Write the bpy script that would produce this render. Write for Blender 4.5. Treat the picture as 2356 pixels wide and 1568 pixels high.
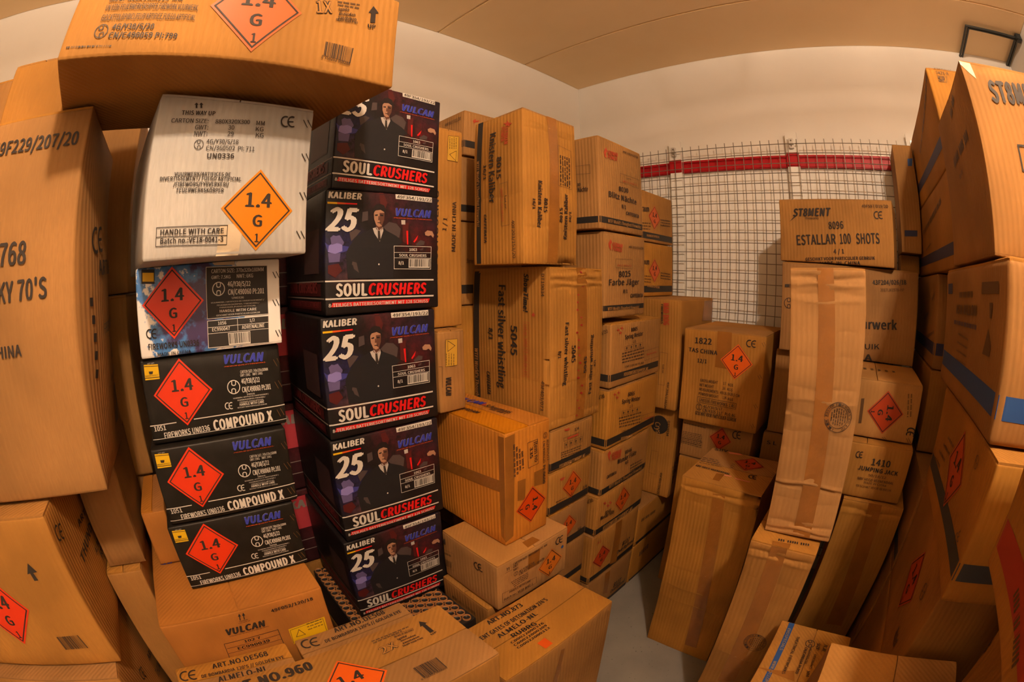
import bpy, bmesh, math, random
import numpy as np
from mathutils import Matrix, Vector
from mathutils.geometry import tessellate_polygon

# ------------------------------------------------------------------ scene, camera, world
sc = bpy.context.scene
for o in list(bpy.data.objects): bpy.data.objects.remove(o)
sc.view_settings.view_transform = 'Standard'
sc.view_settings.look = 'None'
sc.view_settings.exposure = 0.0
sc.view_settings.gamma = 1.0
sc.view_settings.use_curve_mapping = False

cam = bpy.data.cameras.new('camera')
cam_o = bpy.data.objects.new('camera', cam)
sc.collection.objects.link(cam_o)
cam.type = 'PANO'                      # the photograph was taken with a 15 mm full-frame fisheye
cam.sensor_fit = 'HORIZONTAL'
cam.sensor_width = 36.0
cam.sensor_height = 36.0 * 1568 / 2356
holder = cam
holder.panorama_type = 'FISHEYE_EQUISOLID'
holder.fisheye_lens = 1013.6 * 36.0 / 2356
holder.fisheye_fov = math.radians(220)
yaw, pitch, roll = (math.radians(a) for a in (46.205, -8.556, -0.227))
cam_o.matrix_world = (Matrix.Translation((1.68, -2.23, 1.5)) @ Matrix.Rotation(yaw, 4, 'Z')
                      @ Matrix.Rotation(math.pi/2 + pitch, 4, 'X') @ Matrix.Rotation(roll, 4, 'Z'))
cam.clip_start = 0.01
sc.cycles.max_bounces = 6; sc.cycles.diffuse_bounces = 4; sc.cycles.glossy_bounces = 2; sc.cycles.transmission_bounces = 1
sc.cycles.use_adaptive_sampling = True; sc.cycles.adaptive_threshold = .02
sc.camera = cam_o

world = bpy.data.worlds.new('world'); sc.world = world
world.use_nodes = True
world.node_tree.nodes['Background'].inputs[0].default_value = (0.9, 0.62, 0.38, 1)
world.node_tree.nodes['Background'].inputs[1].default_value = 0.0

LAMP = (2.22, -2.28)
LAMP_POWER = 365.0
LAMP_COLOUR = (1.0, 0.745, 0.54)
ROOM_X, ROOM_Y, ROOM_Z = 2.90, -4.2, 2.774

# ------------------------------------------------------------------ materials
MATS = {}
def principled(name, col, rough=.6, spec=.5, metal=0, coat=0):
    m = bpy.data.materials.new(name); m.use_nodes = True
    b = m.node_tree.nodes['Principled BSDF']
    b.inputs['Base Color'].default_value = (*col, 1); b.inputs['Roughness'].default_value = rough
    b.inputs['Specular IOR Level'].default_value = spec; b.inputs['Metallic'].default_value = metal
    b.inputs['Coat Weight'].default_value = coat
    MATS[name] = m
    return m, m.node_tree, b
def N(t, kind, **kw):
    n = t.nodes.new(kind)
    for k, v in kw.items(): setattr(n, k, v)
    return n
def mixc(t, fac, a, b, mode='MIX'):
    n = N(t, 'ShaderNodeMix', data_type='RGBA', blend_type=mode)
    for i, v in ((0, fac), (6, a), (7, b)):
        if hasattr(v, 'links'): t.links.new(v, n.inputs[i])
        else: n.inputs[i].default_value = v if i == 0 else (*v, 1)
    return n.outputs[2]
def ramp(t, src, lo, hi, a=0., b=1.):
    n = N(t, 'ShaderNodeMapRange'); t.links.new(src, n.inputs[0])
    for i, v in enumerate((lo, hi, a, b)): n.inputs[i+1].default_value = v
    return n.outputs[0]
def noise(t, vec, scale, detail=3, rough=.5):
    n = N(t, 'ShaderNodeTexNoise'); n.inputs['Scale'].default_value = scale; n.inputs['Detail'].default_value = detail
    n.inputs['Roughness'].default_value = rough; t.links.new(vec, n.inputs['Vector']); return n.outputs[0]
def scaled(t, vec, s):
    n = N(t, 'ShaderNodeMapping'); n.inputs['Scale'].default_value = s; t.links.new(vec, n.inputs['Vector']); return n.outputs[0]
def bump(t, b, h, strength, dist):
    n = N(t, 'ShaderNodeBump'); n.inputs['Strength'].default_value = strength; n.inputs['Distance'].default_value = dist
    t.links.new(h, n.inputs['Height']); t.links.new(n.outputs[0], b.inputs['Normal'])
def cardboard(name, col, corr=.25):
    m, t, b = principled(name, col, .78, .25)
    tc = N(t, 'ShaderNodeTexCoord').outputs['Object']; oi = N(t, 'ShaderNodeObjectInfo').outputs['Random']
    big = noise(t, tc, 4, 2); fine = noise(t, scaled(t, tc, (60, 60, 9)), 6, 1)
    dark = tuple(c*.74 for c in col); light = tuple(min(1, c*1.16) for c in col)
    c1 = mixc(t, ramp(t, big, .35, .68), dark, light)
    c2 = mixc(t, ramp(t, fine, .3, .75, 0, .35), c1, dark)
    c3 = c2
    hs = N(t, 'ShaderNodeHueSaturation'); t.links.new(c3, hs.inputs['Color'])
    t.links.new(ramp(t, oi, 0, 1, .86, 1.12), hs.inputs['Value']); t.links.new(ramp(t, oi, 0, 1, .93, 1.05), hs.inputs['Saturation'])
    t.links.new(hs.outputs[0], b.inputs['Base Color'])
    wv = N(t, 'ShaderNodeTexWave'); wv.inputs['Scale'].default_value = 45; wv.inputs['Distortion'].default_value = .6
    wv.bands_direction = 'DIAGONAL'
    t.links.new(scaled(t, tc, (1, 1, .02)), wv.inputs['Vector'])
    ad = N(t, 'ShaderNodeMath', operation='MULTIPLY_ADD'); t.links.new(wv.outputs['Fac'], ad.inputs[0]); ad.inputs[1].default_value = corr
    t.links.new(noise(t, tc, 14, 2), ad.inputs[2])
    bump(t, b, ad.outputs[0], .35, .004)
    return m
cardboard('card', (.36, .168, .036), .45)
cardboard('cardpale', (.41, .205, .06))
cardboard('cardorange', (.42, .155, .018))
cardboard('cardamber', (.56, .195, .004), .5)
cardboard('cardwhite', (.42, .405, .375), .4)

def printed(name, base, spots, rough=.45):
    """glossy printed carton: base colour plus soft coloured clouds [(centre, radius, colour, strength)]"""
    m, t, b = principled(name, base, rough, .25)
    tc = N(t, 'ShaderNodeTexCoord').outputs['Object']
    cur = mixc(t, ramp(t, noise(t, tc, 25, 4), .4, .75, 0, .5), base, tuple(c*1.8+.004 for c in base))
    for (c, r, col, k) in spots:
        d = N(t, 'ShaderNodeVectorMath', operation='DISTANCE'); t.links.new(tc, d.inputs[0]); d.inputs[1].default_value = c
        f = ramp(t, d.outputs['Value'], 0, r, k, 0)
        mu = N(t, 'ShaderNodeMath', operation='MULTIPLY'); t.links.new(f, mu.inputs[0]); t.links.new(ramp(t, noise(t, tc, 38, 5, .7), .35, .65), mu.inputs[1])
        cur = mixc(t, mu.outputs[0], cur, col)
    t.links.new(cur, b.inputs['Base Color'])
    bump(t, b, noise(t, scaled(t, tc, (20, 20, 1)), 9, 2), .15, .003)
    return m
printed('black', (.009, .0075, .006), [])
printed('scblack', (.009, .007, .0075), [((.18, .02, .29), .10, (.10, .016, .024), .8), ((.18, .12, .25), .10, (.03, .018, .04), .8),
        ((.18, -.12, .155), .085, (.025, .025, .15), .8), ((.18, .10, .19), .08, (.12, .006, .006), .8), ((.18, -.10, .10), .06, (.12, .05, .04), .8)])
printed('redblack', (.03, .008, .01), [((.13, .1, .2), .25, (.45, .05, .07), .8)])
m, t, b = principled('adren', (.8, .78, .74), .4)
tc = N(t, 'ShaderNodeTexCoord').outputs['Object']
sep = N(t, 'ShaderNodeSeparateXYZ'); t.links.new(tc, sep.inputs[0])
n1 = noise(t, tc, 16, 6, .65)
dd = N(t, 'ShaderNodeVectorMath', operation='DISTANCE'); t.links.new(tc, dd.inputs[0]); dd.inputs[1].default_value = (.185, -.02, .10)
sm = N(t, 'ShaderNodeMath', operation='SUBTRACT'); t.links.new(n1, sm.inputs[0]); t.links.new(ramp(t, dd.outputs['Value'], .03, .17, -.12, .22), sm.inputs[1])
cc = mixc(t, ramp(t, sm.outputs[0], .40, .44), (.8, .78, .74), (.06, .2, .5))
cc = mixc(t, ramp(t, sm.outputs[0], .48, .58), cc, (.05, .03, .10))
t.links.new(cc, b.inputs['Base Color'])

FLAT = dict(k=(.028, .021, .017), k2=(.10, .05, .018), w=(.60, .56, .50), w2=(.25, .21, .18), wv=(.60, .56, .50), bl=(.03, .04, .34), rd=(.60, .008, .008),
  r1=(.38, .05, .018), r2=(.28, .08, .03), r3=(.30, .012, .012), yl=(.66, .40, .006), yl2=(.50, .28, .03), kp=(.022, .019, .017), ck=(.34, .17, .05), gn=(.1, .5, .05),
  bs=(.02, .07, .24), bs2=(.035, .042, .11), gs=(.04, .045, .055), rs=(.33, .035, .02), cb=(.27, .2, .15), pk=(.62, .2, .12), pkr=(.5, .05, .065),
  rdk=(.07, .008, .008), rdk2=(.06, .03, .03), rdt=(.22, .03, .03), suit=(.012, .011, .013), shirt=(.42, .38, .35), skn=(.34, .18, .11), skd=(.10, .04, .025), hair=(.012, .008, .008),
  smk=(.06, .042, .042), bg1=(.035, .035, .2), bg2=(.2, .17, .45), bg3=(.1, .08, .2), cd=(.36, .165, .036))
FLAT['or'] = (.6, .09, .01)
for k, c in FLAT.items(): principled('print_' + k, c, .55, .3)
LABEL = dict(lo=(.66, .10, .006), lo2=(.66, .09, .008), lo3=(.48, .08, .008), lr=(.66, .035, .005), lr2=(.58, .055, .003), lr3=(.42, .045, .008), la=(.60, .19, .004), la2=(.5, .14, .012), lf=(.40, .10, .025))
for k, c in LABEL.items(): principled('label_' + k, c, .4, .4)
def tapemat(name, col):
    m, t, b = principled(name, col, .22, .6)
    tc = N(t, 'ShaderNodeTexCoord').outputs['Object']
    t.links.new(mixc(t, ramp(t, noise(t, tc, 9, 4), .35, .65), tuple(c*.85 for c in col), tuple(c*1.1 for c in col)), b.inputs['Base Color'])
    bump(t, b, noise(t, tc, 35, 4), .5, .004)
tapemat('tape', (.27, .105, .018)); tapemat('tapec', (.58, .48, .34))

m, t, b = principled('wall_paint', (.80, .76, .69), .75, .3)
g = N(t, 'ShaderNodeNewGeometry').outputs['Position']
t.links.new(mixc(t, ramp(t, noise(t, g, 2.2, 4), .35, .7), (.78, .74, .67), (.83, .79, .72)), b.inputs['Base Color'])
spk = noise(t, g, 60, 1)
bump(t, b, noise(t, g, 120, 3), .08, .003)
m, t, b = principled('ceiling_paint', (.90, .70, .44), .7, .3)
g = N(t, 'ShaderNodeNewGeometry').outputs['Position']
t.links.new(mixc(t, ramp(t, noise(t, g, 3, 4), .35, .7), (.88, .66, .38), (.92, .70, .42)), b.inputs['Base Color'])
bump(t, b, noise(t, g, 150, 3), .06, .003)
m, t, b = principled('floor_paint', (.26, .27, .27), .38, .5)
g = N(t, 'ShaderNodeNewGeometry').outputs['Position']
c0 = mixc(t, ramp(t, noise(t, g, 5, 5), .3, .7), (.20, .195, .185), (.26, .25, .225))
t.links.new(mixc(t, ramp(t, noise(t, g, 90, 2), .68, .74), c0, (.10, .10, .10)), b.inputs['Base Color'])
t.links.new(ramp(t, noise(t, g, 7, 4), .3, .7, .30, .5), b.inputs['Roughness'])
principled('batten_paint', (.80, .77, .70), .5); principled('rail_red', (.40, .004, .009), .45, .3)
principled('zinc', (.24, .21, .17), .5, .5, .7); principled('bracket_steel', (.6, .58, .55), .4, .5, .8); principled('conduit_black', (.02, .022, .02), .45)
principled('tube_card', (.34, .15, .05), .8, .2); principled('tube_black', (.018, .015, .014), .5); principled('lamp_white', (.8, .8, .78), .4)
m, t, b = principled('lamp_diffuser', (.9, .9, .85), .3)
b.inputs['Emission Color'].default_value = (*LAMP_COLOUR, 1); b.inputs['Emission Strength'].default_value = 40

# ------------------------------------------------------------------ object helpers
COL = sc.collection
def link(name, me, parent=None, mat=None):
    o = bpy.data.objects.new(name, me); COL.objects.link(o)
    if parent is not None: o.parent = parent
    if mat is not None and me is not None and not me.materials: me.materials.append(MATS[mat])
    return o
def mesh(name, v, f, smooth=False):
    me = bpy.data.meshes.new(name); me.from_pydata([tuple(p) for p in v], [], [tuple(q) for q in f])
    if smooth: me.shade_smooth()
    me.update(); return me
def thing(name, label, cat, loc=(0, 0, 0), rot=(0, 0, 0), group=None):
    o = link(name, None); o.location = loc; o.rotation_euler = rot; o['label'] = label; o['category'] = cat
    o.empty_display_size = .05
    if group: o['group'] = group
    return o
CUBE_F = [(0, 3, 2, 1), (4, 5, 6, 7), (0, 1, 5, 4), (1, 2, 6, 5), (2, 3, 7, 6), (3, 0, 4, 7)]
def box_vf(x0, x1, y0, y1, z0, z1):
    return [(x0, y0, z0), (x1, y0, z0), (x1, y1, z0), (x0, y1, z0), (x0, y0, z1), (x1, y0, z1), (x1, y1, z1), (x0, y1, z1)], CUBE_F
def box_me(name, *a, bev=0):
    me = mesh(name, *box_vf(*a))
    if bev:
        bm = bmesh.new(); bm.from_mesh(me); bmesh.ops.bevel(bm, geom=bm.edges[:], offset=bev, segments=2, affect='EDGES'); bm.to_mesh(me); bm.free()
    return me
def struct(name, me, mat):
    o = link(name, me, None, mat); o['kind'] = 'structure'; return o
def lathe(name, prof, n=32, smooth=True):
    v = []; f = []
    for i in range(n):
        a = 2*math.pi*i/n
        for r, z in prof: v.append((r*math.cos(a), r*math.sin(a), z))
    k = len(prof)
    for i in range(n):
        j = (i+1) % n
        for q in range(k-1): f.append((i*k+q, j*k+q, j*k+q+1, i*k+q+1))
    return mesh(name, v, f, smooth)
def tube_path(name, pts, r, n=10):
    """round rod along a polyline, mitred at the corners"""
    P = [Vector(p) for p in pts]; rings = []
    for i, p in enumerate(P):
        d0 = (P[i]-P[i-1]).normalized() if i else (P[1]-P[0]).normalized()
        d1 = (P[i+1]-P[i]).normalized() if i < len(P)-1 else d0
        d = (d0+d1).normalized(); k = 1/max(.3, d.dot(d0))
        up = Vector((0, 0, 1)) if abs(d.z) < .9 else Vector((0, 1, 0))
        a = d.cross(up).normalized(); b = a.cross(d).normalized()
        if abs(d.z) < .5 and abs(d0.z) < .5: rings.append([p + (a*math.cos(t)*k + b*math.sin(t))*r for t in (2*math.pi*j/n for j in range(n))])
        else: rings.append([p + (a*math.cos(t) + b*math.sin(t))*r for t in (2*math.pi*j/n for j in range(n))])
    v = [q for g in rings for q in g]; f = []
    for i in range(len(rings)-1):
        for j in range(n): f.append((i*n+j, i*n+(j+1) % n, (i+1)*n+(j+1) % n, (i+1)*n+j))
    f.append(tuple(range(n))[::-1]); f.append(tuple((len(rings)-1)*n+j for j in range(n)))
    return mesh(name, v, f, False)

# ------------------------------------------------------------------ the room
W = .12
struct('floor', box_me('floor', -W, ROOM_X+W, ROOM_Y-W, W, -.1, 0), 'floor_paint')
struct('wall_left', box_me('wall_left', -W, 0, ROOM_Y-W, W, 0, ROOM_Z+.1), 'wall_paint')
struct('wall_back', box_me('wall_back', 0, ROOM_X, 0, W, 0, ROOM_Z+.1), 'wall_paint')
struct('wall_right', box_me('wall_right', ROOM_X, ROOM_X+W, ROOM_Y-W, W, 0, ROOM_Z+.1), 'wall_paint')
struct('wall_front', box_me('wall_front', 0, ROOM_X, ROOM_Y-W, ROOM_Y, 0, ROOM_Z+.1), 'wall_paint')
ceil = struct('ceiling', box_me('ceiling', 0, ROOM_X, ROOM_Y, 0, ROOM_Z+.006, ROOM_Z+.1), 'ceiling_paint')
seams = [0, -.51, -1.13, -1.75, -2.37, -2.99, -3.61, ROOM_Y]
for a, b2 in zip(seams[:-1], seams[1:]):
    link('ceiling_panel', box_me('ceiling_panel', 0, ROOM_X, b2+.004, a-.004 if a else 0, ROOM_Z, ROOM_Z+.012, bev=.003), ceil, 'ceiling_paint')

# ceiling lamp: bare bulb; unseen hoop added to cast the dark wall band
lamp = thing('ceiling_lamp', 'bare glowing bulb with an added white shadow hoop hanging from the ceiling', 'lamp', (*LAMP, ROOM_Z))
link('base', lathe('lamp_base', [(0, 0), (.06, 0), (.06, -.02), (.03, -.035), (.022, -.06), (0, -.06)]), lamp, 'lamp_white')
link('bulb', lathe('lamp_bulb', [(.030*math.sin(a), -.114+.030*math.cos(a)) for a in (math.pi*k/12 for k in range(13))], 20), lamp, 'lamp_diffuser')
hoop = link('shadow_hoop', lathe('shadow_ring', [(.358, -.126), (.362, -.126), (.362, -.164), (.358, -.164), (.358, -.126)], 48, False), lamp, 'lamp_white')
for k in range(3):
    a = 2*math.pi*k/3; c, s = math.cos(a), math.sin(a)
    link('hanger', tube_path('hanger', [(c*.05, s*.05, -.01), (c*.36, s*.36, -.128)], .003, 6), hoop, 'lamp_white')
lt = bpy.data.lights.new('bulb_light', 'POINT'); lt.energy = LAMP_POWER; lt.color = LAMP_COLOUR; lt.shadow_soft_size = .036
lo = bpy.data.objects.new('bulb_light', lt); COL.objects.link(lo); lo.parent = lamp; lo.location = (0, 0, -.114)

# black conduit looping over the ceiling in the right back corner
cd = thing('conduit_pipe', 'thin black conduit loop clipped to the ceiling in the back corner', 'pipe', (2.52, -.0, ROOM_Z-.02))
for dz in (0, .017):
    link('pipe', tube_path('pipe', [(.0+dz, -.002, 0), (.0+dz, -.325+dz, 0), (.355-dz, -.315+dz, 0), (.365-dz, -.002, 0)], .0065), cd, 'conduit_black')
link('elbow', box_me('elbow', .335, .375, -.335, -.295, -.018, .018, bev=.004), cd, 'conduit_black')

# ------------------------------------------------------------------ battens, red rail, wire mesh on the back wall
rail = thing('guard_rail', 'red painted rail running along the back wall behind the wire mesh', 'rail', (0, 0, 0))
link('rail_board', box_me('rail_board', .02, 2.88, -.022, -.0005, 2.080, 2.146, bev=.004), rail, 'rail_red')
link('ridge', box_me('ridge', .02, 2.88, -.028, -.020, 2.132, 2.140, bev=.002), rail, 'rail_red')
for i, (x0, x1) in enumerate(((.651, .722), (1.329, 1.395), (2.005, 2.072))):
    bt = thing('wall_batten', 'white upright batten behind the wire mesh, %s' % ['nearest the left wall', 'at the middle of the mesh', 'behind the narrow box with blue marks'][i], 'batten', (x0, 0, 0))
    link('post', box_me('post', 0, x1-x0, -.046, -.0302, .01, 2.262, bev=.003), bt, 'batten_paint')
    link('wall_block', box_me('wall_block', .008, x1-x0-.008, -.0305, -.0005, 2.147, 2.255), bt, 'batten_paint')
    link('wall_block', box_me('wall_block', .008, x1-x0-.008, -.0305, -.0005, .02, 2.079), bt, 'batten_paint')
    link('red_patch', box_me('red_patch', -.002, x1-x0+.002, -.049, -.044, 2.078, 2.152, bev=.002), bt, 'rail_red')
    br = link('bracket', box_me('bracket', .022, .046, -.064, -.046, 2.170, 2.222, bev=.002), bt, 'bracket_steel')
    for dz in (2.182, 2.210): link('screw', lathe('screw', [(0, .002), (.004, .0015), (.0045, 0)], 10), br, 'zinc').matrix_local = Matrix.Translation((.034, -.0645, dz)) @ Matrix.Rotation(math.pi/2, 4, 'X')
mp = thing('wire_mesh_panel', 'galvanised square wire mesh panel screwed to the back wall', 'wire mesh', (0, -.068, 0))
vw = tube_path('vertical_wire', [(0, 0, .12), (0, 0, 2.214)], .0021, 6); vw.materials.append(MATS['zinc'])
hw = tube_path('horizontal_wire', [(.30, -.004, 0), (2.10, -.004, 0)], .0021, 6); hw.materials.append(MATS['zinc'])
for k in range(37): link('vertical_wire', vw, mp).location = (.30 + .05*k - .006, 0, 0)
for k in range(42): link('horizontal_wire', hw, mp).location = (0, 0, .14 + .05*k)

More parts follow.
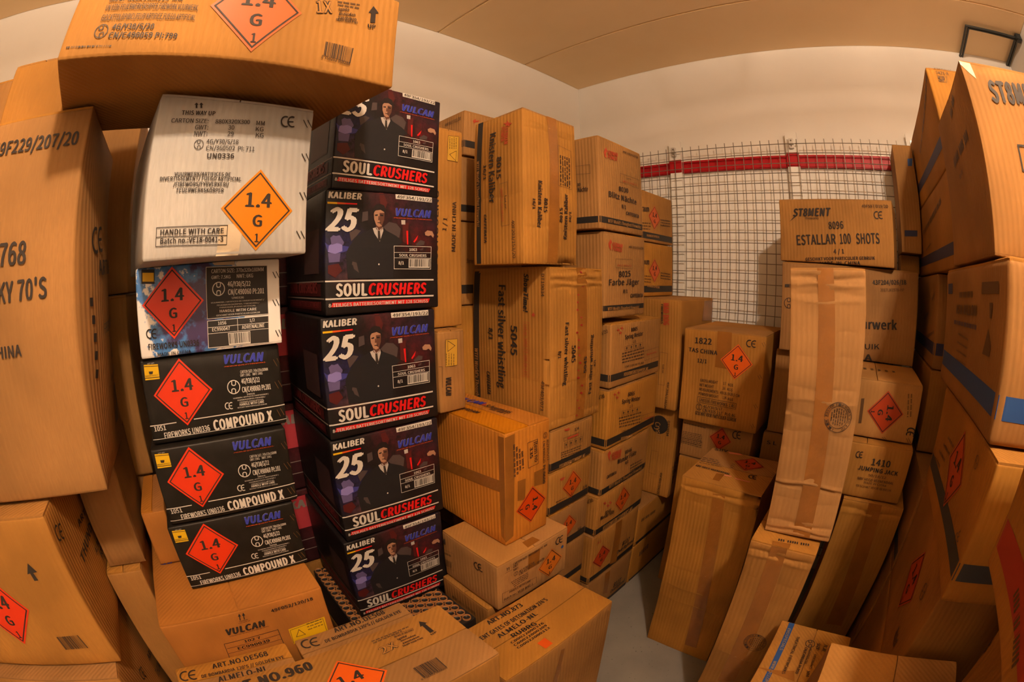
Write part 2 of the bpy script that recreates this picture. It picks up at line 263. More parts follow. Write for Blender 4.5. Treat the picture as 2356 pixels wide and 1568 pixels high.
# ------------------------------------------------------------------ cartons: id, name, label, group, base centre, size, rotation, material, options, prints
BOXES = [
['L1', 'cardboard_box', 'large cardboard box lying across the top of the left stacks, overhanging the white box', None, [0.865, -2.209, 1.854], [0.35, 0.635, 0.215], [2.2, 1.0, 9.6], 'card', {'bulge': {'E': 0.004, 'B': 0.004}}, [
  ['t', 'E', -0.2567, -0.0119, -0.1238, -0.0103, 0.0103, 'SIZE:  635X350X215  MM', 'k', 0, 0],
  ['t', 'E', -0.2575, -0.0285, -0.0906, -0.0261, 0.0109, 'UN 0336 FEUERWERKSKORPER,FIREWORK,VUURWERK,', 'k', 0, 0],
  ['t', 'E', -0.2584, -0.047, -0.0908, -0.0452, 0.0106, "GIOCATTOLOPIRICI,FEUD'ARTIFICE,FUEGO ARTIFICIAL", 'k', 0, 0],
  ['u', 'E', -0.25, -0.0654, -0.0044, 0.0119, 'k'],
  ['t', 'E', -0.2324, -0.064, -0.1579, -0.0642, 0.0095, '4G/Y30/S/20', 'k', 1, 0],
  ['t', 'E', -0.2336, -0.0785, -0.1129, -0.0803, 0.0092, 'CN/C490059 PI:799', 'k', 1, 0],
  ['h', 'E', 0.0147, -0.0058, -0.0073, 0.0859, 'lf', ['1.4', 'G', '1']],
  ['t', 'E', 0.1286, 0.0106, 0.1625, 0.0191, 0.0281, '1X', 'ko', 1, 0],
  ['t', 'E', 0.1744, 0.0289, 0.1969, 0.0349, 0.0072, 'Ignite', 'k', 1, 0],
  ['t', 'E', 0.175, 0.0186, 0.212, 0.0268, 0.0072, 'anzünden', 'k', 1, 0],
  ['t', 'E', 0.1745, 0.0091, 0.2153, 0.0171, 0.0071, 'aansteken', 'k', 1, 0],
  ['t', 'E', 0.1715, 0.0041, 0.2191, 0.0109, 0.0051, 'ENJOY YOUR PYRO', 'k', 1, 0],
  ['d', 'E', 0.1694, 0.0478, 0.2209, 0.0572, 0.0043, 1, 'k'],
  ['d', 'E', 0.1706, 0.0406, 0.2221, 0.0486, 0.0043, 1, 'k'],
  ['p', 'E', [0.2508, 0.0678, 0.2655, 0.0536, 0.2581, 0.0522, 0.2591, 0.0269, 0.2479, 0.0243, 0.247, 0.0483, 0.2408, 0.0473], 'k', 2],
  ['t', 'E', 0.2436, 0.009, 0.2618, 0.0126, 0.0094, 'UP', 'k', 1, 0],
  ['b', 'E', [0.1558, -0.0462, 0.2193, -0.0457, 0.2164, -0.0798, 0.1562, -0.0749], 'k', None],
  ['t', 'E', 0.1536, -0.0818, 0.214, -0.0841, 0.0066, '8 758202 008288', 'k', 0, 0],
  ['b', 'E', [-0.3084, -0.0868, -0.2201, -0.0912, -0.2209, -0.0934, -0.3081, -0.0898], 'k', None],
]],
['white', 'cardboard_box', 'white cardboard box with an amber diamond label, under the overhanging top box', None, [0.6306, -2.19, 1.552], [0.55, 0.326, 0.29], [0, 0, 9.7], 'cardwhite', {'bulge': {'E': 0.006}, 'corr': 1, 'flap': 'x'}, [
  ['p', 'E', [-0.0891, 0.1277, -0.084, 0.1238, -0.0866, 0.1236, -0.0852, 0.1169, -0.0887, 0.1167, -0.09, 0.1234, -0.0926, 0.1232], 'k', 2],
  ['p', 'E', [-0.0796, 0.1284, -0.0744, 0.1245, -0.077, 0.1243, -0.0757, 0.1176, -0.0792, 0.1173, -0.0805, 0.124, -0.0831, 0.1238], 'k', 2],
  ['t', 'E', -0.1144, 0.102, -0.0479, 0.1043, 0.0082, 'THIS WAY UP', 'k', 1, 0],
  ['t', 'E', -0.1321, 0.0868, -0.0591, 0.0885, 0.008, 'CARTON SIZE:', 'k', 0, 0],
  ['t', 'E', -0.0452, 0.0885, 0.0242, 0.0934, 0.0084, '880X320X300', 'k', 0, 0],
  ['t', 'E', 0.0378, 0.0931, 0.0551, 0.094, 0.0087, 'MM', 'k', 0, 0],
  ['t', 'E', -0.0837, 0.0757, -0.0579, 0.0762, 0.0081, 'GWT:', 'k', 0, 0],
  ['t', 'E', -0.0182, 0.0788, -0.006, 0.0797, 0.0084, '30', 'k', 0, 0],
  ['t', 'E', 0.0377, 0.0809, 0.054, 0.0817, 0.0086, 'KG', 'k', 0, 0],
  ['t', 'E', -0.0836, 0.0644, -0.0579, 0.0648, 0.008, 'NWT:', 'k', 0, 0],
  ['t', 'E', -0.0182, 0.0671, -0.006, 0.0671, 0.0082, '29', 'k', 0, 0],
  ['t', 'E', 0.0392, 0.0691, 0.0555, 0.0697, 0.0085, 'KG', 'k', 0, 0],
  ['u', 'E', -0.0716, 0.0481, -0.0014, 0.0095, 'k'],
  ['t', 'E', -0.0574, 0.0503, 0.0056, 0.053, 0.008, '4G/Y30/S/18', 'k', 0, 0],
  ['t', 'E', -0.0566, 0.0384, 0.0398, 0.0421, 0.0079, 'CN/360502  PI: 711', 'k', 0, 0],
  ['t', 'E', -0.0529, 0.0236, 0.0002, 0.0257, 0.0086, 'UN0336', 'k', 1, 0],
  ['t', 'E', -0.1114, -0.0078, -0.0033, -0.007, 0.006, 'VUURWERK/ARTIFICES DE', 'k', 1, 0],
  ['t', 'E', -0.1379, -0.0156, 0.0182, -0.015, 0.0066, 'DIVERTISSEMENT/ FUEGO ARTIFICIAL', 'k', 1, 0],
  ['t', 'E', -0.1119, -0.0255, -0.0051, -0.025, 0.0066, '/FIREWORS/FYRVERKERI/', 'k', 1, 0],
  ['t', 'E', -0.1043, -0.0352, -0.0145, -0.0359, 0.0066, 'FEUERWERKSKÖRPER', 'k', 1, 0],
  ['l', 'E', [-0.1371, -0.0922, -0.0027, -0.0927, -0.0035, -0.1255, -0.1375, -0.1221, -0.1371, -0.0922], 0.0012, 'k'],
  ['l', 'E', [-0.1372, -0.1075, -0.003, -0.1099], 0.0012, 'k'],
  ['t', 'E', -0.1299, -0.1044, -0.0098, -0.106, 0.0084, 'HANDLE WITH CARE', 'k', 1, 0],
  ['t', 'E', -0.1295, -0.1184, -0.0103, -0.1201, 0.0084, 'Batch no.:VE18-0041-3', 'k', 1, 0],
  ['h', 'E', 0.0556, -0.0644, 0.001, 0.0729, 'la', ['1.4', 'G', '1']],
  ['c', 'E', 0.0903, 0.0954, 0.1253, 0.0989, 0.0233, 'k'],
  ['l', 'E', [0.1389, 0.1166, 0.1484, 0.1031], 0.0018, 'k'],
  ['l', 'E', [0.1486, 0.1181, 0.1582, 0.1045], 0.0018, 'k'],
  ['l', 'E', [0.1423, 0.047, 0.1512, 0.0338], 0.0018, 'k'],
  ['l', 'E', [0.1519, 0.048, 0.1609, 0.0347], 0.0018, 'k'],
  ['l', 'E', [0.1432, -0.0296, 0.1515, -0.0427], 0.0018, 'k'],
  ['l', 'E', [0.1527, -0.0291, 0.161, -0.0422], 0.0018, 'k'],
  ['l', 'E', [0.1394, -0.1033, 0.1472, -0.1162], 0.0018, 'k'],
  ['l', 'E', [0.1488, -0.1032, 0.1566, -0.1162], 0.0018, 'k'],
  ['q', 'E', [-0.017, -0.0932, 0.0296, -0.0877, 0.0179, -0.159, -0.0243, -0.159], 'tapec', 1],
]],
['adren', 'printed_box', 'white and blue printed box with a black data panel, directly under the white box', None, [0.587, -2.166, 1.378], [0.37, 0.322, 0.174], [0, 0, -3], 'adren', {'bulge': {'E': 0.002}}, [
  ['q', 'E', [-0.001, 0.0771, 0.132, 0.0721, 0.1319, -0.0252, -0.0022, -0.0233], 'kp', 1],
  ['l', 'E', [-0.001, 0.0771, 0.132, 0.0721, 0.1319, -0.0252, -0.0022, -0.0233, -0.001, 0.0771], 0.0011, 'w'],
  ['t', 'E', 0.0103, 0.0644, 0.1241, 0.0614, 0.0076, 'CARTON SIZE: 370x320x180MM', 'w', 0, 0],
  ['t', 'E', 0.0101, 0.0531, 0.0517, 0.0516, 0.0065, 'GWT: 7.5KG', 'w', 0, 0],
  ['t', 'E', 0.0653, 0.0514, 0.1008, 0.0504, 0.0074, 'NWT: 6KG', 'w', 0, 0],
  ['u', 'E', 0.0252, 0.0329, 0.0004, 0.0144, 'w'],
  ['t', 'E', 0.0448, 0.0362, 0.0948, 0.0337, 0.0094, '4G/Y30/S/22', 'w', 1, 0],
  ['t', 'E', 0.0454, 0.0198, 0.1241, 0.0168, 0.0104, 'CN/C490060 PI:201', 'w', 1, 0],
  ['t', 'E', 0.0535, 0.0111, 0.0794, 0.0102, 0.0039, 'UN0336', 'w', 0, 0],
  ['t', 'E', 0.007, 0.0058, 0.1236, 0.003, 0.0026, 'VUURWERK / ARTIFICES DE DIVERTISSEMENT /', 'w', 0, 0],
  ['t', 'E', 0.0201, -0.0001, 0.1124, -0.0024, 0.0026, 'FEUERWERKSKÖRPER / FIREWORKS /', 'w', 0, 0],
  ['t', 'E', 0.0259, -0.0052, 0.1048, -0.0071, 0.0026, 'FYRVERKER /FUEGO ARTIFICIAL', 'w', 0, 0],
  ['t', 'E', 0.0254, -0.0132, 0.1063, -0.0157, 0.0052, 'HANDLE WITH CARE', 'w', 1, 0],
  ['t', 'E', 0.0176, -0.0201, 0.1138, -0.0218, 0.0032, 'GESCHIKT VOOR PARTICULIER GEBRUIK', 'w', 0, 0],
  ['q', 'E', [-0.0025, -0.0276, 0.1317, -0.029, 0.1295, -0.0829, -0.0048, -0.0801], 'kp', 1],
  ['l', 'E', [-0.0025, -0.0276, 0.1317, -0.029, 0.1295, -0.0829, -0.0048, -0.0801, -0.0025, -0.0276], 0.0012, 'w'],
  ['l', 'E', [-0.0028, -0.0406, 0.1314, -0.042], 0.001, 'w'],
  ['l', 'E', [-0.0028, -0.0526, 0.131, -0.0545], 0.001, 'w'],
  ['l', 'E', [0.0633, -0.0292, 0.0627, -0.0539], 0.001, 'w'],
  ['t', 'E', 0.02, -0.0373, 0.0384, -0.0375, 0.0065, '1056', 'w', 1, 0],
  ['t', 'E', 0.0896, -0.0378, 0.1011, -0.0375, 0.0062, '1/2', 'w', 1, 0],
  ['t', 'E', 0.0064, -0.0487, 0.0455, -0.0494, 0.0067, 'EC990047', 'w', 1, 0],
  ['t', 'E', 0.0716, -0.0505, 0.1217, -0.0507, 0.0073, 'ADRENALINE', 'w', 1, 0],
  ['b', 'E', [0.0406, -0.0553, 0.0895, -0.056, 0.0886, -0.0805, 0.0408, -0.0796], 'k', 'w'],
  ['t', 'E', -0.14, -0.07, -0.0246, -0.0728, 0.0111, 'FIREWORKS UN0336', 'k', 1, 0],
  ['t', 'E', -0.1204, -0.0839, -0.044, -0.0855, 0.0062, 'MADE IN CHINA', 'k', 0, 0],
  ['c', 'E', -0.1426, -0.0483, -0.1144, -0.0501, 0.0186, 'k'],
  ['h', 'E', -0.0775, 0.0147, 0.0011, 0.0696, 'lr', ['1.4', 'G', '1']],
  ['q', 'E', [-0.1462, 0.0846, -0.1161, 0.0819, -0.1166, 0.0543, -0.1467, 0.0571], 'kp', 1],
  ['q', 'E', [-0.1437, 0.078, -0.1177, 0.0757, -0.118, 0.0587, -0.144, 0.0611], 'yl', 2],
  ['l', 'E', [0.1447, 0.058, 0.1506, 0.0464], 0.0016, 'k'],
  ['l', 'E', [0.152, 0.0587, 0.1579, 0.0471], 0.0016, 'k'],
  ['l', 'E', [0.143, 0.002, 0.1486, -0.0096], 0.0016, 'k'],
  ['l', 'E', [0.1504, 0.0026, 0.156, -0.0091], 0.0016, 'k'],
  ['l', 'E', [0.1456, -0.0602, 0.1509, -0.0721], 0.0016, 'k'],
  ['l', 'E', [0.153, -0.0598, 0.1584, -0.0717], 0.0016, 'k'],
  ['q', 'E', [0.0117, 0.0958, 0.0614, 0.0938, 0.0613, 0.078, 0.0177, 0.0795], 'tapec', 1],
]],
['cx1', 'printed_box', 'upper of three black boxes with orange diamond labels and white lettering', 'black boxes with orange diamonds stacked under the blue printed box', [0.385, -2.172, 1.201], [0.74, 0.322, 0.174], [0, 0, -1.6], 'black', {'bulge': {'E': 0.002}}, [
  ['q', 'E', [-0.1504, 0.0776, -0.1169, 0.0754, -0.117, 0.0461, -0.1515, 0.0467], 'yl', 1],
  ['p', 'E', [-0.1406, 0.0633, -0.1301, 0.0627, -0.1323, 0.0572, -0.1397, 0.0576], 'k', 2],
  ['l', 'E', [-0.1495, 0.0742, -0.1168, 0.0723], 0.001, 'k'],
  ['l', 'E', [-0.1512, 0.0511, -0.1171, 0.0501], 0.0012, 'k'],
  ['t', 'E', -0.1502, 0.0539, -0.1193, 0.0531, 0.0026, 'WAAIER EFFECT', 'k', 0, 0],
  ['t', 'E', -0.141, 0.0779, -0.1252, 0.0775, 0.0024, 'LET OP!', 'w', 0, 0],
  ['h', 'E', -0.0685, 0.0127, 0.0015, 0.0689, 'lr', ['1.4', 'G', '1']],
  ['t', 'E', 0.0339, 0.059, 0.1247, 0.0553, 0.0176, 'VULCAN', 'wv', 2, 0.25],
  ['t', 'E', 0.0339, 0.059, 0.1247, 0.0553, 0.0176, 'VULCAN', 'bl', 1, 0.25],
  ['t', 'E', 0.0318, 0.0522, 0.1286, 0.0508, 0.0023, '-PREMIUM QUALITY FIREWORKS-', 'or', 0, 0],
  ['t', 'E', 0.0678, 0.0354, 0.1308, 0.0338, 0.006, 'CARTON SIZE: 740x320x180MM', 'w', 0, 0],
  ['t', 'E', 0.0669, 0.0287, 0.1177, 0.0272, 0.0055, 'GWT: 15KG     NWT: 14KG', 'w', 0, 0],
  ['u', 'E', 0.0489, 0.0093, 0.0021, 0.0153, 'w'],
  ['t', 'E', 0.0675, 0.0139, 0.1095, 0.0124, 0.0102, '4G/Y30/S/22', 'w', 1, 0],
  ['t', 'E', 0.0669, -0.0044, 0.1329, -0.0063, 0.0112, 'CN/C490060 PI:201', 'w', 1, 0],
  ['t', 'E', 0.0767, -0.0114, 0.0946, -0.012, 0.0033, 'UN0336', 'w', 0, 0],
  ['t', 'E', 0.0439, -0.0154, 0.1263, -0.0167, 0.0026, 'VUURWERK / ARTIFICES DE DIVERTISSEMENT /', 'w', 0, 0],
  ['t', 'E', 0.0533, -0.0208, 0.1178, -0.0218, 0.0026, 'FEUERWERKSKÖRPER / FIREWORKS /', 'w', 0, 0],
  ['t', 'E', 0.0577, -0.0257, 0.1132, -0.0267, 0.0026, 'FYRVERKER /FUEGO ARTIFICIAL', 'w', 0, 0],
  ['t', 'E', 0.0568, -0.0318, 0.1136, -0.0331, 0.0052, 'HANDLE WITH CARE', 'w', 1, 0],
  ['t', 'E', 0.0508, -0.0362, 0.1194, -0.0378, 0.0026, 'GESCHIKT VOOR PARTICULIER GEBRUIK', 'w', 0, 0],
  ['c', 'E', 0.0225, -0.035, 0.0431, -0.0363, 0.0147, 'w'],
  ['l', 'E', [-0.1633, -0.0471, -0.0962, -0.0465], 0.002, 'w'],
  ['l', 'E', [-0.0522, -0.045, 0.1648, -0.0447], 0.002, 'w'],
  ['l', 'E', [-0.1665, -0.0764, 0.1623, -0.0767], 0.0012, 'w'],
  ['t', 'E', -0.0109, -0.0755, 0.1284, -0.0741, 0.0215, 'COMPOUND X', 'w', 2, 0],
  ['t', 'E', -0.1511, -0.0588, -0.1223, -0.0588, 0.01, '1051', 'w', 1, 0],
  ['t', 'E', -0.1298, -0.0766, -0.02, -0.0741, 0.0121, 'FIREWORKS UN0336', 'w', 1, 0],
  ['l', 'E', [0.1461, 0.0544, 0.1527, 0.0406], 0.0016, 'k2'],
  ['l', 'E', [0.1543, 0.0562, 0.161, 0.0424], 0.0016, 'k2'],
  ['l', 'E', [0.1439, 0.0072, 0.1503, -0.0069], 0.0016, 'k2'],
  ['l', 'E', [0.1522, 0.0089, 0.1586, -0.0053], 0.0016, 'k2'],
  ['l', 'E', [0.1408, -0.0536, 0.1469, -0.0683], 0.0016, 'k2'],
  ['l', 'E', [0.1493, -0.052, 0.1555, -0.0667], 0.0016, 'k2'],
]],
['cx2', 'printed_box', 'middle of three black boxes with orange diamond labels and white lettering', 'black boxes with orange diamonds stacked under the blue printed box', [0.405, -2.186, 1.024], [0.74, 0.322, 0.174], [0, 0, -1.2], 'black', {'bulge': {'E': 0.002}}, [
]],
['cx3', 'printed_box', 'lowest of three black boxes with orange diamond labels, on an orange-brown box', 'black boxes with orange diamonds stacked under the blue printed box', [0.405, -2.202, 0.847], [0.74, 0.322, 0.174], [0, 0, -1], 'black', {'bulge': {'E': 0.002}}, [
]],
['v1027', 'cardboard_box', 'orange-brown cardboard box with a yellow warning sticker, carrying the black boxes', None, [0.64, -2.2675, 0.42], [0.48, 0.425, 0.426], [0, 0, 0], 'cardorange', {'flap': 'x'}, [
  ['t', 'E', 0.0738, 0.1799, 0.1831, 0.1805, 0.0089, '49F052/120/18', 'k', 1, 0],
  ['p', 'E', [-0.003, 0.2009, -0.0009, 0.1917, -0.0037, 0.1918, -0.0061, 0.1804, -0.0086, 0.1804, -0.006, 0.1921, -0.0088, 0.1922], 'k', 2],
  ['p', 'E', [0.0075, 0.2006, 0.0096, 0.1914, 0.0069, 0.1915, 0.0045, 0.1801, 0.0021, 0.1801, 0.0045, 0.1918, 0.0018, 0.1919], 'k', 2],
  ['l', 'E', [-0.0115, 0.1775, 0.0101, 0.1783], 0.001, 'k'],
  ['t', 'E', -0.0156, 0.1725, 0.016, 0.1725, 0.0024, 'THIS WAY UP', 'k', 0, 0],
  ['t', 'E', -0.0549, 0.1471, 0.0489, 0.1451, 0.0185, 'VULCAN', 'k', 2, 0.25],
  ['t', 'E', -0.0546, 0.1404, 0.0556, 0.1406, 0.0025, '-PREMIUM QUALITY FIREWORKS-', 'k', 0, 0],
  ['l', 'E', [-0.0751, 0.1223, 0.0711, 0.1226, 0.0687, 0.0516, -0.0831, 0.0605, -0.0751, 0.1223], 0.0014, 'k'],
  ['l', 'E', [-0.0744, 0.1055, 0.0695, 0.1061], 0.001, 'k'],
  ['l', 'E', [-0.0772, 0.0885, 0.069, 0.0893], 0.001, 'k'],
  ['t', 'E', -0.0235, 0.1113, 0.0205, 0.1106, 0.0078, '102 7', 'k', 1, 0],
  ['t', 'E', -0.0481, 0.0934, 0.0393, 0.0929, 0.0087, 'EC990039', 'k', 1, 0],
  ['q', 'E', [0.0961, 0.1128, 0.1957, 0.1166, 0.1926, 0.0621, 0.0941, 0.0589], 'yl', 1],
  ['l', 'E', [0.0994, 0.1087, 0.1904, 0.1126, 0.1884, 0.067], 0.001, 'k'],
  ['l', 'E', [0.0994, 0.1087, 0.0949, 0.0645], 0.001, 'k'],
  ['l', 'E', [0.1079, 0.081, 0.1212, 0.102, 0.133, 0.0804, 0.1079, 0.081], 0.0014, 'k'],
  ['d', 'E', 0.1457, 0.1091, 0.1865, 0.1104, 0.0038, 1, 'k'],
  ['d', 'E', 0.1449, 0.0996, 0.1861, 0.1013, 0.0039, 1, 'k'],
  ['d', 'E', 0.1441, 0.09, 0.1856, 0.0916, 0.0039, 1, 'k'],
]],
['v1027b', 'cardboard_box', 'cardboard box on the floor under the yellow stickered box', None, [0.6275, -2.2675, 0.0], [0.495, 0.425, 0.418], [0, 0, 0], 'card', {'flap': 'x'}, [
]],
['vb', 'cardboard_box', 'narrow cardboard box with blue lettering wedged left of the lowest black box', None, [0.52, -2.413, 0.848], [0.24, 0.074, 0.157], [0, 0, 0], 'cardorange', {'flap': 'x'}, [
  ['t', 'E', -0.0926, -0.093, 0.0019, -0.0902, 0.0167, 'VULCAN', 'bl', 2, 0.2],
]],
['L2', 'cardboard_box', 'tall cardboard box with large black lettering beside the white box', None, [0.7335, -2.7725, 1.183], [0.347, 0.655, 0.655], [0, 0, 0], 'card', {'bulge': {'N': 0.03, 'E': 0.012}, 'flap': 'y'}, [
  ['t', 'E', 0.0957, 0.261, 0.3085, 0.2544, 0.0235, '49F229/207/20', 'k', 1, 0],
  ['t', 'E', 0.1275, 0.0707, 0.2185, 0.0658, 0.0359, '1768', 'k', 1, 0],
  ['t', 'E', 0.1481, 0.0104, 0.2676, 0.0066, 0.0322, "KY 70'S", 'k', 1, 0],
  ['t', 'E', 0.1167, -0.0767, 0.1985, -0.0787, 0.0184, 'CHINA', 'k', 1, 0],
  ['c', 'N', -0.0954, 0.0722, -0.0029, 0.0856, 0.0477, 'k'],
  ['t', 'N', -0.0609, 0.0356, 0.2337, 0.0533, 0.0278, 'ART.NO.1768', 'k', 1, 0],
  ['t', 'N', -0.0336, -0.0742, 0.2025, -0.0613, 0.0197, 'FIREWORKS UN0336', 'k', 0, 0],
  ['p', 'N', [-0.115, -0.0031, -0.0993, -0.0033, -0.099, -0.0185, -0.1147, -0.018], 'k', 2],
  ['p', 'N', [-0.1074, -0.034, -0.0915, -0.0349, -0.0932, -0.0501, -0.109, -0.049], 'k', 2],
  ['p', 'N', [-0.1038, -0.0653, -0.0877, -0.0667, -0.0915, -0.0818, -0.1074, -0.0801], 'k', 2],
  ['p', 'N', [-0.1042, -0.0965, -0.0881, -0.0986, -0.0939, -0.1134, -0.1098, -0.111], 'k', 2],
  ['p', 'N', [-0.1088, -0.128, -0.0929, -0.1307, -0.1007, -0.145, -0.1164, -0.1421], 'k', 2],
  ['p', 'N', [0.0824, -0.0973, 0.1268, -0.0972, 0.1126, -0.1343, 0.0735, -0.1344], 'k', 2],
  ['t', 'N', 0.012, -0.1733, 0.1683, -0.1676, 0.0097, 'CARTON SIZE', 'k', 0, 0],
  ['p', 'N', [0.0577, -0.1897, 0.123, -0.1949, 0.1081, -0.2721, 0.034, -0.2662], 'k2', 2],
]],
['L3', 'cardboard_box', 'plain cardboard box behind the lettering on the tall box top', None, [0.625, -2.6525, 1.853], [0.35, 0.185, 0.161], [0, 0, 0], 'card', {'flap': 'x'}, [
]],
['L4', 'cardboard_box', 'plain cardboard box at the far end on top of the tall box', None, [0.56, -2.9575, 1.853], [0.32, 0.385, 0.177], [0, 0, 0], 'card', {'flap': 'y'}, [
]],
['L5a', 'cardboard_box', 'shaded cardboard box in the gap between tall box and white box', None, [0.211, -2.577, 1.512], [0.322, 0.346, 0.548], [0, 0, 0], 'card', {'bulge': {'E': 0.006}, 'flap': 'y'}, [
]],
['L5b', 'cardboard_box', 'shaded cardboard box under another in the gap beside the black boxes', None, [0.2175, -2.581, 1.0], [0.335, 0.338, 0.508], [0, 0, 0], 'card', {'bulge': {'E': 0.006}, 'flap': 'y'}, [
]],
['L5c', 'cardboard_box', 'dark cardboard box low in the gap, behind the crumpled one', None, [0.21, -2.5125, 0.0], [0.32, 0.175, 0.998], [0, 0, 0], 'card', {'flap': 'x'}, [
]],
['L8', 'cardboard_box', 'crumpled narrow cardboard box under the tall box, by the black boxes', None, [0.56, -2.525, 0.915], [0.32, 0.12, 0.266], [0, 0, 0], 'card', {'bulge': {'E': 0.008, 'N': 0.01}, 'rough': 0.004, 'flap': 'x'}, [
]],
['L9', 'cardboard_box', 'narrow cardboard box beneath the crumpled one', None, [0.625, -2.5415, 0.0], [0.23, 0.109, 0.912], [0, 0, 0], 'card', {'flap': 'x'}, [
]],
['L6', 'cardboard_box', 'cardboard box with up arrow and orange diamond, under the tall box', None, [0.6785, -2.85, 0.826], [0.557, 0.5, 0.351], [0, 0, 0], 'card', {'flap': 'y', 'bulge': {'E': 0.006, 'N': 0.006}}, [
  ['h', 'E', -0.0091, -0.0178, 0.0, 0.09, 'lr', ['1.4', 'G', '1']],
  ['p', 'E', [0.1528, 0.0857, 0.1679, 0.0662, 0.1554, 0.0649, 0.1595, 0.0483, 0.1475, 0.0479, 0.1459, 0.0644, 0.1368, 0.0629], 'k', 2],
  ['b', 'E', [0.1102, -0.089, 0.1809, -0.0877, 0.1869, -0.1248, 0.1123, -0.1258], 'k', None],
  ['c', 'N', -0.2612, 0.1112, -0.1573, 0.0734, 0.0294, 'k'],
  ['t', 'N', -0.1075, 0.0598, 0.0817, 0.0361, 0.0132, 'ARTIKEL', 'k', 1, 0],
  ['t', 'N', -0.1818, 0.0116, 0.1549, 0.0045, 0.021, 'THUNDERKING', 'k', 1, 0],
  ['t', 'N', -0.0693, -0.0343, 0.0977, -0.04, 0.0166, 'ALMELO-NL', 'k', 0, 0],
  ['t', 'N', -0.0382, -0.0608, 0.0981, -0.0662, 0.0171, 'RUBR6', 'k', 0, 0],
]],
['L7', 'cardboard_box', 'cardboard box under the one with the up arrow', None, [0.7, -2.86, 0.45], [0.6, 0.48, 0.373], [0, 0, 0], 'card', {'flap': 'y', 'bulge': {'E': 0.006, 'N': 0.006}}, [
  ['c', 'N', -0.1845, 0.0498, -0.0572, -0.0228, 0.0281, 'k'],
  ['t', 'N', -0.0505, -0.0117, 0.1001, -0.0805, 0.0162, 'ARTIKEL', 'k', 1, 0],
  ['t', 'N', -0.0732, -0.0617, 0.1253, -0.1485, 0.0238, 'THUNDERKING', 'k', 0, 0],
  ['t', 'N', 0.0217, -0.135, 0.2282, -0.232, 0.0222, 'ALMELO-NL', 'k', 0, 0],
]],
['L7b', 'cardboard_box', 'cardboard box on the floor at the foot of the left stack', None, [0.69, -2.86, 0.0], [0.58, 0.48, 0.446], [0, 0, 0], 'card', {'flap': 'x'}, [
]],
['sc1', 'printed_box', 'black picture box with red and white lettering, topmost of its column', 'black boxes with red and white lettering stacked in one column', [0.48, -1.705, 1.723], [0.36, 0.334, 0.305], [0, 0, 3.5], 'scblack', {'bulge': {'E': 0.002, 'S': 0.002}}, [
]],
['sc2', 'printed_box', 'black picture box with red and white lettering, second from the top of its column', 'black boxes with red and white lettering stacked in one column', [0.5, -1.716, 1.415], [0.36, 0.334, 0.305], [0, 0, 1.0], 'scblack', {'bulge': {'E': 0.002, 'S': 0.002}}, [
  ['t', 'E', -0.1608, 0.1297, -0.0692, 0.1293, 0.0155, 'KALIBER', 'w', 2, 0.12],
  ['q', 'E', [-0.1616, 0.1205, -0.1356, 0.1201, -0.1355, 0.1153, -0.1614, 0.1155], 'yl', 1],
  ['q', 'E', [-0.1356, 0.1201, -0.1129, 0.1196, -0.1128, 0.1157, -0.1355, 0.1153], 'or', 1],
  ['q', 'E', [-0.1129, 0.1196, -0.0812, 0.1196, -0.0811, 0.1161, -0.1128, 0.1157], 'rd', 1],
  ['t', 'E', -0.1655, 0.0509, -0.0761, 0.0508, 0.0539, '25', 'w', 2, 0.3],
  ['q', 'E', [0.0294, 0.1514, 0.1447, 0.1512, 0.1444, 0.136, 0.0298, 0.1376], 'w', 1],
  ['t', 'E', 0.0329, 0.1397, 0.142, 0.1384, 0.0081, '49F354/193/22', 'k', 0, 0],
  ['t', 'E', 0.0293, 0.0923, 0.1416, 0.0923, 0.0201, 'VULCAN', 'wv', 2, 0.25],
  ['t', 'E', 0.0293, 0.0923, 0.1416, 0.0923, 0.0201, 'VULCAN', 'bl', 1, 0.25],
  ['t', 'E', 0.0215, 0.0853, 0.1455, 0.0853, 0.003, '-PREMIUM QUALITY FIREWORKS-', 'or', 0, 0],
  ['l', 'E', [0.0247, 0.0133, 0.1419, 0.0127, 0.1395, -0.048, 0.0243, -0.0456, 0.0247, 0.0133], 0.0013, 'w'],
  ['l', 'E', [0.0246, -0.0034, 0.1413, -0.0033], 0.0011, 'w'],
  ['l', 'E', [0.0246, -0.0171, 0.1406, -0.0183], 0.0011, 'w'],
  ['t', 'E', 0.0705, 0.0005, 0.0949, 0.0005, 0.0073, '1063', 'w', 1, 0],
  ['t', 'E', 0.0392, -0.0142, 0.1253, -0.015, 0.0069, 'SOUL CRUSHERS', 'w', 1, 0],
  ['t', 'E', 0.0372, -0.0344, 0.0533, -0.0346, 0.0078, '8/1', 'w', 1, 0],
  ['b', 'E', [0.0698, -0.0196, 0.1377, -0.0203, 0.1366, -0.0444, 0.0688, -0.0431], 'k', 'w'],
  ['q', 'E', [-0.1848, -0.0679, 0.1494, -0.0748, 0.1494, -0.0789, -0.1848, -0.0714], 'w', 1],
  ['q', 'E', [-0.1844, -0.1098, 0.1487, -0.1181, 0.1486, -0.122, -0.1846, -0.1135], 'w', 1],
  ['t', 'E', -0.14, -0.1064, -0.054, -0.1088, 0.029, 'SOUL', 'w', 2, 0],
  ['t', 'E', -0.051, -0.1081, 0.124, -0.1129, 0.0278, 'CRUSHERS', 'rd', 2, 0.15],
  ['p', 'E', [-0.1488, -0.1214, 0.1359, -0.1271, 0.1307, -0.1384, -0.1528, -0.1318], 'rd', 1],
  ['t', 'E', -0.1598, -0.1315, 0.1286, -0.1373, 0.008, '8-TEILIGES BATTERIESORTIMENT MIT 128 SCHUSS', 'w', 1, 0],
  ['p', 'E', [-0.0194, 0.1554, -0.0064, 0.154, 0.0049, 0.1242, -0.005, 0.1027, -0.0157, 0.1184], 'rdk', 1],
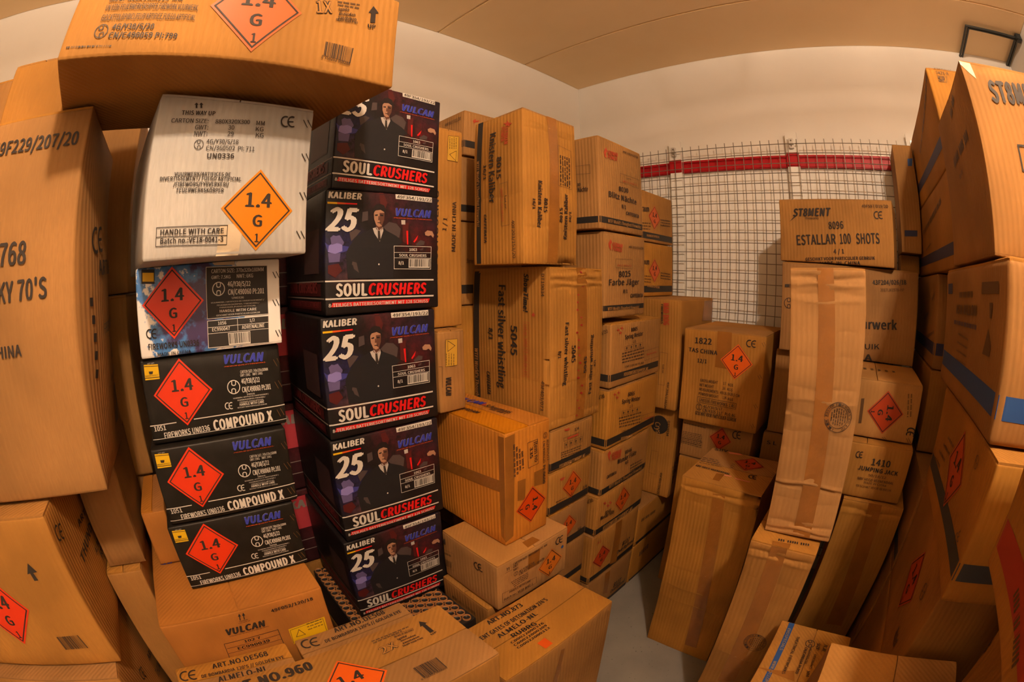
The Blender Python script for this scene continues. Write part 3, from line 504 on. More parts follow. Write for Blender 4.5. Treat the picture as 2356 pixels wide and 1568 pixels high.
  ['p', 'E', [0.0511, 0.0725, 0.0702, 0.0769, 0.0677, 0.0167, 0.0514, 0.0257], 'rdk', 1],
  ['p', 'E', [0.0621, 0.0541, 0.0682, 0.0543, 0.0683, 0.0178, 0.0645, 0.0178], 'rd', 2],
  ['p', 'E', [0.0843, 0.0264, 0.0997, 0.0435, 0.0955, 0.0314, 0.0871, 0.0229], 'rd', 2],
  ['p', 'E', [-0.0658, 0.0978, -0.0509, 0.1006, -0.0505, 0.0781, -0.0678, 0.0731], 'smk', 1],
  ['p', 'E', [-0.007, 0.0613, 0.0111, 0.0756, 0.0323, 0.0718, 0.0458, 0.0583, 0.0406, 0.0348, 0.0114, 0.0434], 'smk', 1],
  ['p', 'E', [-0.1016, 0.0461, -0.0847, 0.055, -0.0699, 0.0509, -0.0821, 0.0375, -0.0965, 0.0243], 'smk', 1],
  ['p', 'E', [-0.1767, 0.0226, -0.1581, 0.0161, -0.1394, 0.018, -0.1157, 0.0136, -0.088, 0.0091, -0.1157, -0.0015, -0.1394, -0.0054, -0.1581, -0.0008], 'bg1', 1],
  ['p', 'E', [-0.1558, 0.014, -0.1395, 0.0244, -0.1205, 0.0158, -0.1205, 0.0007, -0.1394, -0.0054, -0.1581, -0.0008], 'bg2', 2],
  ['p', 'E', [-0.1524, 0.033, -0.1443, 0.0394, -0.1372, 0.0373, -0.1278, 0.0394, -0.1158, 0.0222, -0.1181, 0.0157, -0.1347, 0.0201, -0.1488, 0.016], 'bg3', 2],
  ['p', 'E', [-0.1581, -0.0029, -0.1252, -0.0035, -0.1277, -0.0247, -0.1559, -0.0261], 'bg3', 2],
  ['p', 'E', [-0.1583, -0.0323, -0.1301, -0.0289, -0.1208, -0.0462, -0.14, -0.0625, -0.1585, -0.0512], 'rdk', 1],
  ['p', 'E', [-0.1158, -0.0186, -0.0821, -0.0279, -0.0739, -0.0608, -0.0825, -0.0626, -0.0918, -0.0342], 'smk', 1],
  ['p', 'E', [-0.0363, 0.0582, -0.0821, 0.0375, -0.1037, 0.0092, -0.1109, -0.0058, -0.1068, -0.0656, 0.0213, -0.0701, 0.0247, 0.0092, 0.0514, 0.0234, 0.0326, 0.0393, -0.0069, 0.0567], 'suit', 2],
  ['p', 'E', [-0.0371, 0.0578, -0.0249, 0.0608, -0.0197, 0.0518, -0.0083, 0.0612, -0.0064, 0.0521, -0.017, 0.0243, -0.0226, 0.0314, -0.0324, 0.0448], 'shirt', 3],
  ['p', 'E', [-0.0228, 0.0518, -0.0167, 0.0519, -0.0144, 0.0282, -0.019, 0.0252, -0.0226, 0.0303], 'k', 4],
  ['p', 'E', [-0.0276, 0.0698, -0.011, 0.0703, -0.009, 0.0566, -0.0184, 0.0496, -0.0279, 0.0562], 'skd', 3],
  ['p', 'E', [-0.0345, 0.0991, -0.0321, 0.106, -0.0207, 0.11, -0.0078, 0.1084, -0.0034, 0.0982, -0.0046, 0.0797, -0.0109, 0.0646, -0.0198, 0.0614, -0.0276, 0.0664, -0.0334, 0.0809], 'skn', 4],
  ['p', 'E', [-0.0179, 0.0975, -0.0034, 0.0982, -0.0046, 0.0797, -0.0109, 0.0646, -0.0174, 0.0701], 'skd', 5],
  ['p', 'E', [-0.0361, 0.0899, -0.0372, 0.1058, -0.0311, 0.1175, -0.0184, 0.1217, -0.0054, 0.1178, 0.0006, 0.1053, -0.0017, 0.089, -0.005, 0.1004, -0.0155, 0.1057, -0.0295, 0.1034, -0.0332, 0.0991], 'hair', 6],
  ['p', 'E', [-0.0318, 0.0923, -0.0234, 0.0938, -0.0233, 0.0899, -0.0305, 0.0892], 'hair', 6],
  ['p', 'E', [-0.0165, 0.0937, -0.0069, 0.0929, -0.0079, 0.0892, -0.0157, 0.09], 'hair', 6],
  ['p', 'E', [-0.0246, 0.0733, -0.0136, 0.0732, -0.0148, 0.0711, -0.023, 0.0713], 'hair', 6],
  ['p', 'E', [-0.0213, 0.0893, -0.0187, 0.0894, -0.017, 0.0792, -0.0221, 0.0786], 'skd', 6],
  ['p', 'E', [0.121, 0.0514, 0.1296, 0.0578, 0.1457, 0.056, 0.1516, 0.0452, 0.1487, 0.0378, 0.1413, 0.0449, 0.1326, 0.0421, 0.1225, 0.0442], 'skn', 2],
  ['p', 'E', [0.0913, 0.0194, 0.1068, 0.0305, 0.1211, 0.0272, 0.1182, 0.0175, 0.0955, 0.0147], 'smk', 2],
  ['p', 'E', [0.0469, 0.0818, 0.0591, 0.0823, 0.0593, 0.0705, 0.0476, 0.0701], 'shirt', 2],
  ['p', 'E', [0.1039, 0.0053, 0.1167, 0.0103, 0.1139, 0.0031, 0.1067, 0.0018], 'smk', 2],
  ['o', 'E', -0.0197, -0.0331, 0.0022, 'w'],
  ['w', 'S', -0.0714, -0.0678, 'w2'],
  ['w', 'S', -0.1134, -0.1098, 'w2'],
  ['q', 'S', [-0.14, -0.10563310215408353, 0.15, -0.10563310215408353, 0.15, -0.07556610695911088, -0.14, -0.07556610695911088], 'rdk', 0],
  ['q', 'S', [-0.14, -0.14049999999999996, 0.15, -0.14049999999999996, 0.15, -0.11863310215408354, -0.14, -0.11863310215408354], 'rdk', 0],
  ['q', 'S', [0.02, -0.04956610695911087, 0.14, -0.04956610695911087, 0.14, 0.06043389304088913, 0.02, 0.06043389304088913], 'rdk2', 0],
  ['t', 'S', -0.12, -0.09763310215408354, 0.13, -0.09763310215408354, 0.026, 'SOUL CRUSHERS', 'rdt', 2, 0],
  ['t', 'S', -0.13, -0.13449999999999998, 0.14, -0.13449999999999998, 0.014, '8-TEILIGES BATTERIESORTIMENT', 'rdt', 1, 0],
]],
['sc3', 'printed_box', 'black picture box with red and white lettering, middle of its column', 'black boxes with red and white lettering stacked in one column', [0.5, -1.728, 1.107], [0.36, 0.334, 0.305], [0, 0, 0], 'scblack', {'bulge': {'E': 0.002, 'S': 0.002}}, [
]],
['sc4', 'printed_box', 'black picture box with red and white lettering, second from the bottom of its column', 'black boxes with red and white lettering stacked in one column', [0.5, -1.731, 0.799], [0.36, 0.334, 0.305], [0, 0, -0.5], 'scblack', {'bulge': {'E': 0.002, 'S': 0.002}}, [
]],
['sc5', 'printed_box', 'black picture box with red and white lettering, lowest of its column', 'black boxes with red and white lettering stacked in one column', [0.5, -1.742, 0.491], [0.36, 0.334, 0.305], [0, 0, -1], 'scblack', {'bulge': {'E': 0.002, 'S': 0.002}}, [
]],
['bk0', 'printed_box', 'dark red printed box in the gap between black columns, lowest', 'dark red printed boxes standing behind the gap between the black columns', [0.17, -1.81, 0.5], [0.26, 0.38, 0.305], [0, 0, 0], 'redblack', {}, [
  ['q', 'E', [-0.18, 0.0, 0.18, 0.0, 0.18, 0.13, -0.18, 0.13], 'pkr', 0],
  ['w', 'E', -0.052, -0.049, 'w2'],
  ['w', 'E', -0.095, -0.092, 'w2'],
  ['t', 'E', -0.16, 0.085, 0.05, 0.085, 0.03, 'KALIBER', 'w2', 2, 0.1],
  ['o', 'E', 0.02, 0.02, 0.014, 'rd'],
  ['o', 'E', 0.05, -0.01, 0.02, 'rd'],
  ['o', 'E', 0.085, -0.02, 0.014, 'rd'],
  ['o', 'E', 0.11, 0.01, 0.018, 'rd'],
  ['o', 'E', 0.14, -0.02, 0.02, 'rd'],
  ['o', 'E', -0.03, -0.02, 0.02, 'rd'],
]],
['bk1', 'printed_box', 'dark red printed box in the gap between black columns, second from the bottom', 'dark red printed boxes standing behind the gap between the black columns', [0.17, -1.81, 0.81], [0.26, 0.38, 0.305], [0, 0, 0], 'redblack', {}, [
  ['q', 'E', [-0.18, 0.0, 0.18, 0.0, 0.18, 0.13, -0.18, 0.13], 'pkr', 0],
  ['w', 'E', -0.052, -0.049, 'w2'],
  ['w', 'E', -0.095, -0.092, 'w2'],
  ['t', 'E', -0.16, 0.085, 0.05, 0.085, 0.03, 'KALIBER', 'w2', 2, 0.1],
  ['o', 'E', 0.02, 0.02, 0.014, 'rd'],
  ['o', 'E', 0.05, -0.01, 0.02, 'rd'],
  ['o', 'E', 0.085, -0.02, 0.014, 'rd'],
  ['o', 'E', 0.11, 0.01, 0.018, 'rd'],
  ['o', 'E', 0.14, -0.02, 0.02, 'rd'],
  ['o', 'E', -0.03, -0.02, 0.02, 'rd'],
]],
['bk2', 'printed_box', 'dark red printed box in the gap between black columns, second from the top', 'dark red printed boxes standing behind the gap between the black columns', [0.17, -1.81, 1.12], [0.26, 0.38, 0.305], [0, 0, 0], 'redblack', {}, [
  ['q', 'E', [-0.18, 0.0, 0.18, 0.0, 0.18, 0.13, -0.18, 0.13], 'pkr', 0],
  ['w', 'E', -0.052, -0.049, 'w2'],
  ['w', 'E', -0.095, -0.092, 'w2'],
  ['t', 'E', -0.16, 0.085, 0.05, 0.085, 0.03, 'KALIBER', 'w2', 2, 0.1],
  ['o', 'E', 0.02, 0.02, 0.014, 'rd'],
  ['o', 'E', 0.05, -0.01, 0.02, 'rd'],
  ['o', 'E', 0.085, -0.02, 0.014, 'rd'],
  ['o', 'E', 0.11, 0.01, 0.018, 'rd'],
  ['o', 'E', 0.14, -0.02, 0.02, 'rd'],
  ['o', 'E', -0.03, -0.02, 0.02, 'rd'],
]],
['bk3', 'printed_box', 'dark red printed box in the gap between black columns, topmost', 'dark red printed boxes standing behind the gap between the black columns', [0.17, -1.81, 1.43], [0.26, 0.38, 0.305], [0, 0, 0], 'redblack', {}, [
  ['q', 'E', [-0.18, 0.0, 0.18, 0.0, 0.18, 0.13, -0.18, 0.13], 'pkr', 0],
  ['w', 'E', -0.052, -0.049, 'w2'],
  ['w', 'E', -0.095, -0.092, 'w2'],
  ['t', 'E', -0.16, 0.085, 0.05, 0.085, 0.03, 'KALIBER', 'w2', 2, 0.1],
  ['o', 'E', 0.02, 0.02, 0.014, 'rd'],
  ['o', 'E', 0.05, -0.01, 0.02, 'rd'],
  ['o', 'E', 0.085, -0.02, 0.014, 'rd'],
  ['o', 'E', 0.11, 0.01, 0.018, 'rd'],
  ['o', 'E', 0.14, -0.02, 0.02, 'rd'],
  ['o', 'E', -0.03, -0.02, 0.02, 'rd'],
]],
['bkb', 'cardboard_box', 'plain cardboard box on the floor under the dark red boxes', None, [0.17, -1.81, 0.0], [0.26, 0.38, 0.498], [0, 0, 0], 'card', {'flap': 'y'}, [
]],
['batb', 'cardboard_box', 'cardboard box on the floor under the battery of open tubes', None, [0.6025, -1.781, 0.0], [0.545, 0.338, 0.28], [0, 0, 0], 'card', {'flap': 'x'}, [
]],
['c1', 'cardboard_box', 'tall cardboard box with a yellow sticker and sideways lettering, right of the topmost black box', None, [0.37, -1.475, 1.35], [0.5, 0.11, 0.608], [0, 0, 0], 'card', {'bulge': {'E': 0.003}, 'flap': 'x'}, [
  ['q', 'E', [-0.0027, 0.2791, 0.0382, 0.2835, 0.0352, 0.1977, -0.0059, 0.1979], 'yl2', 1],
  ['l', 'E', [-0.0027, 0.2791, 0.0382, 0.2835, 0.0352, 0.1977, -0.0059, 0.1979, -0.0027, 0.2791], 0.0008, 'k'],
  ['l', 'E', [0.003, 0.2175, 0.0289, 0.2335, 0.0267, 0.2002, 0.003, 0.2175], 0.0012, 'k'],
  ['d', 'E', 0.0051, 0.2359, 0.0051, 0.2747, 0.0029, 1, 'k'],
  ['d', 'E', 0.013, 0.2373, 0.0131, 0.2762, 0.0029, 1, 'k'],
  ['d', 'E', 0.0211, 0.2386, 0.0212, 0.2777, 0.0029, 1, 'k'],
  ['d', 'E', 0.0291, 0.24, 0.0293, 0.2792, 0.0029, 1, 'k'],
  ['t', 'E', 0.0265, -0.081, 0.0304, 0.0703, 0.0143, 'MADE IN CHINA', 'k', 0, 0],
  ['t', 'E', -0.0072, -0.021, -0.0038, 0.0186, 0.0138, '1 / 1', 'k', 0, 0],
  ['t', 'E', -0.0376, -0.1878, -0.0333, 0.0972, 0.0186, 'THE CONSOLING', 'k', 0, 0],
]],
['c3', 'cardboard_box', 'cardboard box with a yellow warning sticker, standing behind the amber box', None, [0.4125, -1.4975, 1.105], [0.505, 0.095, 0.243], [0, 0, 0], 'card', {'bulge': {'E': 0.003}, 'flap': 'x'}, [
  ['q', 'E', [-0.0209, 0.0937, 0.0204, 0.0922, 0.0163, 0.0155, -0.0254, 0.0163], 'yl2', 1],
  ['l', 'E', [-0.0209, 0.0937, 0.0204, 0.0922, 0.0163, 0.0155, -0.0254, 0.0163, -0.0209, 0.0937], 0.0008, 'k'],
  ['l', 'E', [-0.0142, 0.0902, 0.0111, 0.0733, -0.0153, 0.0595, -0.0142, 0.0902], 0.0012, 'k'],
  ['d', 'E', -0.0208, 0.0207, -0.0188, 0.0557, 0.0027, 1, 'k'],
  ['d', 'E', -0.0123, 0.0195, -0.0103, 0.0547, 0.0028, 1, 'k'],
  ['d', 'E', -0.0036, 0.0183, -0.0017, 0.0536, 0.0028, 1, 'k'],
  ['d', 'E', 0.0051, 0.017, 0.007, 0.0525, 0.0028, 1, 'k'],
  ['t', 'E', -0.0718, -0.0056, -0.0746, -0.0588, 0.0133, 'NO MORE', 'k', 1, 0],
  ['t', 'E', -0.0258, -0.0156, -0.0276, -0.0704, 0.018, 'VULCAN', 'k', 2, 0.2],
  ['l', 'E', [-0.0765, 0.0188, -0.0356, 0.0177, -0.0383, -0.0423], 0.0008, 'k'],
  ['l', 'E', [-0.054, 0.0184, -0.0571, -0.0448], 0.0006, 'k'],
  ['q', 'E', [-0.0743, 0.0993, -0.0565, 0.0783, -0.0684, 0.0673, -0.0755, 0.0696], 'w', 1],
  ['q', 'E', [-0.0741, 0.0884, -0.0647, 0.0806, -0.0715, 0.0732, -0.0747, 0.0735], 'gn', 2],
]],
['c2', 'cardboard_box', 'small cardboard box with a black stripe on the rear stack by the wall', None, [0.3, -1.1725, 1.925], [0.4, 0.305, 0.175], [0, 0, 0], 'card', {'flap': 'x'}, [
  ['t', 'S', 0.0865, 0.0491, 0.1808, 0.0498, 0.0131, '49F367/311/20', 'k', 0, 0],
  ['w', 'SE', -0.058, -0.032, 'kp'],
  ['p', 'E', [-0.1152, 0.0485, -0.102, 0.0593, -0.0974, 0.0525, -0.084, 0.0595, -0.0875, 0.0508, -0.1018, 0.0464, -0.1083, 0.0383, -0.1107, 0.0456], 'r1', 2],
]],
['c4a', 'cardboard_box', 'shaded cardboard box second in the rear stack, behind the tall upright boxes', None, [0.295, -1.1825, 1.69], [0.39, 0.305, 0.232], [0, 0, 0], 'card', {'flap': 'x'}, [
  ['w', 'SE', -0.085, -0.06, 'kp'],
]],
['c4b', 'cardboard_box', 'cardboard box with a dark stripe, third in the rear stack by the wall', None, [0.294, -1.1875, 1.4], [0.388, 0.315, 0.288], [0, 0, 0], 'card', {'flap': 'x'}, [
  ['w', 'SE', -0.105, -0.075, 'kp'],
  ['t', 'E', -0.1145, -0.0004, -0.0847, -0.0019, 0.015, 'Sterren', 'k', 0, 0],
]],
['c4c', 'cardboard_box', 'cardboard box fourth in the rear stack, left of the big upright box', None, [0.294, -1.1875, 1.05], [0.388, 0.315, 0.348], [0, 0, 0], 'card', {'flap': 'x'}, [
]],
['c4d', 'cardboard_box', 'cardboard box low in the rear stack behind the amber box', None, [0.256, -1.1875, 0.5], [0.312, 0.315, 0.548], [0, 0, 0], 'card', {'flap': 'y'}, [
]],
['c4e', 'cardboard_box', 'cardboard box on the floor under the rear stack', None, [0.295, -1.1875, 0.0], [0.39, 0.315, 0.498], [0, 0, 0], 'card', {'flap': 'x'}, [
]],
['b8015', 'cardboard_box', 'upright cardboard box with black sideways lettering, on top of a bigger upright box', None, [0.742, -1.271, 1.531], [0.216, 0.238, 0.457], [0, 0, 0], 'card', {'bulge': {'S': 0.006, 'E': 0.008}, 'rough': 0.003, 'crease': {'S': [(-0.03, -0.002)], 'E': [(0.17, -0.002), (0.19, 0.0015), (-0.12, -0.0015)]}, 'flap': 'y'}, [
  ['t', 'S', -0.0273, 0.1709, -0.0276, -0.0484, 0.0259, 'Knistern Kaliber', 'k', 1, 0],
  ['t', 'S', 0.0083, 0.0878, 0.0065, 0.0189, 0.0186, '8015', 'k', 1, 0],
  ['t', 'S', -0.053, 0.0751, -0.054, 0.027, 0.0133, '16/1', 'k', 1, 0],
  ['t', 'S', 0.0367, 0.1757, 0.0366, 0.1212, 0.0146, 'GERMAN', 'r1', 1, 0],
  ['t', 'S', 0.0219, 0.1796, 0.0219, 0.1328, 0.0136, 'POWER', 'r1', 1, 0],
  ['p', 'S', [0.0453, 0.197, 0.0513, 0.1883, 0.0662, 0.1829, 0.0543, 0.1805, 0.0573, 0.1727, 0.0471, 0.18, 0.0361, 0.1782, 0.0404, 0.1851, 0.0268, 0.1926, 0.0404, 0.1908], 'r1', 2],
  ['t', 'S', -0.0523, -0.0784, -0.0525, -0.1633, 0.0112, 'CAFFERATA', 'k', 2, 0.2],
  ['l', 'S', [0.0188, 0.0037, 0.0506, 0.0051, 0.0547, -0.1187, 0.0233, -0.1202, 0.0188, 0.0037], 0.0008, 'k'],
  ['t', 'S', 0.0237, -0.01, 0.0252, -0.1078, 0.0078, '1003-F2-101.00-LES', 'r1', 0, 0],
  ['t', 'S', 0.0386, -0.0336, 0.0396, -0.0758, 0.0071, 'Lot nr.', 'k', 0, 0],
  ['t', 'S', 0.0634, -0.1072, 0.0657, -0.2125, 0.0114, '40F203/153/20', 'k', 0, 0],
  ['q', 'S', [-0.0887, 0.2238, -0.065, 0.2241, -0.0708, -0.2252, -0.0913, -0.2247], 'kp', 0],
  ['t', 'S', -0.0873, 0.094, -0.0873, -0.1124, 0.0118, "WTF! World's Thoughest Fireworks!", 'ck', 1, 0],
  ['t', 'E', -0.0666, 0.0085, -0.0665, -0.1271, 0.0156, 'Knistern Kaliber', 'k', 1, 0],
  ['t', 'E', -0.0416, -0.039, -0.0434, -0.0802, 0.014, '8015', 'k', 1, 0],
  ['t', 'E', -0.086, -0.0448, -0.0864, -0.0758, 0.0098, '16/1', 'k', 1, 0],
  ['t', 'E', 0.0611, -0.1514, 0.0637, -0.0132, 0.0163, 'Knistern Kaliber', 'k', 1, 0],
  ['t', 'E', 0.0381, -0.1031, 0.0389, -0.0591, 0.0132, '8015', 'k', 1, 0],
  ['t', 'E', 0.0806, -0.0989, 0.0812, -0.0652, 0.0111, '16/1', 'k', 1, 0],
  ['l', 'E', [0.0243, 0.1357, 0.0903, 0.1304, 0.0858, 0.0048, 0.0205, 0.0072, 0.0243, 0.1357], 0.0008, 'k'],
  ['d', 'E', 0.0319, 0.1054, 0.0292, 0.0108, 0.006, 1, 'k'],
  ['d', 'E', 0.0427, 0.1054, 0.0398, 0.0103, 0.0061, 1, 'k'],
  ['d', 'E', 0.0536, 0.1054, 0.0506, 0.0097, 0.0062, 1, 'k'],
  ['d', 'E', 0.0646, 0.1054, 0.0615, 0.0092, 0.0063, 1, 'k'],
  ['d', 'E', 0.0758, 0.1054, 0.0726, 0.0087, 0.0064, 1, 'k'],
  ['q', 'E', [-0.0152, 0.2253, 0.0277, 0.2277, 0.0238, -0.2264, -0.0208, -0.2254], 'tape', 1],
]],
['b5045', 'cardboard_box', 'large upright cardboard box with red dotted tape and creased top, behind the amber box', None, [0.6735, -1.1475, 1.033], [0.353, 0.271, 0.494], [0, 0, 0], 'card', {'bulge': {'S': 0.005, 'E': 0.006}, 'rough': 0.003, 'crease': {'E': [(0.235, -0.004), (0.222, 0.003), (0.207, -0.004), (0.196, 0.003), (0.185, -0.003), (-0.02, -0.0015), (-0.11, -0.0015), (-0.22, -0.002)], 'S': [(0.235, -0.003), (-0.02, -0.0012), (-0.1, -0.0012)]}, 'flap': 'y'}, [
  ['t', 'S', -0.0394, 0.1894, -0.0446, -0.1482, 0.0312, 'Fast silver whistling', 'k', 1, 0],
  ['t', 'S', 0.0162, 0.0651, 0.0157, -0.0301, 0.0272, '5045', 'k', 1, 0],
  ['t', 'S', -0.0872, 0.0485, -0.0879, 0.0088, 0.0194, '8/1', 'k', 1, 0],
  ['t', 'S', 0.0727, 0.2254, 0.07, 0.1083, 0.0186, 'ShowTime!', 'k', 2, 0.2],
  ['t', 'S', 0.1427, 0.2243, 0.1418, 0.158, 0.0121, 'DT19034', 'k', 0, 0],
  ['l', 'S', [0.0723, 0.078, 0.0934, 0.078, 0.0916, -0.0896, 0.0676, -0.0918, 0.0723, 0.078], 0.0008, 'r1'],
  ['t', 'S', 0.0756, 0.0715, 0.0734, -0.0873, 0.0117, 'Lot nr. 1003-F2-100.00-LES', 'r1', 0, 0],
  ['t', 'S', 0.1415, -0.0933, 0.1416, -0.1858, 0.013, '49F403/073', 'k', 0, 0],
  ['t', 'S', -0.1032, -0.1009, -0.1052, -0.1813, 0.0171, 'CAFFERATA', 'k', 2, 0.2],
  ['p', 'S', [0.1107, 0.1107, 0.1144, 0.105, 0.1207, 0.1041, 0.1153, 0.1011, 0.1171, 0.0959, 0.1107, 0.0988, 0.1044, 0.0958, 0.1062, 0.1012, 0.1016, 0.1036, 0.108, 0.1053], 'r1', 2],
  ['q', 'S', [-0.1659, 0.2338, -0.1356, 0.2345, -0.1494, -0.3168, -0.1819, -0.3254], 'kp', 0],
  ['t', 'S', -0.1648, -0.0282, -0.1751, -0.315, 0.0181, "WTF! World's Thoughest Fireworks!", 'ck', 1, 0],
  ['t', 'E', -0.0678, 0.0792, -0.0702, -0.1147, 0.0159, 'Fast silver whistling', 'k', 1, 0],
  ['t', 'E', -0.0363, 0.0068, -0.0363, -0.0469, 0.0178, '5045', 'k', 1, 0],
  ['t', 'E', -0.0958, -0.0037, -0.0958, -0.0265, 0.0119, '8/1', 'k', 1, 0],
  ['t', 'E', 0.0736, -0.1666, 0.0736, 0.0307, 0.0152, 'Fast silver whistling', 'k', 1, 0],
  ['t', 'E', 0.0403, -0.091, 0.0396, -0.0361, 0.0138, '5045', 'k', 1, 0],
  ['t', 'E', 0.0923, -0.0769, 0.0924, -0.0544, 0.0102, '8/1', 'k', 1, 0],
  ['q', 'E', [-0.0098, 0.246, 0.0396, 0.2471, 0.0433, -0.245, -0.002, -0.2394], 'tape', 1],
  ['p', 'E', [0.0184, 0.231, 0.013, 0.2296, 0.0126, 0.2261, 0.0088, 0.2287, 0.0032, 0.2278, 0.0062, 0.2308, 0.0032, 0.2337, 0.0088, 0.233, 0.0126, 0.2357, 0.013, 0.2323], 'r3', 3],
  ['p', 'E', [0.005, 0.2036, 0.0008, 0.2054, -0.0036, 0.2039, -0.0022, 0.2069, -0.0059, 0.209, -0.0008, 0.2091, 0.0014, 0.2119, 0.0031, 0.2089, 0.0082, 0.2085, 0.0041, 0.2066], 'r3', 3],
  ['p', 'E', [0.0158, 0.1787, 0.016, 0.1826, 0.0104, 0.1845, 0.0166, 0.1855, 0.0178, 0.1893, 0.0214, 0.1861, 0.0278, 0.1865, 0.0239, 0.1835, 0.0266, 0.1799, 0.0205, 0.1813], 'r3', 3],
  ['p', 'E', [-0.0113, 0.1605, -0.0078, 0.1616, -0.008, 0.1642, -0.0049, 0.1624, -0.0011, 0.1633, -0.0027, 0.161, -0.0, 0.159, -0.0042, 0.1593, -0.0064, 0.1572, -0.0073, 0.1597], 'r3', 3],
  ['p', 'E', [-0.0128, 0.141, -0.0085, 0.1396, -0.0046, 0.1412, -0.0053, 0.1383, -0.0013, 0.1364, -0.0061, 0.1361, -0.0075, 0.1333, -0.0098, 0.136, -0.0146, 0.1362, -0.0113, 0.1382], 'r3', 3],
  ['p', 'E', [-0.0073, 0.1184, -0.0068, 0.1154, -0.0021, 0.1141, -0.0066, 0.1131, -0.0068, 0.1101, -0.0101, 0.1125, -0.0148, 0.112, -0.0125, 0.1145, -0.0151, 0.1171, -0.0104, 0.1163], 'r3', 3],
  ['p', 'E', [0.0163, 0.0904, 0.0129, 0.089, 0.0138, 0.0863, 0.01, 0.088, 0.0062, 0.0869, 0.0073, 0.0894, 0.004, 0.0915, 0.0084, 0.0913, 0.0102, 0.0936, 0.0119, 0.091], 'r3', 3],
  ['p', 'E', [0.0168, 0.0624, 0.0116, 0.0639, 0.0078, 0.0619, 0.0077, 0.0652, 0.0029, 0.0671, 0.008, 0.0677, 0.0089, 0.0708, 0.0121, 0.0679, 0.0175, 0.068, 0.0143, 0.0656], 'r3', 3],
  ['p', 'E', [-0.0112, 0.0397, -0.0126, 0.0429, -0.0177, 0.0441, -0.0133, 0.0454, -0.0139, 0.0486, -0.0098, 0.0462, -0.005, 0.047, -0.0069, 0.0442, -0.0034, 0.0415, -0.0086, 0.0422], 'r3', 3],
  ['p', 'E', [-0.0092, 0.0187, -0.006, 0.0205, -0.0077, 0.0235, -0.0033, 0.0218, 0.0005, 0.0232, -0.0001, 0.0203, 0.004, 0.0182, -0.0007, 0.0181, -0.002, 0.0154, -0.0044, 0.0183], 'r3', 3],
  ['p', 'E', [-0.0092, -0.0005, -0.0036, -0.0018, -0.0002, 0.0006, 0.0007, -0.003, 0.0062, -0.0048, 0.001, -0.0057, 0.001, -0.0092, -0.0031, -0.0062, -0.0085, -0.0065, -0.0059, -0.0038], 'r3', 3],
  ['p', 'E', [0.0028, -0.0251, 0.0045, -0.0276, 0.0085, -0.0284, 0.0055, -0.0296, 0.0065, -0.0322, 0.003, -0.0304, -0.0005, -0.0312, 0.0004, -0.0289, -0.0027, -0.0268, 0.0013, -0.0272], 'r3', 3],
  ['p', 'E', [0.0138, -0.0516, 0.0104, -0.0542, 0.0134, -0.0579, 0.0075, -0.056, 0.0034, -0.058, 0.0031, -0.0543, -0.0024, -0.0518, 0.0033, -0.0514, 0.004, -0.0478, 0.0078, -0.0513], 'r3', 3],
  ['p', 'E', [0.0047, -0.0792, 0.0003, -0.0784, -0.0017, -0.0804, -0.0029, -0.0776, -0.0071, -0.0764, -0.0037, -0.0755, -0.0043, -0.0728, -0.0008, -0.0749, 0.003, -0.0744, 0.0017, -0.0767], 'r3', 3],
  ['p', 'E', [0.0034, -0.1078, -0.0001, -0.1037, -0.0066, -0.1028, -0.0024, -0.1004, -0.005, -0.0962, 0.0011, -0.0988, 0.0061, -0.0971, 0.0057, -0.1011, 0.0114, -0.1043, 0.0049, -0.1041], 'r3', 3],
  ['p', 'E', [0.0153, -0.1323, 0.0178, -0.1295, 0.0142, -0.1259, 0.0201, -0.1276, 0.0234, -0.1252, 0.0245, -0.1291, 0.0303, -0.1313, 0.025, -0.132, 0.0252, -0.1357, 0.0209, -0.1323], 'r3', 3],
  ['p', 'E', [0.0107, -0.1514, 0.0171, -0.1523, 0.0192, -0.149, 0.022, -0.1532, 0.0286, -0.1548, 0.0239, -0.1565, 0.0257, -0.1608, 0.02, -0.1576, 0.0146, -0.1587, 0.0158, -0.155], 'r3', 3],
  ['p', 'E', [0.0011, -0.1729, 0.0036, -0.1754, 0.0075, -0.1757, 0.0054, -0.1774, 0.0075, -0.18, 0.0036, -0.1785, 0.0011, -0.1798, 0.0007, -0.1772, -0.0029, -0.1754, 0.0008, -0.1753], 'r3', 3],
  ['p', 'E', [0.0178, -0.2018, 0.0162, -0.2048, 0.0202, -0.2083, 0.0146, -0.2069, 0.0122, -0.2095, 0.0103, -0.2057, 0.0049, -0.2038, 0.0093, -0.2028, 0.0083, -0.1991, 0.0128, -0.2023], 'r3', 3],
  ['p', 'E', [0.01, -0.2304, 0.0057, -0.23, 0.0049, -0.2326, 0.0024, -0.2296, -0.002, -0.2287, 0.0007, -0.2272, -0.0011, -0.2242, 0.003, -0.2262, 0.0063, -0.2252, 0.0061, -0.228], 'r3', 3],
]],
['yel', 'cardboard_box', 'amber cardboard box standing on a paler box, with brown tape round its side', None, [0.6565, -1.414, 0.735], [0.473, 0.178, 0.365], [0, 0, 0], 'cardamber', {'bulge': {'S': 0.004, 'E': 0.003}, 'flap': 'x'}, [
  ['t', 'E', 0.018, 0.1256, 0.0221, 0.0631, 0.0157, 'Item no', 'k', 0, 0],
  ['t', 'E', 0.0025, 0.1145, 0.0029, 0.0799, 0.0112, '335', 'k', 1, 0],
  ['l', 'E', [-0.0054, 0.1304, 0.0353, 0.1308, 0.0385, 0.0546, -0.0031, 0.0528, -0.0054, 0.1304], 0.0012, 'k'],
  ['u', 'E', 0.0669, 0.1336, -0.0003, 0.0094, 'k'],
  ['t', 'E', 0.072, 0.1185, 0.0769, 0.05, 0.0083, '4G/Y30/S/12', 'k', 0, 0],
  ['t', 'E', 0.0559, 0.1178, 0.0594, 0.0478, 0.0093, 'CN/4300125', 'k', 0, 0],
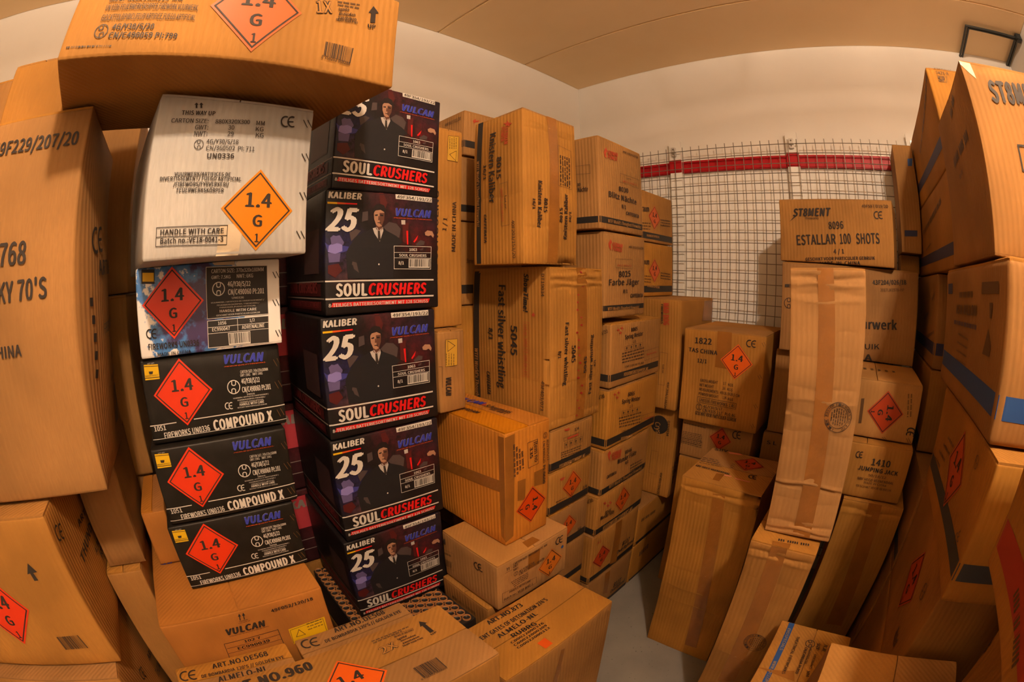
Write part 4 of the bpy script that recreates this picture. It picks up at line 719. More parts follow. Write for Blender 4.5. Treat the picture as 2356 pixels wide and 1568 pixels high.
  ['t', 'E', 0.0581, 0.0402, 0.0606, -0.0226, 0.0105, 'PI:0600', 'k', 1, 0],
  ['h', 'E', 0.0141, -0.0755, 0.0631, -0.0015, 'lr2', ['1.4', 'G', '1']],
  ['d', 'E', -0.0597, 0.1398, -0.0579, 0.0407, 0.0067, 1, 'k'],
  ['d', 'E', -0.0498, 0.1305, -0.0476, 0.0467, 0.0068, 1, 'k'],
  ['d', 'E', -0.0397, 0.1211, -0.0373, 0.0527, 0.0069, 1, 'k'],
  ['d', 'E', -0.0294, 0.1115, -0.0268, 0.0588, 0.007, 1, 'k'],
  ['q', 'E', [-0.0903, 0.1664, -0.0529, 0.1702, -0.0586, -0.1578, -0.0905, -0.1698], 'tape', 1],
  ['q', 'S', [0.2114, 0.166, 0.2327, 0.1667, 0.2365, -0.1705, 0.2171, -0.153], 'tape', 1],
  ['q', 'E', [0.0222, 0.0305, 0.0637, 0.0304, 0.0654, -0.0236, 0.0232, -0.0162], 'tape', 1],
  ['q', 'E', [-0.0438, 0.0242, -0.0125, 0.0229, -0.0143, -0.0471, -0.0438, -0.0396], 'tape', 1],
  ['q', 'S', [-0.1154, 0.0126, 0.2346, 0.0353, 0.2341, -0.001, -0.1063, -0.0262], 'tape', 1],
  ['t', 'T', -0.158, 0.0926, 0.1177, 0.0997, 0.014, 'geschikt voor particulier gebruik', 'k', 1, 0],
  ['t', 'T', -0.1256, 0.0092, 0.0054, 0.0254, 0.027, 'VULCAN', 'bl', 2, 0.2],
  ['t', 'T', 0.0202, 0.0222, 0.1302, 0.0265, 0.0235, 'Schuurmans', 'k', 1, 0],
  ['p', 'T', [-0.0074, 0.0361, -0.0066, 0.0544, 0.0168, 0.0375, 0.0161, 0.0225], 'r1', 2],
  ['l', 'T', [-0.0834, -0.0034, 0.0309, 0.0101, 0.0479, -0.0281, -0.0646, -0.0416, -0.0834, -0.0034], 0.0008, 'k'],
  ['t', 'T', -0.0508, -0.0558, 0.0651, -0.0421, 0.0192, 'ROTTERDAM', 'k', 1, 0],
  ['d', 'T', 0.0555, 0.0135, 0.1239, 0.0159, 0.0092, 1, 'k'],
]],
['c8', 'cardboard_box', 'pale cardboard box under the amber box, with small amber diamond', None, [0.819, -1.4365, 0.552], [0.258, 0.303, 0.181], [0, 0, 0], 'cardpale', {'flap': 'x'}, [
  ['c', 'E', 0.09, 0.0451, 0.1291, 0.0425, 0.0274, 'k'],
  ['o', 'E', 0.125, 0.0219, 0.006, 'bs'],
  ['h', 'E', 0.0703, -0.0157, 0.0037, 0.0577, 'la2', ['1.4', 'G', '1']],
  ['t', 'E', -0.0919, 0.0639, 0.0488, 0.0665, 0.0085, 'CARTON SIZE: 360 X 320 X 190  MM', 'k', 0, 0],
  ['t', 'E', -0.092, 0.0541, -0.0712, 0.0539, 0.0085, 'GWT:', 'k', 0, 0],
  ['t', 'E', -0.0911, 0.0414, -0.0702, 0.0406, 0.0086, 'NWT:', 'k', 0, 0],
  ['u', 'E', -0.0805, 0.0262, -0.0, 0.0086, 'k'],
  ['t', 'E', -0.0687, 0.0218, -0.0056, 0.0245, 0.0099, '4G/Y20/S/18', 'k', 0, 0],
  ['t', 'E', -0.0687, 0.012, 0.0381, 0.0177, 0.009, 'CN/4190-120  PI:078', 'k', 0, 0],
  ['d', 'E', -0.0992, -0.0005, -0.0299, 0.0004, 0.0034, 1, 'k'],
  ['d', 'E', -0.0955, -0.0084, -0.0297, -0.0063, 0.0034, 1, 'k'],
  ['d', 'E', -0.0918, -0.0164, -0.0296, -0.0132, 0.0035, 1, 'k'],
  ['d', 'E', -0.088, -0.0245, -0.0294, -0.0201, 0.0035, 1, 'k'],
  ['l', 'E', [-0.1348, -0.0238, 0.0066, -0.038, 0.0074, -0.0627, -0.1347, -0.0636, -0.1348, -0.0238], 0.0008, 'k'],
  ['t', 'E', -0.1074, -0.0372, -0.0189, -0.0411, 0.0083, 'HANDLE WITH CARE', 'k', 0, 0],
  ['t', 'E', -0.1291, -0.0571, -0.0092, -0.0611, 0.009, 'Batch no.: VE18-0041-1', 'k', 0, 0],
  ['p', 'E', [-0.1143, 0.0686, -0.1117, 0.0636, -0.1131, 0.0634, -0.1123, 0.0559, -0.1145, 0.0571, -0.1153, 0.0647, -0.1166, 0.0654], 'k', 2],
  ['p', 'E', [-0.1077, 0.0671, -0.105, 0.0621, -0.1064, 0.062, -0.1056, 0.0544, -0.1078, 0.0556, -0.1086, 0.0632, -0.1099, 0.0639], 'k', 2],
  ['l', 'E', [-0.1235, 0.0505, -0.0943, 0.0495], 0.0007, 'k'],
  ['q', 'E', [-0.0289, 0.0713, 0.0205, 0.07, 0.0176, 0.0115, -0.0301, 0.0124], 'tape', 1],
  ['q', 'T', [0.089, -0.0152, 0.0886, 0.0296, 0.1183, 0.0312, 0.1206, -0.0231], 'tape', 1],
  ['c', 'S', 0.0316, 0.0259, 0.0737, 0.0346, 0.0286, 'k'],
  ['t', 'S', -0.2435, 0.01, -0.1065, 0.0432, 0.0201, 'VULCAN', 'k', 2, 0.2],
  ['l', 'S', [-0.1622, 0.0052, -0.0722, 0.0271, -0.0778, -0.0495, -0.1671, -0.0734, -0.1622, 0.0052], 0.0008, 'k2'],
  ['d', 'S', -0.1582, -0.0122, -0.0867, 0.0045, 0.0076, 1, 'k2'],
  ['b', 'S', [-0.1577, -0.0319, -0.0862, -0.0172, -0.0897, -0.0467, -0.1622, -0.0626], 'k2', None],
]],
['c10', 'cardboard_box', 'cardboard box under the pale box, beside the open tubes', None, [0.805, -1.445, 0.3], [0.23, 0.32, 0.248], [0, 0, 0], 'card', {'flap': 'y'}, [
  ['t', 'S', -0.063, 0.0589, 0.0548, 0.0602, 0.0103, '49F 40/1 19/19', 'k2', 0, 0],
]],
['c10b', 'cardboard_box', 'cardboard box on the floor under the pale box', None, [0.76, -1.445, 0.0], [0.32, 0.32, 0.298], [0, 0, 0], 'card', {'flap': 'y'}, [
]],
['c11a', 'cardboard_box', 'small striped cardboard box under the red-taped upright box, topmost of its stack', None, [0.675, -1.161, 0.885], [0.35, 0.222, 0.146], [0, 0, 0], 'card', {'bulge': {'E': 0.003}, 'flap': 'x'}, [
  ['t', 'E', 0.0045, 0.0437, 0.0275, 0.0437, 0.0095, '1/4', 'k', 1, 0],
  ['l', 'E', [-0.0504, 0.0343, 0.029, 0.0327, 0.0283, 0.0217, -0.0488, 0.0228, -0.0504, 0.0343], 0.0008, 'k'],
  ['q', 'E', [-0.0308, 0.0303, 0.0267, 0.0293, 0.0261, 0.0223, -0.0305, 0.0239], 'r1', 1],
  ['l', 'E', [-0.0441, 0.0156, -0.0279, 0.015, -0.0269, -0.0031, -0.0432, -0.0024, -0.0441, 0.0156], 0.0008, 'k'],
  ['p', 'E', [-0.0359, 0.012, -0.0309, 0.0065, -0.0342, 0.0066, -0.0339, 0.0009, -0.0366, 0.001, -0.0369, 0.0067, -0.0403, 0.007], 'k', 2],
  ['l', 'E', [-0.0198, 0.015, -0.0031, 0.0144, -0.002, -0.004, -0.0187, -0.0032, -0.0198, 0.015], 0.0008, 'k'],
  ['p', 'E', [-0.0113, 0.0113, -0.0061, 0.0058, -0.0096, 0.0059, -0.0092, 0.0001, -0.012, 0.0002, -0.0123, 0.006, -0.0158, 0.0063], 'k', 2],
  ['l', 'E', [0.0053, 0.0143, 0.0224, 0.0136, 0.0236, -0.005, 0.0065, -0.0042, 0.0053, 0.0143], 0.0008, 'k'],
  ['p', 'E', [0.014, 0.0106, 0.0194, 0.0049, 0.0158, 0.005, 0.0162, -0.0008, 0.0133, -0.0007, 0.0129, 0.0052, 0.0094, 0.0055], 'k', 2],
  ['l', 'E', [0.031, 0.0135, 0.0486, 0.0128, 0.0499, -0.006, 0.0323, -0.0051, 0.031, 0.0135], 0.0008, 'k'],
  ['p', 'E', [0.04, 0.0097, 0.0455, 0.004, 0.0418, 0.0041, 0.0423, -0.0018, 0.0393, -0.0017, 0.0389, 0.0043, 0.0352, 0.0046], 'k', 2],
  ['d', 'E', -0.06, -0.0169, 0.0468, -0.0224, 0.004, 1, 'k'],
  ['d', 'E', -0.0596, -0.0248, 0.0475, -0.032, 0.0041, 1, 'k'],
  ['d', 'E', -0.0592, -0.0327, 0.0482, -0.0417, 0.0041, 1, 'k'],
  ['d', 'E', -0.0588, -0.0407, 0.049, -0.0514, 0.0041, 1, 'k'],
  ['w', 'SE', -0.067, -0.04, 'kp'],
  ['t', 'E', -0.0655, -0.0707, 0.0734, -0.0735, 0.0155, 'VUURWERKTOPPERS.NL', 'ck', 2, 0.15],
  ['p', 'E', [-0.046, 0.0665, -0.0374, 0.0608, -0.0224, 0.0625, -0.0202, 0.0539, -0.0321, 0.0543, -0.0439, 0.0569], 'r1', 2],
]],
['c11b', 'cardboard_box', 'small striped cardboard box under the red-taped upright box, second of its stack', None, [0.675, -1.161, 0.722], [0.35, 0.222, 0.16], [0, 0, 0], 'card', {'bulge': {'E': 0.003}, 'flap': 'x'}, [
  ['h', 'E', 0.0063, 0.0027, 0.0026, 0.0531, 'lo3', ['1.4', 'G', '1']],
  ['t', 'E', 0.0672, -0.0408, 0.0929, -0.0427, 0.0112, '1/4', 'k', 1, 0],
  ['d', 'E', -0.0762, -0.0384, -0.0218, -0.0398, 0.004, 1, 'k'],
  ['d', 'E', -0.0737, -0.0474, -0.0212, -0.0492, 0.0041, 1, 'k'],
  ['d', 'E', -0.0711, -0.0565, -0.0205, -0.0587, 0.0041, 1, 'k'],
  ['d', 'E', -0.0686, -0.0656, -0.0198, -0.0682, 0.0041, 1, 'k'],
  ['l', 'E', [0.0224, -0.0486, 0.1037, -0.0512, 0.103, -0.0635, 0.0235, -0.0613, 0.0224, -0.0486], 0.0008, 'k'],
  ['p', 'E', [-0.0618, 0.0466, -0.0517, 0.0479, -0.0363, 0.0473, -0.0393, 0.0396, -0.0545, 0.0377], 'r1', 2],
  ['w', 'SE', -0.074, -0.047, 'kp'],
  ['t', 'E', -0.0568, -0.0953, 0.083, -0.1019, 0.0182, 'VUURWERKTOPPERS.NL', 'ck', 2, 0.15],
]],
['c11c', 'cardboard_box', 'small striped cardboard box under the red-taped upright box, third of its stack', None, [0.675, -1.161, 0.548], [0.35, 0.222, 0.17], [0, 0, 0], 'card', {'bulge': {'E': 0.003}, 'flap': 'x'}, [
  ['h', 'E', -0.003, 0.0031, 0.0034, 0.0474, 'lo3', ['1.4', '', '']],
  ['t', 'E', 0.0545, -0.0526, 0.0754, -0.0529, 0.0169, '1/4', 'k', 1, 0],
  ['w', 'SE', -0.079, -0.05, 'kp'],
  ['t', 'E', 0.0108, -0.1016, 0.0815, -0.1098, 0.0212, 'VUURWERKTOPPERS.NL', 'ck', 2, 0.15],
]],
['c11d', 'cardboard_box', 'small striped cardboard box under the red-taped upright box, fourth of its stack', None, [0.675, -1.161, 0.36], [0.35, 0.222, 0.185], [0, 0, 0], 'card', {'bulge': {'E': 0.003}, 'flap': 'x'}, [
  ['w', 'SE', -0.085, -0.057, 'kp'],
]],
['c11e', 'cardboard_box', 'small striped cardboard box under the red-taped upright box, fifth of its stack', None, [0.675, -1.161, 0.18], [0.35, 0.222, 0.178], [0, 0, 0], 'card', {'bulge': {'E': 0.003}, 'flap': 'x'}, [
]],
['c11f', 'cardboard_box', 'small striped cardboard box under the red-taped upright box, lowest of its stack', None, [0.675, -1.161, 0.0], [0.35, 0.222, 0.178], [0, 0, 0], 'card', {'bulge': {'E': 0.003}, 'flap': 'x'}, [
]],
['b8030', 'cardboard_box', 'striped cardboard box in the tall column along the aisle, first of eight', None, [0.65, -0.8835, 1.658], [0.4, 0.293, 0.332], [0, 0, 0], 'card', {'bulge': {'E': 0.003}, 'flap': 'x'}, [
  ['t', 'E', -0.0928, 0.1037, -0.027, 0.1095, 0.0154, 'GERMAN', 'r1', 2, 0.15],
  ['t', 'E', -0.0939, 0.0883, -0.0332, 0.0925, 0.0131, 'POWER', 'r1', 2, 0.15],
  ['p', 'E', [-0.0999, 0.1292, -0.0918, 0.1176, -0.1015, 0.107, -0.1003, 0.0857, -0.1113, 0.0939, -0.1147, 0.1092], 'r1', 2],
  ['t', 'E', -0.0309, -0.0188, 0.034, -0.0163, 0.0168, '8030', 'k', 1, 0],
  ['t', 'E', -0.0964, -0.05, 0.0937, -0.0513, 0.0192, 'Blitz Nächte', 'k', 1, 0],
  ['t', 'E', -0.0145, -0.0796, 0.0154, -0.0797, 0.0134, '8/1', 'k', 1, 0],
  ['t', 'E', 0.0155, -0.0996, 0.1102, -0.1008, 0.0125, 'CAFFERATA', 'k', 2, 0.2],
  ['l', 'E', [-0.0169, 0.0496, 0.1197, 0.0519, 0.1169, 0.0164, -0.0221, 0.0157, -0.0169, 0.0496], 0.0008, 'k'],
  ['t', 'E', -0.0022, 0.0195, 0.103, 0.0242, 0.0067, '1003-F2-108.00-LES', 'r1', 0, 0],
  ['t', 'E', 0.0272, 0.0363, 0.0639, 0.0391, 0.0056, 'Lot nr.', 'k', 0, 0],
  ['t', 'E', 0.0107, 0.1358, 0.1219, 0.1397, 0.0088, '49F203/416/18', 'k', 0, 0],
  ['w', 'SE', -0.1446, -0.123, 'kp'],
  ['t', 'E', -0.1033, -0.1412, 0.1278, -0.1397, 0.0116, "WTF! World's Thoughest Fireworks!", 'ck', 1, 0],
  ['t', 'S', 0.1071, -0.0119, 0.1217, -0.0121, 0.0105, '30', 'k', 1, 0],
  ['t', 'S', 0.0777, -0.0322, 0.1533, -0.0344, 0.0159, 'Blitz Nächte', 'k', 1, 0],
  ['l', 'S', [0.0868, 0.0631, 0.1637, 0.0595, 0.1644, 0.0279, 0.0859, 0.0334, 0.0868, 0.0631], 0.0008, 'k'],
]],
['b8025', 'cardboard_box', 'striped cardboard box in the tall column along the aisle, second of eight', None, [0.65, -0.8665, 1.357], [0.4, 0.283, 0.296], [0, 0, 0], 'card', {'bulge': {'E': 0.003}, 'flap': 'x'}, [
  ['t', 'E', -0.0949, 0.0978, -0.0287, 0.095, 0.014, 'GERMAN', 'r1', 2, 0.15],
  ['t', 'E', -0.0951, 0.0838, -0.0337, 0.0802, 0.012, 'POWER', 'r1', 2, 0.15],
  ['p', 'E', [-0.1037, 0.1222, -0.0948, 0.1104, -0.104, 0.1022, -0.1015, 0.0824, -0.1131, 0.0917, -0.1174, 0.1062], 'r1', 2],
  ['t', 'E', -0.0549, -0.0085, 0.025, -0.0044, 0.0203, '8025', 'k', 1, 0],
  ['t', 'E', -0.1147, -0.0366, 0.0903, -0.0341, 0.0202, 'Farbe Jäger', 'k', 1, 0],
  ['t', 'E', -0.0248, -0.0638, 0.0054, -0.0644, 0.0119, '8/1', 'k', 1, 0],
  ['t', 'E', 0.0266, -0.0806, 0.1202, -0.0818, 0.0127, 'CAFFERATA', 'k', 2, 0.2],
  ['l', 'E', [-0.074, 0.0553, 0.0373, 0.0576, 0.0352, 0.0229, -0.0741, 0.025, -0.074, 0.0553], 0.0008, 'k'],
  ['t', 'E', -0.0647, 0.0309, 0.0299, 0.0318, 0.0056, '1003-F2-108.00-LES', 'r1', 0, 0],
  ['t', 'E', 0.0147, 0.0989, 0.1262, 0.0998, 0.0085, '40F203/153/20', 'k', 0, 0],
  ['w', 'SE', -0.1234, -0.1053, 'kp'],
  ['t', 'E', -0.1199, -0.122, 0.0934, -0.1251, 0.0108, "WTF! World's Thoughest Fireworks!", 'ck', 1, 0],
]],
['b8065a', 'cardboard_box', 'striped cardboard box in the tall column along the aisle, third of eight', None, [0.65, -0.7675, 1.104], [0.4, 0.385, 0.233], [0, 0, 0], 'card', {'bulge': {'E': 0.003}, 'flap': 'y'}, [
  ['t', 'E', -0.0613, 0.0766, -0.0122, 0.0772, 0.0141, '8065', 'k', 1, 0],
  ['t', 'E', -0.1034, 0.0523, 0.0317, 0.0548, 0.0155, 'Spring Meister', 'k', 1, 0],
  ['t', 'E', -0.0476, 0.0329, -0.0236, 0.033, 0.0094, '1/1', 'k', 0, 0],
  ['l', 'E', [-0.1016, 0.0255, -0.0748, 0.0262, -0.0736, 0.0103, -0.1005, 0.0099, -0.1016, 0.0255], 0.0008, 'k'],
  ['p', 'E', [-0.0881, 0.0229, -0.0805, 0.0176, -0.0857, 0.0177, -0.0853, 0.0128, -0.0894, 0.0128, -0.0898, 0.0177, -0.095, 0.0178], 'k', 2],
  ['l', 'E', [-0.0695, 0.0261, -0.0417, 0.0267, -0.0405, 0.0106, -0.0684, 0.0102, -0.0695, 0.0261], 0.0008, 'k'],
  ['p', 'E', [-0.0555, 0.0234, -0.0476, 0.0181, -0.053, 0.0182, -0.0526, 0.0132, -0.0569, 0.0132, -0.0573, 0.0181, -0.0626, 0.0182], 'k', 2],
  ['l', 'E', [-0.0363, 0.0267, -0.0075, 0.0273, -0.0062, 0.011, -0.035, 0.0105, -0.0363, 0.0267], 0.0008, 'k'],
  ['p', 'E', [-0.0218, 0.0239, -0.0135, 0.0185, -0.0191, 0.0186, -0.0187, 0.0136, -0.0232, 0.0135, -0.0236, 0.0186, -0.0291, 0.0187], 'k', 2],
  ['l', 'E', [-0.0019, 0.0273, 0.028, 0.0279, 0.0294, 0.0113, -0.0005, 0.0108, -0.0019, 0.0273], 0.0008, 'k'],
  ['p', 'E', [0.0132, 0.0245, 0.0217, 0.019, 0.0159, 0.0191, 0.0164, 0.0139, 0.0118, 0.0139, 0.0113, 0.019, 0.0056, 0.0191], 'k', 2],
  ['d', 'E', -0.1179, -0.0018, 0.0456, 0.0013, 0.0059, 1, 'k'],
  ['d', 'E', -0.1171, -0.0125, 0.0468, -0.0115, 0.0059, 1, 'k'],
  ['d', 'E', -0.1163, -0.0233, 0.048, -0.0244, 0.006, 1, 'k'],
  ['d', 'E', -0.1154, -0.0342, 0.0492, -0.0373, 0.006, 1, 'k'],
  ['t', 'E', -0.0934, -0.0538, 0.0515, -0.0592, 0.0072, 'CN/C3200190  PI:1064', 'k', 0, 0],
  ['l', 'E', [0.0526, -0.0099, 0.1799, -0.0076, 0.1845, -0.0482, 0.0563, -0.0482, 0.0526, -0.0099], 0.0008, 'k'],
  ['d', 'E', 0.0727, -0.03, 0.1621, -0.0299, 0.0059, 1, 'r1'],
  ['p', 'E', [-0.1485, 0.0968, -0.1444, 0.0918, -0.1355, 0.0895, -0.1442, 0.0882, -0.1479, 0.0839, -0.152, 0.0889, -0.1608, 0.0917, -0.1522, 0.0925], 'r1', 2],
  ['p', 'E', [-0.1333, 0.0852, -0.1291, 0.0801, -0.12, 0.0777, -0.1289, 0.0764, -0.1326, 0.0721, -0.1368, 0.0772, -0.1457, 0.0801, -0.137, 0.0808], 'r1', 2],
  ['p', 'E', [-0.1243, 0.1016, -0.12, 0.0965, -0.1109, 0.0942, -0.1199, 0.0929, -0.1236, 0.0885, -0.1278, 0.0935, -0.1368, 0.0964, -0.128, 0.0972], 'r1', 2],
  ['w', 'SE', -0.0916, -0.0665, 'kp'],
  ['t', 'E', -0.1009, -0.0854, 0.0919, -0.0933, 0.0138, 'VUURWERKTOPPERS.NL', 'ck', 2, 0.15],
  ['t', 'S', 0.1586, 0.0727, 0.188, 0.0832, 0.0122, '3/20', 'k', 0, 0],
]],
['b8065b', 'cardboard_box', 'striped cardboard box in the tall column along the aisle, fourth of eight', None, [0.65, -0.769, 0.868], [0.4, 0.382, 0.232], [0, 0, 0], 'card', {'bulge': {'E': 0.003}, 'flap': 'x'}, [
  ['t', 'E', -0.0615, 0.0669, -0.0116, 0.0615, 0.0149, '8065', 'k', 1, 0],
  ['t', 'E', -0.1031, 0.0459, 0.0348, 0.0318, 0.0165, 'Spring Meister', 'k', 1, 0],
  ['t', 'E', -0.0449, 0.018, -0.0203, 0.0151, 0.01, '1/1', 'k', 0, 0],
  ['l', 'E', [-0.0999, 0.0166, -0.0724, 0.014, -0.0703, -0.0034, -0.0979, -0.0006, -0.0999, 0.0166], 0.0008, 'k'],
  ['p', 'E', [-0.0858, 0.0121, -0.0777, 0.0054, -0.083, 0.0062, -0.0824, 0.0008, -0.0866, 0.0013, -0.0873, 0.0066, -0.0926, 0.0074], 'k', 2],
  ['l', 'E', [-0.067, 0.0133, -0.0386, 0.0106, -0.0363, -0.0072, -0.0648, -0.0042, -0.067, 0.0133], 0.0008, 'k'],
  ['p', 'E', [-0.0525, 0.0086, -0.044, 0.0019, -0.0495, 0.0026, -0.0489, -0.0029, -0.0533, -0.0024, -0.0539, 0.0031, -0.0594, 0.0039], 'k', 2],
  ['l', 'E', [-0.033, 0.0098, -0.0035, 0.007, -0.0011, -0.0111, -0.0307, -0.008, -0.033, 0.0098], 0.0008, 'k'],
  ['p', 'E', [-0.0179, 0.005, -0.0091, -0.0019, -0.0149, -0.0011, -0.0141, -0.0067, -0.0187, -0.0061, -0.0194, -0.0006, -0.0251, 0.0002], 'k', 2],
  ['l', 'E', [0.0023, 0.0062, 0.0328, 0.0032, 0.0354, -0.0152, 0.0047, -0.0119, 0.0023, 0.0062], 0.0008, 'k'],
  ['p', 'E', [0.0179, 0.0012, 0.027, -0.0058, 0.0211, -0.005, 0.0219, -0.0106, 0.0172, -0.0101, 0.0164, -0.0044, 0.0105, -0.0036], 'k', 2],
  ['d', 'E', -0.115, -0.0112, 0.0528, -0.0281, 0.0064, 1, 'k'],
  ['d', 'E', -0.1136, -0.0231, 0.0549, -0.0423, 0.0064, 1, 'k'],
  ['d', 'E', -0.1122, -0.0351, 0.0571, -0.0567, 0.0065, 1, 'k'],
  ['d', 'E', -0.1107, -0.0472, 0.0593, -0.0712, 0.0065, 1, 'k'],
  ['t', 'E', -0.0869, -0.0717, 0.0632, -0.0958, 0.0078, 'CN/C3200190  PI:1064', 'k', 0, 0],
  ['l', 'E', [0.0608, -0.0413, 0.1917, -0.055, 0.1999, -0.1004, 0.0675, -0.0842, 0.0608, -0.0413], 0.0008, 'k'],
  ['d', 'E', 0.083, -0.066, 0.1752, -0.0772, 0.0065, 1, 'r1'],
  ['p', 'E', [-0.1515, 0.0992, -0.147, 0.0934, -0.1379, 0.0898, -0.1467, 0.0895, -0.1502, 0.0853, -0.1546, 0.0911, -0.1637, 0.0952, -0.155, 0.095], 'r1', 2],
  ['p', 'E', [-0.1354, 0.0849, -0.1308, 0.079, -0.1215, 0.0753, -0.1304, 0.075, -0.134, 0.0708, -0.1385, 0.0767, -0.1478, 0.0809, -0.1389, 0.0807], 'r1', 2],
  ['p', 'E', [-0.1271, 0.1013, -0.1225, 0.0955, -0.1131, 0.0919, -0.1221, 0.0915, -0.1257, 0.0873, -0.1303, 0.0932, -0.1396, 0.0973, -0.1306, 0.0971], 'r1', 2],
  ['w', 'SE', -0.1026, -0.0743, 'kp'],
  ['t', 'E', -0.0928, -0.1061, 0.1078, -0.1392, 0.0152, 'VUURWERKTOPPERS.NL', 'ck', 2, 0.15],
  ['t', 'S', 0.1545, 0.0735, 0.1846, 0.0873, 0.0126, '3/20', 'k', 0, 0],
]],
['b8046a', 'cardboard_box', 'striped cardboard box in the tall column along the aisle, fifth of eight', None, [0.65, -0.796, 0.677], [0.4, 0.352, 0.188], [0, 0, 0], 'card', {'bulge': {'E': 0.003}, 'flap': 'y'}, [
  ['t', 'E', -0.1218, 0.057, -0.0533, 0.0528, 0.0166, 'GERMAN', 'r1', 2, 0.15],
  ['t', 'E', -0.1196, 0.0401, -0.056, 0.0371, 0.0144, 'POWER', 'r1', 2, 0.15],
  ['p', 'E', [-0.1353, 0.0899, -0.1238, 0.072, -0.1324, 0.0663, -0.1264, 0.0412, -0.1405, 0.0576, -0.1475, 0.077], 'r1', 2],
  ['t', 'E', -0.0254, 0.0364, 0.0266, 0.0346, 0.016, '8046', 'k', 1, 0],
  ['t', 'E', -0.0777, 0.0111, 0.0656, 0.0072, 0.0208, 'Wunder Flöte', 'k', 1, 0],
  ['t', 'E', -0.0182, -0.0101, 0.0075, -0.0096, 0.013, '4/1', 'k', 1, 0],
  ['t', 'E', -0.1445, -0.0274, -0.0784, -0.0289, 0.0131, 'CAFFERATA', 'k', 2, 0.2],
  ['d', 'E', 0.0298, -0.0357, 0.1327, -0.0423, 0.0059, 1, 'k'],
  ['d', 'E', 0.0322, -0.0493, 0.1353, -0.0556, 0.006, 1, 'k'],
  ['d', 'E', 0.0346, -0.063, 0.1379, -0.0691, 0.006, 1, 'k'],
  ['w', 'SE', -0.0914, -0.0662, 'kp'],
  ['t', 'E', -0.1213, -0.0819, 0.1349, -0.0873, 0.016, "WTF! World's Thoughest Fireworks!", 'ck', 1, 0],
]],
['b8046b', 'cardboard_box', 'striped cardboard box in the tall column along the aisle, sixth of eight', None, [0.65, -0.8035, 0.492], [0.4, 0.363, 0.182], [0, 0, 0], 'card', {'bulge': {'E': 0.003}, 'flap': 'x'}, [
  ['h', 'E', 0.0023, 0.0101, 0.0026, 0.0595, 'lo3', ['1.4', 'G', '']],
  ['t', 'E', -0.1259, -0.0084, -0.0853, -0.0125, 0.017, '8046', 'k', 0, 0],
  ['t', 'E', -0.1553, -0.0224, -0.0602, -0.0302, 0.0178, 'Wunder Flöte', 'k', 1, 0],
  ['p', 'E', [-0.1333, 0.0578, -0.1279, 0.049, -0.1174, 0.0422, -0.1271, 0.0437, -0.1306, 0.0388, -0.136, 0.0476, -0.1464, 0.0551, -0.1368, 0.0529], 'r1', 2],
  ['p', 'E', [-0.109, 0.0364, -0.1034, 0.0274, -0.0926, 0.0203, -0.1026, 0.0219, -0.1061, 0.017, -0.1118, 0.0261, -0.1225, 0.0338, -0.1126, 0.0315], 'r1', 2],
  ['p', 'E', [-0.094, 0.0442, -0.0883, 0.0352, -0.0773, 0.0281, -0.0875, 0.0297, -0.0911, 0.0248, -0.0968, 0.0339, -0.1077, 0.0415, -0.0976, 0.0393], 'r1', 2],
  ['w', 'SE', -0.0883, -0.0605, 'kp'],
  ['t', 'E', -0.1281, -0.0866, 0.1024, -0.0907, 0.0207, 'VUURWERKTOPPERS.NL', 'ck', 2, 0.15],
  ['t', 'S', 0.1539, 0.0516, 0.1818, 0.0729, 0.0133, '6/20', 'k', 0, 0],
]],
['b8117a', 'cardboard_box', 'striped cardboard box in the tall column along the aisle, seventh of eight', None, [0.65, -0.815, 0.232], [0.4, 0.36, 0.257], [0, 0, 0], 'card', {'bulge': {'E': 0.003}, 'flap': 'x'}, [
  ['h', 'E', -0.1026, -0.0082, 0.0, 0.062, 'lr3', ['1.4', 'G', '']],
  ['t', 'E', 0.0617, -0.0414, 0.125, -0.048, 0.0242, '8117', 'k', 1, 0],
  ['t', 'E', 0.0218, -0.0686, 0.1712, -0.0756, 0.0195, 'Overtyfend', 'k', 1, 0],
  ['t', 'E', -0.1479, 0.0804, -0.1214, 0.0806, 0.0137, 'A2', 'r1', 0, 0],
  ['l', 'E', [-0.0234, 0.0274, 0.0861, 0.023, 0.0954, -0.0217, -0.0133, -0.0131, -0.0234, 0.0274], 0.0008, 'k'],
  ['q', 'E', [-0.0138, 0.1229, 0.0355, 0.1205, 0.0345, -0.1186, -0.0236, -0.1043], 'tape', 1],
  ['w', 'SE', -0.118, -0.092, 'kp'],
]],
['b8117b', 'cardboard_box', 'striped cardboard box in the tall column along the aisle, eighth of eight', None, [0.65, -0.815, 0.0], [0.4, 0.35, 0.229], [0, 0, 0], 'card', {'bulge': {'E': 0.003}, 'flap': 'x'}, [
  ['t', 'E', 0.0339, -0.0419, 0.1006, -0.0493, 0.0315, '8117', 'k', 1, 0],
  ['t', 'E', 0.016, -0.0675, 0.1429, -0.0729, 0.0218, 'Overtyfend', 'k', 1, 0],
  ['w', 'SE', -0.112, -0.09, 'kp'],
  ['q', 'E', [-0.0488, 0.1026, -0.0104, 0.0997, -0.0112, -0.0436, -0.0473, -0.0278], 'tape', 1],
]],
['traum1', 'cardboard_box', 'cardboard box with an orange diamond beside the wire mesh, upper of two', None, [0.535, -0.3485, 1.662], [0.37, 0.317, 0.235], [0, 0, 0], 'card', {'bulge': {'E': 0.003}, 'flap': 'x'}, [
  ['h', 'E', -0.0445, -0.0006, 0.0035, 0.0589, 'lo3', ['1.4', 'G', '']],
  ['t', 'E', -0.1792, 0.013, -0.0969, 0.0212, 0.0263, 'Traum', 'k', 1, 0],
  ['d', 'E', -0.159, -0.0403, -0.0826, -0.0347, 0.0053, 1, 'k'],
  ['d', 'E', 0.016, -0.0055, 0.131, 0.0017, 0.0057, 1, 'k'],
